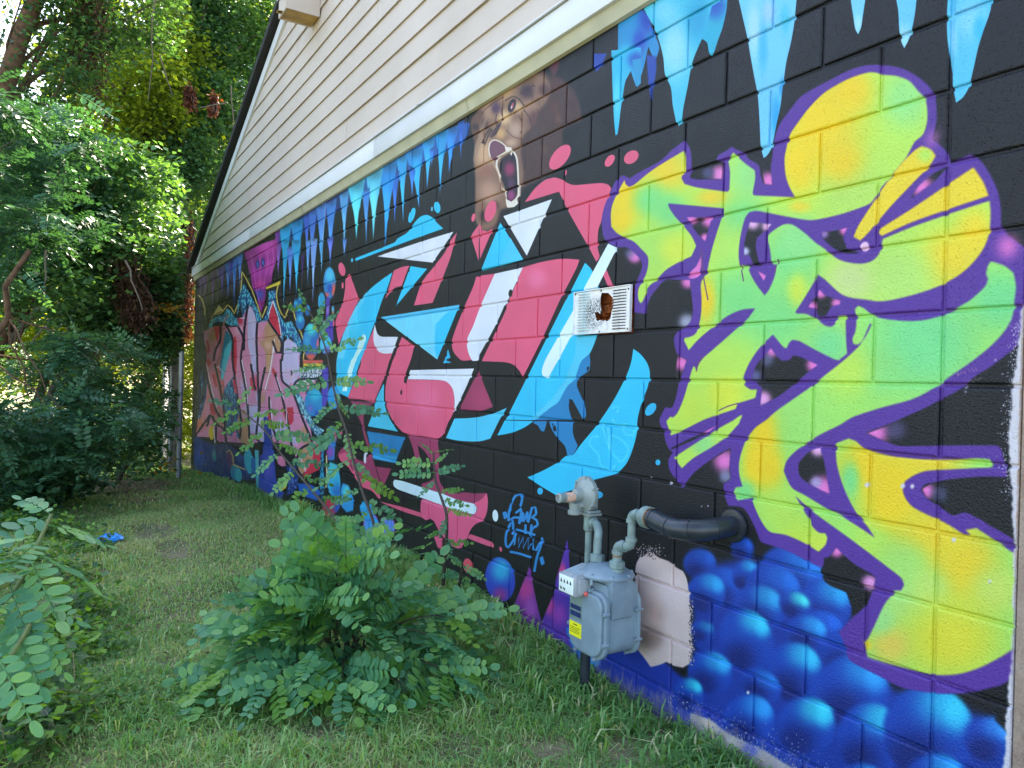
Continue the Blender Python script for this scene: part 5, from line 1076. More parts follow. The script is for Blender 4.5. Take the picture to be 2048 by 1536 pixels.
# index box with dials
ix0, ix1, iz0, iz1, iy = MX0 - 0.004, MX0 + 0.112, MZ0 + 0.235, MZ0 + 0.315, MY0 - 0.05
mloc(MB().box((ix0, iy, iz0), (ix1, MY0 + 0.03, iz1), 0.006).prism([(MY0 + 0.06, iz1 + 0.026), (MY0 + 0.06, iz1 - 0.01), (iy + 0.01, iz1 - 0.004), (iy + 0.012, iz1 + 0.004)], ix0 + 0.014, ix1 - 0.006, 'X').build('index_housing', MWL, GM))
mloc(MB().box((ix0 + 0.008, iy - 0.003, iz0 + 0.006), (ix1 - 0.012, iy + 0.0002, iz1 - 0.006), 0.001).build('dial_plate', MDIAL, GM))
for k in range(4):
    x = ix0 + 0.026 + k * 0.021
    mloc(MB().prism([(x - 0.006, iz0 + 0.046), (x + 0.005, iz0 + 0.044), (x - 0.001, iz0 + 0.060)], iy - 0.0045, iy - 0.0032, 'Y').build('dial_hand', MBLK, GM))
for k in range(2):
    x = ix0 + 0.024 + k * 0.022
    mloc(MB().prism([(x - 0.007, iz0 + 0.026), (x + 0.006, iz0 + 0.022), (x + 0.002, iz0 + 0.013), (x - 0.002, iz0 + 0.017)], iy - 0.0045, iy - 0.0032, 'Y').build('dial_hand', MBLK, GM))
mloc(MB().box((ix1, iy + 0.012, iz0 + 0.012), (ix1 + 0.012, MY0 + 0.02, iz1 - 0.01), 0.003).build('hinge', MWL, GM))
mloc(MB().lathe([(0.009, 0.0), (0.010, 0.006), (0.006, 0.012)], (ix1 + 0.011, MY0 - 0.008, iz0 + 0.014), 'X', 14).build('seal_tag', MRED, GM))
# badge and sticker on the front cover
fy = MY0 - 0.0042
mloc(MB().box((MX0 + 0.018, fy - 0.0012, MZ0 + 0.130), (MX0 + 0.100, fy + 0.001, MZ0 + 0.232), 0.0005).build('badge', simple_mat('badge_grey', lin((120, 140, 136)), 0.4), GM))
for a, c in ((0.170, 0.188), (0.142, 0.162)):
    mloc(MB().box((MX0 + 0.024, fy - 0.0022, MZ0 + a), (MX0 + 0.094, fy - 0.001, MZ0 + c)).build('badge_field', MNAV, GM))
mloc(MB().box((MX0 + 0.020, fy - 0.0014, MZ0 + 0.060), (MX0 + 0.098, fy + 0.001, MZ0 + 0.118)).build('warning_sticker', MYEL, GM))
tx = MB()
tx.box((MX0 + 0.046, fy - 0.0022, MZ0 + 0.106), (MX0 + 0.072, fy - 0.0016, MZ0 + 0.110))
for k in range(4): tx.box((MX0 + 0.027, fy - 0.0022, MZ0 + 0.096 - k * 0.007), (MX0 + 0.091 - (k % 2) * 0.006, fy - 0.0016, MZ0 + 0.0978 - k * 0.007))
mloc(tx.build('sticker_print', MBLK, GM))

# piping: riser, tee, regulator, return bend, outlet
def pobj(name, mb_, mat, root): o = mb_.build(name, mat, root); o.location = -root.location; return o
RX, RY = -1.385, -0.135
rz0 = float(gz(RX, RY))
PI_ = empty('gas_pipework', (RX, RY, rz0))
tag(PI_, 'grey gas riser and return bend joining the meter to the black pipe in the wall', 'gas pipes')
pobj('riser', MB().tube([(RX, RY, 0.12), (RX, RY, 0.68)], 0.0150, 18), MPG, PI_)
pobj('ground_pipe', MB().tube([(RX, RY, rz0 - 0.1), (RX, RY, 0.165)], 0.0215, 18).lathe([(0.026, 0.150), (0.026, 0.175), (0.018, 0.180)], (RX, RY, 0), 'Z', 18), MPB, PI_)
pobj('tee', MB().lathe([(0.021, 0.655), (0.023, 0.66), (0.023, 0.715), (0.021, 0.72)], (RX, RY, 0), 'Z', 8).lathe([(0.022, 0.0), (0.024, 0.004), (0.024, 0.018), (0.020, 0.022)], (RX + 0.018, RY, 0.694), 'X', 18), MPG, PI_)
LH = (-1.292, -0.160); RH = (-1.165, -0.160)
arc = [(RX + 0.03, RY, 0.694)]
for i in range(9):
    a = math.radians(90 - 90 * i / 8); arc.append((RX + 0.042 + 0.052 * math.cos(a) * 1.0, RY + (LH[1] - RY) * i / 8, 0.634 + 0.060 * math.sin(a)))
arc = arc + [(LH[0], LH[1], 0.60), (LH[0], LH[1], 0.565)]
pobj('return_bend', MB().tube(arc, 0.0175, 18), MPG, PI_)
def union(c, z, s=1.0): return MB().lathe([(0.026 * s, z), (0.031 * s, z + 0.003), (0.031 * s, z + 0.026), (0.027 * s, z + 0.030), (0.020 * s, z + 0.031)], (c[0], c[1], 0), 'Z', 8).lathe([(0.028 * s, z - 0.012), (0.028 * s, z)], (c[0], c[1], 0), 'Z', 20)
pobj('meter_union', union(LH, 0.547), MPG, PI_); pobj('meter_union', union(RH, 0.547), MPG, PI_)
def elbow(p0, p1, p2, r, rc=None):
    """pipe elbow with collars, from p0 round the corner p1 to p2"""
    p0, p1, p2 = Vector(p0), Vector(p1), Vector(p2); pts = []
    for i in range(9):
        t = i / 8; pts.append((1 - t) ** 2 * p0 + 2 * t * (1 - t) * p1 + t * t * p2)
    mb_ = MB().tube(pts, r, 18)
    for a, b2 in ((p0, p1), (p2, p1)):
        d = (a - b2).normalized(); mb_.tube([a - d * 0.006, a + d * 0.007], r * 1.18, 18)
    return mb_
q1 = Vector((RH[0], RH[1], 0.640)); q2 = q1 + Vector((0.052, 0.010, 0.004))
pobj('nipple', MB().tube([(RH[0], RH[1], 0.57), (RH[0], RH[1], 0.62)], 0.0185, 18), MPG, PI_)
pobj('elbow', elbow((RH[0], RH[1], 0.612), q1, q1 + Vector((0.026, 0.004, 0.001)), 0.0195), MPG, PI_)
pobj('elbow', elbow(q1 + Vector((0.036, 0.005, 0.001)), q2 + Vector((0.016, 0, 0)), q2 + Vector((0.016, 0.002, 0.030)), 0.0195), MPG, PI_)
q3 = q2 + Vector((0.016, 0.002, 0.0))
pobj('nipple', MB().tube([q3 + Vector((0, 0, 0.02)), q3 + Vector((0, 0, 0.105))], 0.0160, 18), MPG, PI_)
q4 = Vector((q3.x, q3.y, 0.775))
pobj('elbow', elbow((q4.x, q4.y, 0.747), q4, q4 + Vector((0.030, 0.0, 0.0)), 0.0195), MPG, PI_)
pobj('reducer', MB().lathe([(0.018, 0.030), (0.022, 0.040), (0.026, 0.052), (0.036, 0.070), (0.042, 0.076), (0.042, 0.104), (0.036, 0.107)], (q4.x, q4.y, q4.z), 'X', 26), MPG, PI_)
bp_ = [(q4.x + 0.10, q4.y, 0.775), (q4.x + 0.15, q4.y - 0.002, 0.773), (q4.x + 0.20, q4.y - 0.012, 0.766), (q4.x + 0.25, q4.y - 0.014, 0.762)]
cx_, cy_ = q4.x + 0.25, q4.y - 0.014
tgt = Vector((-0.715, 0.0))
bend = []
for i in range(1, 9):
    t = i / 8; p0_, p1_, p2_ = Vector((cx_, cy_)), Vector((-0.722, cy_ + 0.0)), Vector((-0.716, cy_ + 0.11)); q = (1 - t) ** 2 * p0_ + 2 * t * (1 - t) * p1_ + t * t * p2_; bend.append((q.x, q.y, 0.762 + 0.020 * t))
bp_ += bend + [(-0.715, 0.02, 0.785)]
pobj('black_pipe', MB().tube(bp_, 0.0370, 26), MPB, PI_)
for pa, pb2 in ((bp_[2], bp_[3]), (bend[1], bend[2]), (bend[5], bend[6]), (bp_[0], bp_[1])):
    a, b2 = Vector(pa), Vector(pb2); c = (a + b2) / 2; d = (b2 - a).normalized()
    pobj('weld_band', MB().tube([c - d * 0.004, c + d * 0.004], 0.0392, 26), MPB, PI_)
pobj('wall_collar', MB().lathe([(0.060, -0.004), (0.057, -0.014), (0.043, -0.016)], (-0.715, 0, 0.785), 'Y', 26), MPB, PI_)

RG = empty('gas_regulator', (RX, RY, 0.72))
tag(RG, 'grey gas regulator with round diaphragm case and stubby spring tube above the meter', 'gas regulator')
cy = RY - 0.02; cz = 0.812
pobj('flange', MB().box((RX - 0.045, RY - 0.034, 0.722), (RX + 0.045, RY + 0.034, 0.732), 0.002).box((RX - 0.040, RY - 0.030, 0.7335), (RX + 0.040, RY + 0.030, 0.744), 0.002), MG2, RG)
pobj('body', MB().box((RX - 0.020, RY - 0.022, 0.744), (RX + 0.024, RY + 0.030, 0.79), 0.008).tube([(RX, RY + 0.006, 0.75), (RX, RY + 0.006, 0.815)], [0.028, 0.024], 18), MG2, RG)
pobj('diaphragm_case', MB().lathe([(0.020, 0.030), (0.040, 0.027), (0.058, 0.018), (0.0640, 0.009), (0.074, 0.008), (0.075, 0.001), (0.072, 0.000), (0.072, -0.002), (0.075, -0.003), (0.074, -0.010), (0.064, -0.011), (0.056, -0.019), (0.042, -0.025), (0.028, -0.030), (0.022, -0.060), (0.010, -0.062)], (RX, cy, cz), 'Y', 36), MG2, RG)
for k in range(6):
    a = k * math.pi / 3 + 0.4
    pobj('case_bolt', MB().lathe([(0.006, 0.012), (0.006, -0.015), (0.004, -0.017)], (RX + 0.070 * math.cos(a), cy, cz + 0.070 * math.sin(a)), 'Y', 10), MG2, RG)
pobj('spring_tube', MB().lathe([(0.0195, -0.040), (0.0195, -0.128), (0.0210, -0.130), (0.0210, -0.142), (0.014, -0.145), (0.012, -0.136)], (RX, cy, cz - 0.010), 'Y', 24), MG2, RG)
pobj('label_band', MB().lathe([(0.0200, -0.066), (0.0203, -0.067), (0.0203, -0.108), (0.0200, -0.109)], (RX, cy, cz - 0.010), 'Y', 24), MORG, RG)
pobj('inlet_boss', MB().tube([(RX - 0.005, cy - 0.055, 0.776), (RX - 0.005, cy - 0.055, 0.742)], [0.024, 0.020], 18).lathe([(0.026, 0.728), (0.028, 0.731), (0.028, 0.744), (0.022, 0.746)], (RX - 0.005, cy - 0.055, 0), 'Z', 20).box((RX - 0.022, cy - 0.06, 0.756), (RX + 0.016, cy, 0.778), 0.006), MG2, RG)
pobj('drip_elbow', MB().tube([(RX - 0.004, cy - 0.08, cz - 0.028), (RX - 0.004, cy - 0.062, cz - 0.04)], 0.008, 12), MG2, RG)

MRUST = simple_mat('thread_rust', (0.24, 0.12, 0.05), 0.9, var=0.6, scale=60)
for c, ax, r_ in (((RH[0], RH[1], 0.596), 'Z', .0193), ((q3.x, q3.y, q3.z + .034), 'Z', .0178), ((q4.x, q4.y, 0.741), 'Z', .0178), ((RX, RY, 0.654), 'Z', .0165), ((q4.x + 0.030, q4.y, q4.z), 'X', .0215), ((q4.x + 0.108, q4.y, q4.z), 'X', .0392), ((q1.x + .031, q1.y + .0045, q1.z), 'X', .0205)):
    h = {'Z': c[2], 'X': c[0]}[ax]; cc = (c[0], c[1], 0) if ax == 'Z' else (0, c[1], c[2])
    pobj('rusty_thread', MB().lathe([(r_ - .003, h - .003), (r_, h - .0025), (r_, h + .0025), (r_ - .003, h + .003)], cc, ax, 18), MRUST, PI_)
# ------------------------------------------------------------------ foliage
def leaf_mat(name, c0, c1, c2, trans=0.45, rough=0.42, tint=True):
    """leaf: colour varies by leaf through the 'tint' attribute; light passes through it"""
    m = bpy.data.materials.new(name); m.use_nodes = True
    nt = m.node_tree; nt.nodes.remove(nt.nodes['Principled BSDF']); out = nt.nodes['Material Output']
    at = N(nt, 'ShaderNodeAttribute', attribute_name='tint')
    oi = N(nt, 'ShaderNodeObjectInfo')
    s = N(nt, 'ShaderNodeSeparateColor'); nt.links.new(at.outputs['Color'], s.inputs[0])
    ad = N(nt, 'ShaderNodeMath', operation='MULTIPLY_ADD'); ad.inputs[1].default_value = 0.5; nt.links.new(oi.outputs['Random'], ad.inputs[0]); nt.links.new(s.outputs[0], ad.inputs[2])
    sb = N(nt, 'ShaderNodeMath', operation='SUBTRACT'); sb.inputs[1].default_value = 0.25; nt.links.new(ad.outputs[0], sb.inputs[0])
    r = ramp(nt, sb.outputs[0], [(0.0, c0), (0.5, c1), (1.0, c2)])
    d = N(nt, 'ShaderNodeBsdfPrincipled'); nt.links.new(r.outputs[0], d.inputs['Base Color']); d.inputs['Roughness'].default_value = rough; d.inputs['Specular IOR Level'].default_value = 0.4
    t = N(nt, 'ShaderNodeBsdfTranslucent')
    tcx = mixc(nt, 1.0, r.outputs[0], (1.9, 1.75, 0.55), 'MULTIPLY'); nt.links.new(tcx, t.inputs[0])
    mx = N(nt, 'ShaderNodeMixShader'); mx.inputs[0].default_value = trans
    nt.links.new(d.outputs[0], mx.inputs[1]); nt.links.new(t.outputs[0], mx.inputs[2]); nt.links.new(mx.outputs[0], out.inputs[0])
    return m
ML_LOC = leaf_mat('locust_leaf', (0.036, 0.140, 0.074), (0.085, 0.265, 0.125), (0.24, 0.44, 0.10), 0.3)
ML_LOC2 = leaf_mat('feathery_leaf', (0.028, 0.095, 0.058), (0.060, 0.170, 0.098), (0.12, 0.27, 0.10), 0.3)
ML_VINE = leaf_mat('vine_leaf', (0.034, 0.100, 0.050), (0.075, 0.185, 0.080), (0.15, 0.31, 0.085), 0.3)
ML_SUN = leaf_mat('painted_sunlit_leaf', (0.08, 0.13, 0.025), (0.17, 0.24, 0.035), (0.30, 0.36, 0.045), 0.6)  # brighter, yellower tree leaf: sunlight is painted into its colour
ML_LOW = leaf_mat('young_leaf', (0.05, 0.17, 0.05), (0.10, 0.26, 0.05), (0.20, 0.36, 0.04), 0.4)
ML_TREE = leaf_mat('tree_leaf', (0.026, 0.074, 0.036), (0.058, 0.140, 0.056), (0.13, 0.25, 0.065), 0.42)
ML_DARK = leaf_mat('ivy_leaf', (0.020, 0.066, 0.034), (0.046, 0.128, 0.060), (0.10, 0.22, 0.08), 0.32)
ML_DRY = leaf_mat('dry_vine', (0.05, 0.026, 0.016), (0.11, 0.06, 0.036), (0.20, 0.12, 0.07), 0.2, 0.8)
ML_RED = leaf_mat('red_dead_leaf', (0.06, 0.016, 0.014), (0.12, 0.034, 0.026), (0.2, 0.07, 0.04), 0.2, 0.8)
ML_ORG = leaf_mat('orange_leaf', (0.30, 0.14, 0.02), (0.42, 0.22, 0.03), (0.5, 0.34, 0.06), 0.4, 0.6)
ML_GRASS = leaf_mat('grass_blade', (0.080, 0.200, 0.062), (0.205, 0.415, 0.130), (0.60, 0.58, 0.33), 0.38, 0.5)
ML_STRAW = leaf_mat('dry_straw', (0.16, 0.12, 0.07), (0.30, 0.235, 0.14), (0.45, 0.36, 0.24), 0.15, 0.8)
MBARK = simple_mat('bark', (0.075, 0.056, 0.042), 0.95, var=0.5, scale=14.0, bump=0.02)
MBARK2 = simple_mat('brown_trunk', (0.11, 0.06, 0.034), 0.95, var=0.5, scale=18.0, bump=0.015)
MSTEM = simple_mat('stem_brown', (0.05, 0.036, 0.022), 0.6, var=0.4, scale=40.0)
MSTEMG = simple_mat('stem_green', (0.09, 0.13, 0.03), 0.6, var=0.3, scale=40.0)

def rand_rot(n, up=0.6):
    nrm = rng.normal(0, 1, (n, 3)); nrm /= np.linalg.norm(nrm, axis=1)[:, None]
    nrm[:, 2] = np.abs(nrm[:, 2]) + up; nrm /= np.linalg.norm(nrm, axis=1)[:, None]
    a = rng.normal(0, 1, (n, 3)); a -= (a * nrm).sum(1)[:, None] * nrm; a /= np.linalg.norm(a, axis=1)[:, None]
    return nrm, a, np.cross(nrm, a)
def cloud_points(cl, n, spread=0.16, nsub=None):
    """points in leafy sub-clumps on the shells of ellipsoids: (x,y,z,rx,ry,rz)"""
    cl = np.array(cl, float); w = (cl[:, 3] * cl[:, 4] * cl[:, 5]) ** 0.75; w /= w.sum()
    nsub = nsub or max(20, n // 60)
    k = rng.choice(len(cl), nsub, p=w)
    d = rng.normal(0, 1, (nsub, 3)); d /= np.linalg.norm(d, axis=1)[:, None]
    rr = rng.uniform(0.35, 1.0, nsub) ** 0.6
    sc_ = cl[k][:, :3] + d * rr[:, None] * cl[k][:, 3:6]
    szs = rng.uniform(0.5, 1.4, nsub) * spread
    j = rng.integers(0, nsub, n)
    off = rng.normal(0, 1, (n, 3)) * szs[j][:, None] * np.array([1, 1, 0.6])
    return sc_[j] + off, j, rng.uniform(0, 1, nsub)
LT = np.array([[0, 0, 0], [0.34, 0.30, 0.03], [0.75, 0.24, 0.0], [1.0, 0, -0.06], [0.75, -0.24, 0.0], [0.34, -0.30, 0.03]])
LF4 = np.array([[0, 1, 3], [0, 3, 5]])
def leaf_mesh(name, Pn, size, mat, tint, up=0.6, droop=0.0):
    n = len(Pn); nrm, a, b2 = rand_rot(n, up)
    if droop: a[:, 2] -= droop; a /= np.linalg.norm(a, axis=1)[:, None]
    s = size * rng.uniform(0.6, 1.35, n)
    T = np.array([[0, 0, 0], [0.48, 0.33, 0.05], [1.0, 0, -0.05], [0.48, -0.33, 0.05]])
    V = (Pn[:, None, :] + (T[None, :, 0:1] * a[:, None, :] + T[None, :, 1:2] * b2[:, None, :] + T[None, :, 2:3] * nrm[:, None, :]) * s[:, None, None]).reshape(-1, 3)
    base = np.arange(n)[:, None] * 4
    F = np.concatenate([base + np.array([[0, 1, 2]]), base + np.array([[0, 2, 3]])])
    t = np.clip(tint, 0, 1); C4 = np.repeat(np.column_stack([t, t, t, np.ones(n)]), 4, axis=0)
    return mesh_np(name, V, F, mat, False, C4)
def frond_template(pairs=7, ll=0.16, lw=0.085, oval=6, droop=0.25, tilt=0.2, seed=0, rw=0.009):
    """pinnate leaf of unit length along +X: rachis and rounded leaflets"""
    r = np.random.default_rng(seed); V = []; F = []; tn = []
    def z(x): return -droop * x * x
    xsr = np.linspace(0, 1, 5)
    for x in xsr: V += [(x, -rw, z(x)), (x, rw, z(x)), (x, 0, z(x) + rw)]; tn += [0.35] * 3
    for i in range(4):
        a = i * 3; F += [(a, a + 3, a + 4), (a, a + 4, a + 1), (a + 1, a + 4, a + 5), (a + 1, a + 5, a + 2)]
    def leaflet(x, ang, L_, W_):
        base = len(V); t0 = r.uniform(.3, .7); tl = r.normal(0, tilt); dz = r.normal(0, tilt * .6) - .1
        ca, sa = math.cos(ang), math.sin(ang); up = 0.10
        out = [(0.02, 0)] + [(0.5 - 0.5 * math.cos(math.pi * k / (oval)), math.sin(math.pi * k / oval)) for k in range(1, oval)] + [(1.0, 0)]
        top = [(u, v * W_ / 2 / L_) for u, v in out]; bot = [(u, -v * W_ / 2 / L_) for u, v in out[1:-1]][::-1]
        for u, v in top + bot:
            lx, ly = u * L_, v * L_
            zz = z(x) + lx * dz + ly * tl + abs(ly) * 0.25 * up * 10 * 0.25
            V.append((x + lx * ca - ly * sa, lx * sa + ly * ca, zz)); tn.append(t0 + (0.12 if 0.2 < u < 0.8 else 0))
        m_ = len(top) + len(bot)
        for k in range(1, m_ - 1): F.append((base, base + k, base + k + 1))
    for k in range(pairs):
        x = 0.16 + 0.80 * k / pairs + r.uniform(-.01, .01); sz = (0.75 + 0.35 * math.sin(math.pi * (k + .6) / pairs)) * r.uniform(.9, 1.1)
        for s in (1, -1):
            if oval > 3 and r.uniform() < .05: continue
            q_ = r.uniform(.82, 1.12); leaflet(x + r.uniform(-.012, .012), s * math.radians(r.uniform(55, 80)), ll * sz * q_, lw * sz * q_ * r.uniform(.88, 1.1))
    leaflet(0.97, r.normal(0, .15), ll * 1.0, lw * 1.0)
    return np.array(V), np.array(F), np.array(tn)
def fronds_mesh(name, Pn, dirs, length, mat, tmpl, tint, nflip=0.5):
    """many fronds in one mesh (far trees): directions dirs (n,3)"""
    n = len(Pn); TV, TF, TT = tmpl
    d = dirs / np.linalg.norm(dirs, axis=1)[:, None]
    up = np.tile([0, 0, 1.0], (n, 1)) + rng.normal(0, 0.35, (n, 3)); up -= (up * d).sum(1)[:, None] * d; up /= np.linalg.norm(up, axis=1)[:, None]
    sd_ = np.cross(up, d)
    L_ = length * rng.uniform(.7, 1.25, n)
    V = (Pn[:, None, :] + (TV[None, :, 0:1] * d[:, None, :] + TV[None, :, 1:2] * sd_[:, None, :] + TV[None, :, 2:3] * up[:, None, :]) * L_[:, None, None]).reshape(-1, 3)
    F = (np.arange(n)[:, None, None] * len(TV) + TF[None]).reshape(-1, 3)
    t = np.clip(tint[:, None] + (TT[None] - 0.5) * 0.4, 0, 1).ravel()
    return mesh_np(name, V, F, mat, False, np.column_stack([t, t, t, np.ones(len(t))]))
FAR_T = frond_template(7, 0.20, 0.105, 2, 0.25, 0.25, 5)

def clear_of_wall(Q):   # nothing grows over the strip of lawn that runs along the wall
    return ~((Q[:, 0] > -13.1) & (Q[:, 1] > -2.15 + (1.14 - Q[:, 0]) * 0.15 - .12) & (Q[:, 1] < 9))
def trunk_mb(pts, r0, r1, n=10):
    m_ = len(pts); return MB().tube(pts, [r0 + (r1 - r0) * i / (m_ - 1) for i in range(m_)], n)
def limb_pts(a, b2, wob=0.15, k=6):
    a, b2 = Vector(a), Vector(b2); out = []
    for i in range(k + 1):
        t = i / k; p = a.lerp(b2, t)
        if 0 < i < k: p += Vector((random.gauss(0, wob), random.gauss(0, wob), random.gauss(0, wob * .5))) * (b2 - a).length * 0.25
        out.append(p)
    return out
def tree(name, label, base, top, r0, clumps, nleaf, size, mat, tint=(0.3, 0.7), spread=0.3, bark=None, kind='leaf', frond_len=0.35, cat='tree', group=None, ivy=0, up=0.6, limbs=6, droop=0.0):
    bx, by = base[0], base[1]; bz = float(gz(bx, by)) - 0.1
    root = empty(name, (bx, by, bz)); tag(root, label, cat, group)
    B = Vector((bx, by, bz))
    tp = [Vector(p) for p in limb_pts((bx, by, bz), top, 0.05, 8)]
    mb_ = trunk_mb([p - B for p in tp], r0, r0 * 0.45)
    for i in range(limbs):
        c = random.choice(clumps); s = tp[random.randint(3, 7)]
        e = Vector(c[:3]) + Vector((random.gauss(0, c[3] * .4), random.gauss(0, c[4] * .4), random.gauss(0, c[5] * .4)))
        lp_ = [Vector(p) - B for p in limb_pts(s, e, 0.12, 5)]
        mb_.tube(lp_, [r0 * 0.22 * (1 - .8 * k / 5) for k in range(6)], 6)
    mb_.build('trunk', bark or MBARK, root)
    Pn, j, sub = cloud_points(clumps, nleaf, spread)
    ok = clear_of_wall(Pn); Pn, j = Pn[ok], j[ok]; nleaf = len(Pn)
    Pn = Pn - np.array([bx, by, bz])
    t = tint[0] + (tint[1] - tint[0]) * sub[j] + rng.normal(0, 0.12, nleaf)
    if kind == 'leaf': me = leaf_mesh('crown', Pn, size, mat, t, up, droop)
    else:
        d = rng.normal(0, 1, (nleaf, 3)); d[:, 2] = d[:, 2] * 0.35 - 0.12
        me = fronds_mesh('crown', Pn, d, frond_len, mat, FAR_T, t)
    link('crown', me, root)
    if ivy:
        k = rng.integers(0, 8, ivy); f_ = rng.uniform(0, 1, ivy)
        T_ = np.array([list(p - B) for p in tp]); Pn = T_[k] * (1 - f_[:, None]) + T_[k + 1] * f_[:, None]
        a = rng.uniform(0, 2 * math.pi, ivy); rr = r0 * (1.0 + np.abs(rng.normal(0, 0.9, ivy)))
        Pn[:, 0] += rr * np.cos(a); Pn[:, 1] += rr * np.sin(a)
        link('ivy', leaf_mesh('ivy', Pn, size * 1.1, ML_DARK, rng.uniform(0, 1, ivy), 0.2, 0.4), root)
    return root
def w3(px, py, d): return tuple(at_dist(px, py, d))
def clump(px, py, d, rx, rz, ry=None): 
    p = at_dist(px, py, d); return (p[0], p[1], p[2], ry or rx, rx, rz)

# ---- the wood, from near to far: low locust growth, middle trees, tall trees, background
# near locust saplings at the left edge of the lawn
tree('locust_sapling', 'bluish green locust sapling leaning over the left edge of the lawn', (-7.6, -3.1), w3(60, 500, 8.2), 0.05,
     [clump(60, 640, 8.3, .62, .45), clump(170, 700, 8.6, .6, .4), clump(40, 800, 8.0, .6, .45), clump(150, 820, 8.4, .6, .38), clump(260, 740, 9.0, .45, .35), clump(20, 480, 8.6, .5, .55), clump(90, 910, 8.2, .5, .3)],
     900, 0.05, ML_LOC2, (0.0, 0.55), 0.12, kind='frond', frond_len=0.30, bark=MBARK2, limbs=10)
tree('locust_sapling', 'tall feathery locust at the left picture edge reaching toward the bright sky gap', (-8.6, -3.6), w3(-60, 250, 9.2), 0.07,
     [clump(30, 330, 9.4, .7, .5), clump(110, 260, 9.8, .6, .4), clump(60, 420, 9.2, .6, .4), clump(-60, 300, 9.2, .7, .7)],
     620, 0.05, ML_LOC2, (0.0, 0.6), 0.13, kind='frond', frond_len=0.34, limbs=8)
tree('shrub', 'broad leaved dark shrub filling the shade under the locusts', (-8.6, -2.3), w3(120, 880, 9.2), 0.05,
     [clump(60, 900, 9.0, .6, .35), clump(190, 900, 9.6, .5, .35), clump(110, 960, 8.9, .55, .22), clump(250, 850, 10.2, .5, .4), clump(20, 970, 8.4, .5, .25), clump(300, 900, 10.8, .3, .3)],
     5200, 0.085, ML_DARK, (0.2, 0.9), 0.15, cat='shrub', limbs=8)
tree('shrub', 'bright green maple like shrub beside the fence post', (-10.6, -1.3), w3(300, 800, 11.2), 0.04,
     [clump(300, 820, 11.4, .42, .45), clump(240, 760, 11.4, .4, .3), clump(310, 700, 12.2, .5, .3)], 2600, 0.07, ML_TREE, (0.2, 0.9), 0.14, cat='shrub')
# wall of vines and mid-height trees
mid = [('vine_covered_tree', 'leafy tree with a leaning brown trunk in the dark gap at left', (-10.6, -3.4), (150, 380, 11.2), 0.09, [clump(60, 560, 10.8, .7, .5), clump(200, 480, 11.4, .8, .55), clump(240, 380, 11.8, .7, .5), clump(120, 340, 11.6, .8, .4), clump(20, 420, 11.0, .6, .5), clump(300, 560, 12.2, .6, .4)], 19000, 0.095, ML_VINE, (0.1, 0.9), MBARK2, 0),
       ('vine_covered_tree', 'broad mid green tree draped with vines in front of the bright gap', (-12.4, -2.4), (260, 300, 13), 0.06, [clump(270, 480, 12.8, .7, .6), clump(295, 560, 12.9, .35, .6), clump(230, 600, 12.4, .8, .6), clump(320, 400, 14.4, .45, .6), clump(370, 320, 15.6, .6, .6), clump(400, 200, 16, .5, .7), clump(290, 660, 12.6, .55, .4), clump(345, 690, 12.6, .25, .4)], 26000, 0.092, ML_VINE, (0.2, 0.85), None, 0),
       ('vine_covered_tree', 'tree hung with trailing vines close to the black roof edge', (-13.9, -0.8), (450, 60, 17), 0.08, [clump(400, 400, 16.6, .5, .8), clump(440, 300, 17, .6, .8), clump(470, 200, 17.2, .6, .9), clump(510, 120, 17.6, .7, .8), clump(350, 480, 15.6, .4, .6), clump(550, 20, 18, .8, .7), clump(345, 620, 15, .3, .6), clump(380, 530, 16, .3, .6), clump(480, 60, 17.6, .8, .8)], 24000, 0.088, ML_VINE, (0.1, 0.8), None, 1600),
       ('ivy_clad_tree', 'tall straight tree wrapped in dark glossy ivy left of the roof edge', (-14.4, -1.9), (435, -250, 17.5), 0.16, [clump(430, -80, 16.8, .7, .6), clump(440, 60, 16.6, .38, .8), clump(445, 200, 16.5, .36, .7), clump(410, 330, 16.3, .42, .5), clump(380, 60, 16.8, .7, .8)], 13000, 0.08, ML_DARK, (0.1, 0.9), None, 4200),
       ('vine_covered_tree', 'thick brown tree matted with hanging dry vines at upper left', (-12.0, -4.1), (165, -250, 13.2), 0.19, [clump(160, -120, 13.2, 1.0, .6), clump(110, 140, 12.6, .5, .5), clump(200, 60, 12.8, .35, .7), clump(60, 240, 12.4, .5, .4), clump(280, 40, 13.6, .6, .4), clump(120, 20, 13.0, .5, .4), clump(300, -60, 14.0, .9, .5), clump(210, 330, 12.9, .5, .35)], 16000, 0.075, ML_TREE, (0.1, 0.7), MBARK2, 1800)]
for nm, lb, base, tp, r0, cl, n, s, mt, ti, bk, iv in mid:
    tree(nm, lb, base, w3(*tp), r0, cl, n, s, mt, ti, 0.2, bark=bk, ivy=iv, limbs=9)
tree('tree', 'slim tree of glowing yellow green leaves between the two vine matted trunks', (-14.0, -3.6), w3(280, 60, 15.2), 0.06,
     [clump(250, 160, 15.0, .8, .7), clump(340, 110, 15.6, .7, .7), clump(310, 230, 15.4, .8, .5), clump(230, 260, 15.0, .6, .4), clump(370, 210, 16.4, .5, .6)], 9000, 0.095, ML_SUN, (0.2, 1.0), 0.26, limbs=6)  # sunny gap suggested by the leaf colour with painted-in sunlight
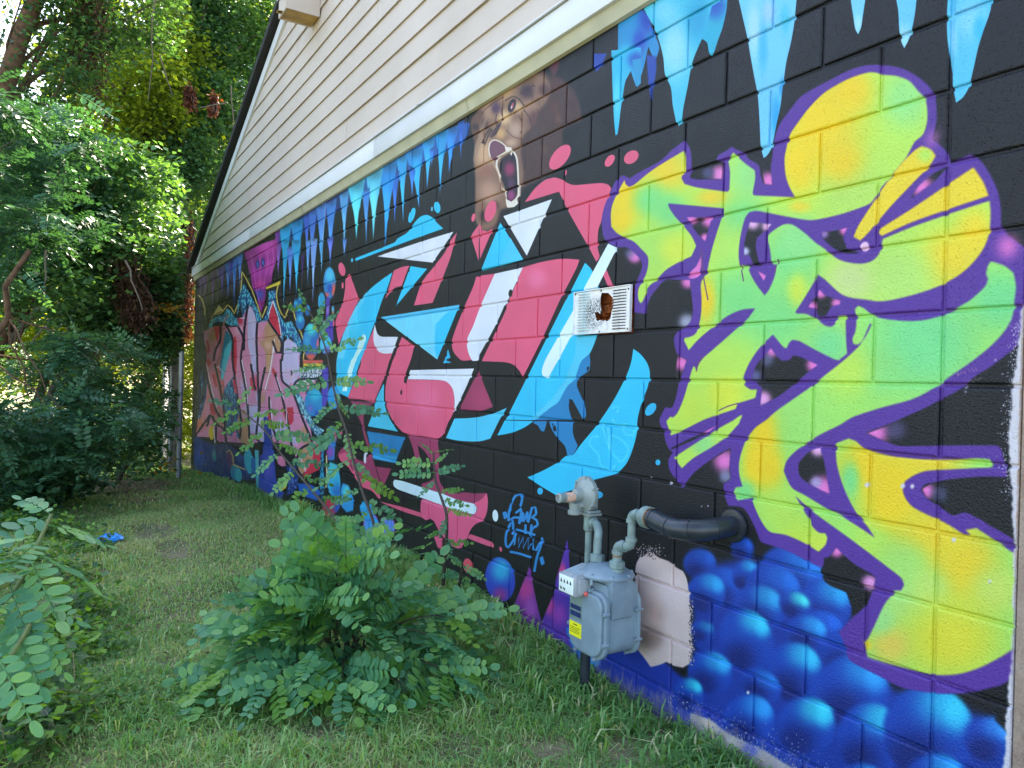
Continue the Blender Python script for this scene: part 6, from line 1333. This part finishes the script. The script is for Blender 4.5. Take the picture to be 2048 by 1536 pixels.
# taller trees further in, their backlit glow helped by sunlight put into the leaf colour
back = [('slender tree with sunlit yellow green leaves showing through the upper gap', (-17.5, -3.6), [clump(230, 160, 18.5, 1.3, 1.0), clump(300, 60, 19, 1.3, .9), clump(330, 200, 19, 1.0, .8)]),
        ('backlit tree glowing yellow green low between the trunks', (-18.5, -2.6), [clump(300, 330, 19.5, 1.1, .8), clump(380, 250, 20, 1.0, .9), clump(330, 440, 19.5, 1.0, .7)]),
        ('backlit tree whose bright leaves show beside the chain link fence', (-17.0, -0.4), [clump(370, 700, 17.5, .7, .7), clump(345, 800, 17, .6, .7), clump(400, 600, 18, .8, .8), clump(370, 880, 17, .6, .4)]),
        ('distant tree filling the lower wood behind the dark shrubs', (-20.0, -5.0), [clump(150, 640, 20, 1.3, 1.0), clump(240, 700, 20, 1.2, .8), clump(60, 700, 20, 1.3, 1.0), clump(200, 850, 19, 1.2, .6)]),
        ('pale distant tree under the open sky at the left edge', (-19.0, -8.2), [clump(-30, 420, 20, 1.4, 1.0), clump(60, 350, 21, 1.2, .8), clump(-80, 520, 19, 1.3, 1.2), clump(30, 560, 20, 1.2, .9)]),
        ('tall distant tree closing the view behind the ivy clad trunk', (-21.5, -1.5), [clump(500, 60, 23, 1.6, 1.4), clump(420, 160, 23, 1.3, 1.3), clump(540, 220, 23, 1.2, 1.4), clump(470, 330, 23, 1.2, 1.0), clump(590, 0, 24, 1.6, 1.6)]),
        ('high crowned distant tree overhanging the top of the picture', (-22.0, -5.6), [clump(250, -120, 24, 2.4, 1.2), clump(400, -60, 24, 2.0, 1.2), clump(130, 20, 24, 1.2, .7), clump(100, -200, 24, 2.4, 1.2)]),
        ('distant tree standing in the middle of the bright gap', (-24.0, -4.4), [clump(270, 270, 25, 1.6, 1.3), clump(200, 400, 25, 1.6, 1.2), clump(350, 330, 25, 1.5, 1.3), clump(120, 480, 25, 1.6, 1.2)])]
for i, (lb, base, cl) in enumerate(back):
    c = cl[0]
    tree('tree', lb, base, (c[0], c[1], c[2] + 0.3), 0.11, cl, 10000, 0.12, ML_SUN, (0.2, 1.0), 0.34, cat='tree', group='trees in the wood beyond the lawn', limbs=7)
# canopy of the wood above and beyond: what casts the shade, seen only as a dark green mass
cl = []
for k in range(46):
    a = random.uniform(-0.2, 1.0); x = random.uniform(-34, -20); y = random.uniform(-22, 16)
    cl.append((x, y, random.uniform(0.6, 9.5), 2.4, 2.4, 1.7))
for k in range(16): cl.append((random.uniform(-19, -13.5), random.uniform(3, 12), random.uniform(2, 8), 1.8, 1.8, 1.5))
Pn, j, sub = cloud_points(cl, 70000, 0.6, 2600)
o = link('far_woodland', leaf_mesh('far_woodland', Pn, 0.24, ML_TREE, 0.15 + 0.6 * sub[j], 0.5)); tag(o, kind='stuff')
# undergrowth along the edge of the wood
cl = []
for k in range(40):
    t = k / 39; x = -8.2 - 5.5 * t + random.gauss(0, .3); y = -3.4 + 2.6 * t + random.gauss(0, .35); cl.append((x - .3, y - .2, float(gz(x, y)) + .18, .45, .45, .22))
for k in range(50): 
    x = random.uniform(-22, -10.5); y = random.uniform(-6, 1.5); cl.append((x, y, float(gz(x, y)) + .25, .7, .7, .35))
Pn, j, sub = cloud_points(cl, 15000, 0.14, 900); ok = clear_of_wall(Pn); Pn, j = Pn[ok], j[ok]
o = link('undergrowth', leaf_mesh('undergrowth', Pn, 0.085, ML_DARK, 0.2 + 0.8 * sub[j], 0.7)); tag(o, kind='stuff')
# dead hanging vines
def vine_bundle(label, px0, py0, px1, py1, d, n, wid, mat, nm='hanging_vine', nleaf=45):
    a, b2 = np.array(w3(px0, py0, d)), np.array(w3(px1, py1, d)); root = empty(nm, tuple(b2)); tag(root, label, 'vine')
    mb_ = MB()
    for i in range(n):
        o1 = rng.normal(0, wid, 3); o2 = rng.normal(0, wid * .8, 3)
        pts = limb_pts(a + o1 * .6 - b2, b2 * 0 + o2 + (a - b2) * random.uniform(0, .35), 0.22, 5)
        mb_.tube(pts, random.uniform(.004, .012), 4, cap=False)
    mb_.build('stem', MBARK2 if mat is ML_DRY else MSTEM, root)
    nl = n * nleaf; f_ = rng.uniform(0, 1, nl); Pn = (a - b2)[None] * f_[:, None] + rng.normal(0, wid * .75, (nl, 3))
    link('dead_leaf_mass', leaf_mesh('dead_leaf_mass', Pn, 0.07, mat, rng.uniform(0, 1, nl), 0.0, 0.8), root)['kind'] = 'stuff'
vine_bundle('bundle of dry brown vines hanging in the dark gap left of centre', 250, 530, 278, 640, 11.0, 34, .12, ML_DRY)
vine_bundle('reddish brown dead vine curtain beside the corner of the mural', 372, 440, 374, 680, 14.6, 30, .09, ML_RED)
vine_bundle('curtain of dry vines over the thick trunk at upper left', 180, -40, 175, 215, 12.9, 46, .20, ML_DRY, nleaf=12)
vine_bundle('small clump of red dead leaves caught high in the branches', 430, 190, 425, 225, 13.2, 6, .045, ML_RED)
vine_bundle('dark brown vine tangle beside the high red clump', 378, 175, 380, 210, 13.6, 8, .05, ML_RED)
for (px, py, d, n, s) in ((335, 620, 11.4, 60, .16), (330, 935, 12.0, 40, .2)):
    Pn = np.array(w3(px, py, d))[None] + rng.normal(0, s, (n, 3)) * np.array([1, 1, .4])
    root = link('turning_leaves', leaf_mesh('turning_leaves', Pn - Pn.mean(0), 0.09, ML_ORG, rng.uniform(0, 1, n), .6)); root.location = Pn.mean(0)
    tag(root, 'spray of orange and yellow turning leaves ' + ('below the red vine' if py < 700 else 'low behind the fence'), 'leaf spray')
# thin bare branches
mpb = simple_mat('pale_branch', (0.15, 0.12, 0.09), .9, var=.3)
for a, b2, lb in (((90, 652), (152, 720), 'pale dead branch drooping over the dark shade at left'), ((90, 652), (58, 690), 'short pale dead twig left of the drooping pale branch'), ((92, 500), (90, 590), 'pale upright broken twig among the feathery leaves'),
              ((310, 0), (296, 200), 'thin pale trunk standing in the bright gap of the wood'), ((320, 110), (345, 190), 'leaning dark branch in the sunlit gap'), ((462, 170), (470, 330), 'bare upright stem beside the ivy clad trunk'), ((250, 520), (285, 620), 'curling bare vine over the dry brown bundle'), ((455, 205), (400, 215), 'bare twig crossing the ivy clad trunk')):
    p, q = Vector(w3(a[0], a[1], 8.6 if a[1] > 300 else 12.5)), Vector(w3(b2[0], b2[1], 8.6 if a[1] > 300 else 12.6))
    o = MB().tube([v - p for v in limb_pts(p, q, .06, 5)], [.011, .010, .009, .008, .007, .005], 6).build('branch', mpb); o.location = p; tag(o, lb, 'branch')

# ---- chain link fence
FP = on_z(357, 955, -0.19); FQ = at_dist(326, 880, np.linalg.norm(FP - _C) + 3.0); FQ[2] = FP[2] - 0.05
FE = empty('chain_link_fence', tuple(FP)); tag(FE, 'short run of chain link fence with grey posts at the far corner of the wall', 'fence')
MGAL = simple_mat('galvanised', (0.26, 0.28, 0.30), 0.45, 0.6, var=0.1)
FH = 1.72; D = Vector(FQ - FP)
MB().tube([(0, 0, -.15), (0, 0, FH)], 0.032, 14).lathe([(0.042, FH), (0.042, FH + .02), (0.012, FH + .05)], (0, 0, 0), 'Z', 14).build('post', MGAL, FE)
for t in (0.5, 1.0): MB().tube([D * t + Vector((0, 0, -.15)), D * t + Vector((0, 0, FH - .02))], 0.028, 12).build('post', MGAL, FE)
MB().tube([Vector((0, 0, FH - .04)), D + Vector((0, 0, FH - .06))], 0.018, 10).build('top_rail', MGAL, FE)
wm = MB(); L_ = D.length; dn = D.normalized(); nst = int(L_ / .075)
for i in range(-int(FH / .075), nst):
    for s in (1, -1):
        a0 = i * .075; t0, t1 = a0, a0 + FH - .08
        z0, z1 = 0.02, FH - .06
        if s < 0: z0, z1 = z1, z0
        if t0 < 0: z0 = z0 + (z1 - z0) * (0 - t0) / (t1 - t0); t0 = 0
        if t1 > L_: z1 = z0 + (z1 - z0) * (L_ - t0) / (t1 - t0); t1 = L_
        if t1 - t0 > .02: wm.tube([dn * t0 + Vector((0, 0, z0)), dn * t1 + Vector((0, 0, z1))], 0.0028, 3, cap=False)
o = wm.build('wire_mesh', MGAL, FE); o['kind'] = 'stuff'

# ------------------------------------------------------------------ locust sprouts near the camera: every leaf (frond) its own object
NEAR_T = [frond_template(random.choice((7, 8, 9)), 0.185, 0.130, 6, 0.16 + 0.04 * k, 0.16, 40 + k) for k in range(6)]
def frond_data(tm, mat, nm='leaf'):
    V, F, T = tm; t = np.clip(T, 0, 1)
    return mesh_np(nm, V, F, mat, False, np.column_stack([t, t, t, np.ones(len(t))]))
FR_G = [frond_data(t, ML_LOC) for t in NEAR_T]
SH_T = [frond_template(random.choice((7, 8)), 0.175, 0.115, 6, 0.12 + 0.05 * k, 0.25, 60 + k, 0.014) for k in range(4)]
FR_S = [frond_data(t, ML_LOC) for t in SH_T]
FR_SY = [frond_data(t, ML_LOW) for t in SH_T[:2]]
FR_Y = [frond_data(t, ML_LOW) for t in NEAR_T[:3]]
BIG_T = [frond_template(6, 0.24, 0.125, 7, 0.18 + .06 * k, 0.10, 80 + k) for k in range(3)]
FR_B = [frond_data(t, ML_LOC) for t in BIG_T]
def put_frond(root, p, d, L_, me, roll=0.0, nm='leaf', upv=(0, 0, 1)):
    d = Vector(d).normalized(); u = Vector(upv); u = (u - u.dot(d) * d)
    if u.length < 1e-3: u = Vector((1, 0, 0)) - d.x * d
    u.normalize(); s = u.cross(d)
    M = Matrix((d, s, u)).transposed().to_4x4() @ Matrix.Rotation(roll, 4, 'X')
    o = link(nm, me, root)
    o.matrix_basis = Matrix.Translation(Vector(p) - root.location) @ M @ Matrix.Diagonal((L_, L_, L_, 1))
    return o
BC = Vector((-2.04, -0.97, 0.0)); BC.z = float(gz(BC.x, BC.y))
BUSH = empty('locust_bush', BC); tag(BUSH, 'knee high bushy locust sprout with rounded leaflets on the lawn before the mural', 'bush')
stems = MB(); nf = 0
bt = random.Random(12)
view = Vector((CAM_P[4] - BC.x, CAM_P[5] - BC.y, 0)).normalized(); side = Vector((-view.y, view.x, 0))   # towards the camera; across
# stems: (across, towards camera, height, length of droop)
SP = [(-0.66, .30, .05), (-0.80, .50, .0), (-0.52, .15, .24), (-0.30, .25, .34), (0.0, .10, .52), (0.18, .0, .46), (0.40, .05, .34), (0.55, .15, .2), (0.60, .40, .08), (0.3, .6, .12), (0.0, .7, .12), (-0.3, .7, .06), (-0.5, .6, .10), (-.10, -.25, .5), (.30, -.25, .38), (0.1, .35, .38), (-.55, -.1, .22),
      (.05, .2, .46), (.28, .3, .28), (-.4, .40, .22), (-.15, .50, .28), (.5, .45, .14), (-.2, .0, .46), (.12, .55, .22), (-.35, .10, .36)]
for (sx, sy, h) in SP:
    e = side * -sx * .84 + view * sy * .62 + Vector((0, 0, h))
    mid_ = e * 0.5 + Vector((0, 0, 0.10 + h * .20))
    pts = []
    for i in range(9):
        t = i / 8; pts.append((1 - t) ** 2 * Vector((bt.gauss(0, .03), bt.gauss(0, .03), 0)) + 2 * t * (1 - t) * mid_ + t * t * e)
    stems.tube(pts, [.007 - .0006 * i for i in range(9)], 6)
    for i in range(2, 9):
        for s in (1, -1):
            if nf > 290: break
            p = pts[i]; tdir = (pts[i] - pts[i - 1]).normalized()
            lat = tdir.cross(Vector((0, 0, 1))); lat = lat.normalized() if lat.length > .1 else side
            d = lat * s * bt.uniform(.5, 1.1) + tdir * bt.uniform(.2, .9) + Vector((0, 0, bt.uniform(-.30, .25))) + view * bt.uniform(0, .5)
            young = (i == 8 and bt.random() < .6) or bt.random() < .10
            L_ = bt.uniform(.21, .30) * (.7 if young else 1)
            o_ = Vector((p.x, p.y, 0)); o_ = o_.normalized() if o_.length > .05 else view
            put_frond(BUSH, BC + p, d, L_, bt.choice(FR_Y if young else FR_G), bt.gauss(0, .25), upv=Vector((0, 0, .75)) + o_ * .45 + view * .55); nf += 1
    put_frond(BUSH, BC + e, (pts[8] - pts[7]).normalized() + Vector((0, 0, -.1)), .2, bt.choice(FR_Y if bt.random() < .4 else FR_G)); nf += 1
stems.build('stem', MSTEM, BUSH)

# slender upright shoots in front of the wall; positions measured on the plane where they grow
def shoot(label, y, stem, leaves, base=None, L0=.30):
    pts = [Vector(on_y(px, py, y)) for px, py in stem]
    root = empty('locust_shoot', pts[-1]); tag(root, label, 'sapling', 'slender locust shoots before the wall')
    sm_ = MB().tube([p - pts[-1] for p in smooth3(pts)], [0.0045 + 0.0060 * i / (len(smooth3(pts)) - 1) for i in range(len(smooth3(pts)))], 7)
    sm_.build('stem', MSTEM, root)
    for (ax, ay, bx_, by_, yo) in leaves:
        a = Vector(on_y(ax, ay, y)); b2 = Vector(at_dist(bx_, by_, (a - cam.location).length - 0.01 - .03 * yo)); d = b2 - a
        yng = bt.random() < .35
        put_frond(root, a, d, d.length * .92, bt.choice(FR_SY if yng else FR_S), bt.gauss(0, .25), upv=(0.75, -0.55, .75) if abs(d.normalized().z) < .8 else (.8, -.8, .2))
def smooth3(pts):
    out = []
    for i in range(len(pts) - 1):
        p0, p1, p2, p3 = pts[max(i - 1, 0)], pts[i], pts[i + 1], pts[min(i + 2, len(pts) - 1)]
        for k in range(4):
            t = k / 4; out.append(0.5 * ((2 * p1) + (p2 - p0) * t + (2 * p0 - 5 * p1 + 4 * p2 - p3) * t * t + (3 * p1 - p0 - 3 * p2 + p3) * t ** 3))
    out.append(pts[-1]); return out
shoot('tallest slender locust shoot with pale leaflets before the magenta and cyan letters', -0.42,
      [(612, 612), (635, 655), (652, 700), (664, 760), (676, 815), (692, 860), (705, 915), (722, 975), (745, 1040), (760, 1110)],
      [(618, 620, 568, 612, 0), (622, 630, 655, 690, 1), (612, 612, 596, 580, 0), (636, 655, 640, 605, 1), (640, 665, 668, 618, 0), (650, 700, 575, 690, 0), (652, 705, 720, 672, 1), (656, 730, 590, 735, 1), (664, 760, 552, 780, 0), (664, 765, 740, 758, 1), (668, 785, 690, 835, 2), (672, 800, 620, 845, 1),
       (676, 815, 775, 815, 0), (684, 840, 640, 880, 1), (692, 860, 700, 925, 2), (690, 858, 600, 905, 0), (698, 890, 790, 895, 0), (705, 915, 620, 965, 1), (708, 925, 745, 955, 2), (715, 950, 800, 990, 0), (722, 975, 660, 1010, 1), (728, 1000, 800, 1040, 1), (735, 1020, 690, 1060, 1)], L0=.25)
shoot('leaning locust shoot spreading leaves across the pink far letters', -0.62,
      [(470, 810), (497, 832), (530, 862), (560, 905), (598, 950), (640, 1000), (680, 1050), (715, 1110)],
      [(470, 810, 420, 798, 0), (474, 812, 500, 775, 1), (480, 818, 425, 845, 0), (500, 835, 565, 815, 0), (505, 838, 445, 862, 1), (515, 848, 575, 850, 1), (530, 862, 470, 905, 0), (540, 872, 630, 868, 0), (552, 890, 610, 905, 1), (560, 905, 500, 945, 0), (575, 925, 655, 925, 0), (590, 940, 540, 985, 1), (600, 952, 665, 965, 1), (620, 975, 560, 1020, 1), (640, 1000, 700, 995, 0), (655, 1020, 600, 1050, 1), (670, 1040, 725, 1035, 1)])
shoot('short locust shoot before the white stroke and pink bowl', -0.36,
      [(867, 905), (868, 935), (872, 965), (884, 1000), (893, 1030), (893, 1075), (890, 1120), (886, 1170)],
      [(867, 905, 905, 895, 0), (867, 907, 845, 885, 1), (868, 925, 795, 925, 0), (868, 930, 890, 905, 1), (870, 945, 788, 945, 0), (870, 948, 925, 925, 0), (872, 962, 835, 985, 1), (880, 985, 925, 975, 0), (884, 1000, 935, 1010, 1), (890, 1020, 940, 1025, 1), (893, 1035, 880, 1070, 2), (893, 1060, 850, 1072, 0), (893, 1075, 905, 1100, 2), (892, 1085, 945, 1085, 0), (890, 1110, 930, 1130, 1), (888, 1130, 850, 1150, 1), (888, 1140, 935, 1160, 1)])
shoot('small locust sprig at the right side of the bush', -0.30, [(925, 1125), (922, 1150), (915, 1180), (905, 1215)],
      [(925, 1125, 900, 1110, 0), (925, 1130, 972, 1158, 0), (922, 1150, 880, 1150, 1), (922, 1152, 965, 1190, 1), (915, 1175, 950, 1215, 1), (915, 1178, 880, 1190, 2)])

# big-leaved locust branches entering at the left
LB = Vector((-1.95, -2.22, 0)); LB.z = float(gz(LB.x, LB.y))
FGL = empty('locust_branch', LB); tag(FGL, 'large leaved locust branches leaning in at the lower left corner', 'sapling')
sb = MB()
for st in ([(-160, 1360, 2.5), (-60, 1260, 2.6), (30, 1180, 2.7), (70, 1100, 2.8), (103, 1030, 2.9)], [(-160, 1500, 2.3), (-40, 1400, 2.4), (30, 1300, 2.45), (60, 1250, 2.5)], [(-160, 1330, 2.5), (-60, 1215, 2.6), (20, 1165, 2.6)]):
    sb.tube([p - LB for p in smooth3([Vector(w3(*q)) for q in st])], 0.0065, 7)
sb.build('stem', MSTEMG, FGL)
for (ax, ay, ad, bx_, by_, bd, up_) in [(103, 1030, 2.9, -60, 1085, 2.85, 0), (95, 1050, 2.85, 225, 1072, 2.95, 0), (85, 1080, 2.8, 10, 1120, 2.6, 0), (70, 1110, 2.8, 225, 1150, 2.9, 0), (60, 1120, 2.75, 110, 1215, 2.55, 1), (30, 1180, 2.7, 170, 1215, 2.7, 0), (20, 1170, 2.6, 50, 1280, 2.45, 1),
                                      (40, 1200, 2.6, -60, 1230, 2.5, 0), (30, 1250, 2.5, 75, 1370, 2.4, 1), (10, 1230, 2.6, 60, 1350, 2.55, 1), (-10, 1300, 2.4, 60, 1440, 2.35, 1), (-40, 1260, 2.45, -20, 1390, 2.4, 1), (103, 1030, 2.9, 40, 985, 3.0, 0), (60, 1250, 2.5, 150, 1330, 2.5, 0), (-60, 1100, 2.6, 40, 1060, 2.7, 0), (-70, 1180, 2.5, 40, 1130, 2.6, 0)]:
    a, b2 = Vector(w3(ax, ay, ad)), Vector(w3(bx_, by_, bd)); d = b2 - a
    put_frond(FGL, a, d, d.length, bt.choice(FR_B), bt.gauss(0, .2), upv=(0.6, -.35, .75) if up_ else (0.15, -.1, 1))
# low leafy weeds round its foot and along the left edge, yellowish young shoots
def weeds(label, cl, n, s, mat, name='weed_patch', up=.8, t=(0.2, 1)):
    Pn, j, sub = cloud_points(cl, n, .05, max(12, n // 10)); c = Pn.mean(0); Pn = Pn - c
    o = link(name, leaf_mesh(name, Pn, s, mat, t[0] + (t[1] - t[0]) * sub[j], up)); o.location = c; tag(o, kind='stuff')
def G(px, py): 
    z = 0.0
    for _ in range(4): p = on_z(px, py, z); z = float(gz(p[0], p[1]))
    return p
cl = []
for px, py, r in ((30, 1020, .25), (60, 1060, .3), (120, 1080, .25), (20, 1140, .3), (100, 1180, .25), (170, 1110, .14), (60, 1260, .25), (110, 1320, .25), (30, 1400, .22), (140, 1260, .12), (170, 1230, .1), (0, 1500, .25), (90, 1440, .15)):
    p = G(px, py); cl.append((p[0], p[1], p[2] + .07, r, r, .09))
weeds('', cl, 3600, .042, ML_LOW, t=(0, .8)); weeds('', cl, 2600, .05, ML_TREE)
cl = []
for k in range(26):
    px = random.uniform(160, 420) if k % 2 else random.uniform(0, 300); py = random.uniform(1180, 1500); p = G(px, py); cl.append((p[0], p[1], p[2] + .02, .12, .12, .02))
weeds('', cl, 2600, .024, ML_LOW, 'clover_patch', 1.2, (0, .6))

# ------------------------------------------------------------------ grass
def inview(x, y, margin):
    d = np.column_stack([x, y, gz(x, y)]) - _C; c = d @ _PF.T
    u = c[:, 0] / c[:, 2]; v = c[:, 1] / c[:, 2]
    return (c[:, 2] < 0 if (np.array([0, 0, -1.0]) @ _M.T @ _PF.T)[2] < 0 else c[:, 2] > 0) & (u > -margin) & (u < 2048 + margin) & (v < 1536 + margin)
def patch(x, y):
    return (np.sin(x * 1.9 + 2 * np.sin(y * 1.3)) + np.sin(y * 3.1 + 1.7 * np.sin(x * 1.1)) + np.sin(x * 5.3 + y * 2.1) * .5) / 2.5
BARE = [(G(310, 1065), .2, .5), (G(345, 1100), .14, .4), (G(290, 1000), .3, .5), (G(1150, 1440), .09, .10), (G(1110, 1500), .10, .08), (G(1270, 1500), .14, .16), (G(1010, 1290), .14, .22), (G(1330, 1480), .1, .1), (G(330, 1330), .08, .1), (G(230, 975), .8, 1.6), (G(920, 1500), .12, .1), (G(640, 1470), .10, .12)]
def blades(n, xr, yr, h, wd, mat, name, mar=420, dens_bare=0.28, lean=0.5, tint=(0.1, 0.75), dmin=0.0, dmax=99, wallclear=0.012, clumps=0):
    x = rng.uniform(*xr, n); y = rng.uniform(*yr, n)
    if clumps:
        cxs = rng.uniform(*xr, clumps); cys = rng.uniform(*yr, clumps); k = rng.integers(0, clumps, n)
        x = cxs[k] + rng.normal(0, .035, n); y = cys[k] + rng.normal(0, .035, n)
    dd = np.hypot(x - _C[0], y - _C[1])
    ok = inview(x, y, mar) & (y < -wallclear) & (dd > dmin) & (dd < dmax)
    pb_ = np.ones(n)
    for c, a, b2 in BARE:
        q = ((x - c[0]) / b2) ** 2 + ((y - c[1]) / a) ** 2; pb_ = np.minimum(pb_, np.clip(q * 1.1 - .1, 0, 1))
    ok &= rng.uniform(0, 1, n) < np.maximum(pb_, dens_bare)
    x, y, pb_ = x[ok], y[ok], pb_[ok]; n = len(x)
    ph = patch(x, y)
    hh = h * rng.uniform(.45, 1.25, n) * (1 + .35 * ph) * np.sqrt(np.maximum(pb_, .3))
    a = rng.uniform(0, 2 * math.pi, n); dx, dy = np.cos(a), np.sin(a); ln = rng.uniform(.1, 1.0, n) * lean
    z = gz(x, y) - 0.004
    w_ = wd * rng.uniform(.6, 1.3, n) / 2
    B = np.column_stack([x, y, z]); S = np.column_stack([-dy, dx, 0 * x]) * w_[:, None]
    D = np.column_stack([dx, dy, 0 * x])
    m1 = B + D * (hh * ln * .35)[:, None] + np.array([0, 0, 1.0]) * (hh * .62)[:, None]
    tp = B + D * (hh * ln * 1.15)[:, None] + np.array([0, 0, 1.0]) * (hh * np.maximum(1.0 - .45 * ln, .25))[:, None]
    V = np.stack([B - S, B + S, m1 - S * .85, m1 + S * .85, tp], 1).reshape(-1, 3)
    base = np.arange(n)[:, None] * 5
    F = np.concatenate([base + np.array([[0, 1, 3]]), base + np.array([[0, 3, 2]]), base + np.array([[2, 3, 4]])])
    t = tint[0] + (tint[1] - tint[0]) * np.clip(.5 + .35 * ph + rng.normal(0, .25, n), 0, 1)
    t = np.where(rng.uniform(0, 1, n) < .07, .95, t)
    T = np.repeat(t, 5); me = mesh_np(name, V, F, mat, False, np.column_stack([T, T, T, np.ones(len(T))]))
    o = link(name, me); tag(o, kind='stuff'); return o
blades(170000, (-4.6, 0.6), (-3.6, 0), .038, .0042, ML_GRASS, 'lawn_grass', lean=1.9, dmax=4.2)
blades(190000, (-9.5, -2.4), (-5.6, 0), .040, .0062, ML_GRASS, 'lawn_grass', lean=1.8, dmin=4.1, dmax=8.5)
blades(70000, (-15, -6), (-4.2, 0), .055, .010, ML_GRASS, 'lawn_grass', lean=1.6, dmin=8.4)
blades(46000, (-4.6, 0.6), (-3.6, 0), .03, .003, ML_STRAW, 'dry_thatch', lean=2.4, dmax=5, dens_bare=1.0)
blades(34000, (-11, -4), (-4.0, 0), .034, .006, ML_STRAW, 'dry_thatch', lean=2.2, dmin=4.8, dmax=11, dens_bare=1.0)
# long blades: along the wall, below the bush and at the lower edge
blades(9000, (-3.6, 0.3), (-0.34, 0), .12, .0090, ML_GRASS, 'long_grass', lean=1.5, tint=(.1, .6), clumps=300, dens_bare=.3)
blades(2600, (-8, -3.4), (-0.26, 0), .14, .008, ML_GRASS, 'long_grass', lean=.9, clumps=260)
blades(9000, (-2.6, 0.2), (-1.9, -.2), .075, .0065, ML_GRASS, 'long_grass', lean=1.7, tint=(.15, .8), clumps=420, dmax=3.6)
blades(5000, (-9.5, -1.8), (-3.6, -1.6), .08, .007, ML_GRASS, 'long_grass', lean=1.4, clumps=420)
blades(160, (-2.5, -1.5), (-2.6, -2.0), .24, .003, ML_STRAW, 'dry_stalks', lean=1.5, clumps=40)

# fallen leaf litter on the path beyond the lawn
n = 2600; c = G(240, 978)
x = c[0] + rng.normal(-.6, 1.0, n); y = c[1] + rng.normal(0, .55, n)
o = link('leaf_litter', leaf_mesh('leaf_litter', np.column_stack([x, y, gz(x, y) + .012]), .05, ML_STRAW, rng.uniform(0, .7, n), 3.0)); tag(o, kind='stuff')

n = 330; x = rng.uniform(-6, .3, n); y = rng.uniform(-3.2, -.05, n)
o = link('leaf_litter', leaf_mesh('leaf_litter', np.column_stack([x, y, gz(x, y) + .028]), .022, ML_DRY, rng.uniform(.3, 1, n), 1.5)); tag(o, kind='stuff')
# crumpled blue plastic in the grass
p = G(217, 1088); BT = bmesh.new(); bmesh.ops.create_icosphere(BT, subdivisions=4, radius=1.0)
from mathutils import noise as mn
for v in BT.verts:
    q = v.co.copy(); k = 1 + .35 * mn.noise(q * 2.3) + .25 * mn.noise(q * 6.1); v.co = Vector((q.x * .085 * k, q.y * .10 * k * (1 - .5 * abs(q.y) * .2), q.z * .030 * k * (0.55 + .7 * abs(q.y))))
me = bpy.data.meshes.new('plastic_scrap'); BT.to_mesh(me); BT.free()
me.materials.append(simple_mat('blue_plastic', (0.01, 0.30, 0.75), .3, var=.2, scale=30.0)); o = link('plastic_scrap', me); o.location = (p[0], p[1], p[2] + .045); o.rotation_euler = (0, .1, .5)
tag(o, 'crumpled bright blue plastic scrap lying in the grass at left', 'litter')
# brown fallen leaves
for i, (px, py, lb) in enumerate([(580, 1078, 'curled orange brown leaf on the lawn behind the bush'), (1548, 1500, 'dead brown leaf lying against the foot of the blue wall'), (98, 1300, 'brown withered leaf below the big leaved branch')]):
    p = G(px, py); o = link('fallen_leaf', leaf_mesh('fallen_leaf', np.zeros((1, 3)), .055, ML_ORG, np.array([.2]), .4)); o.location = (p[0], min(p[1], -.05), p[2] + .05); tag(o, lb, 'leaf')
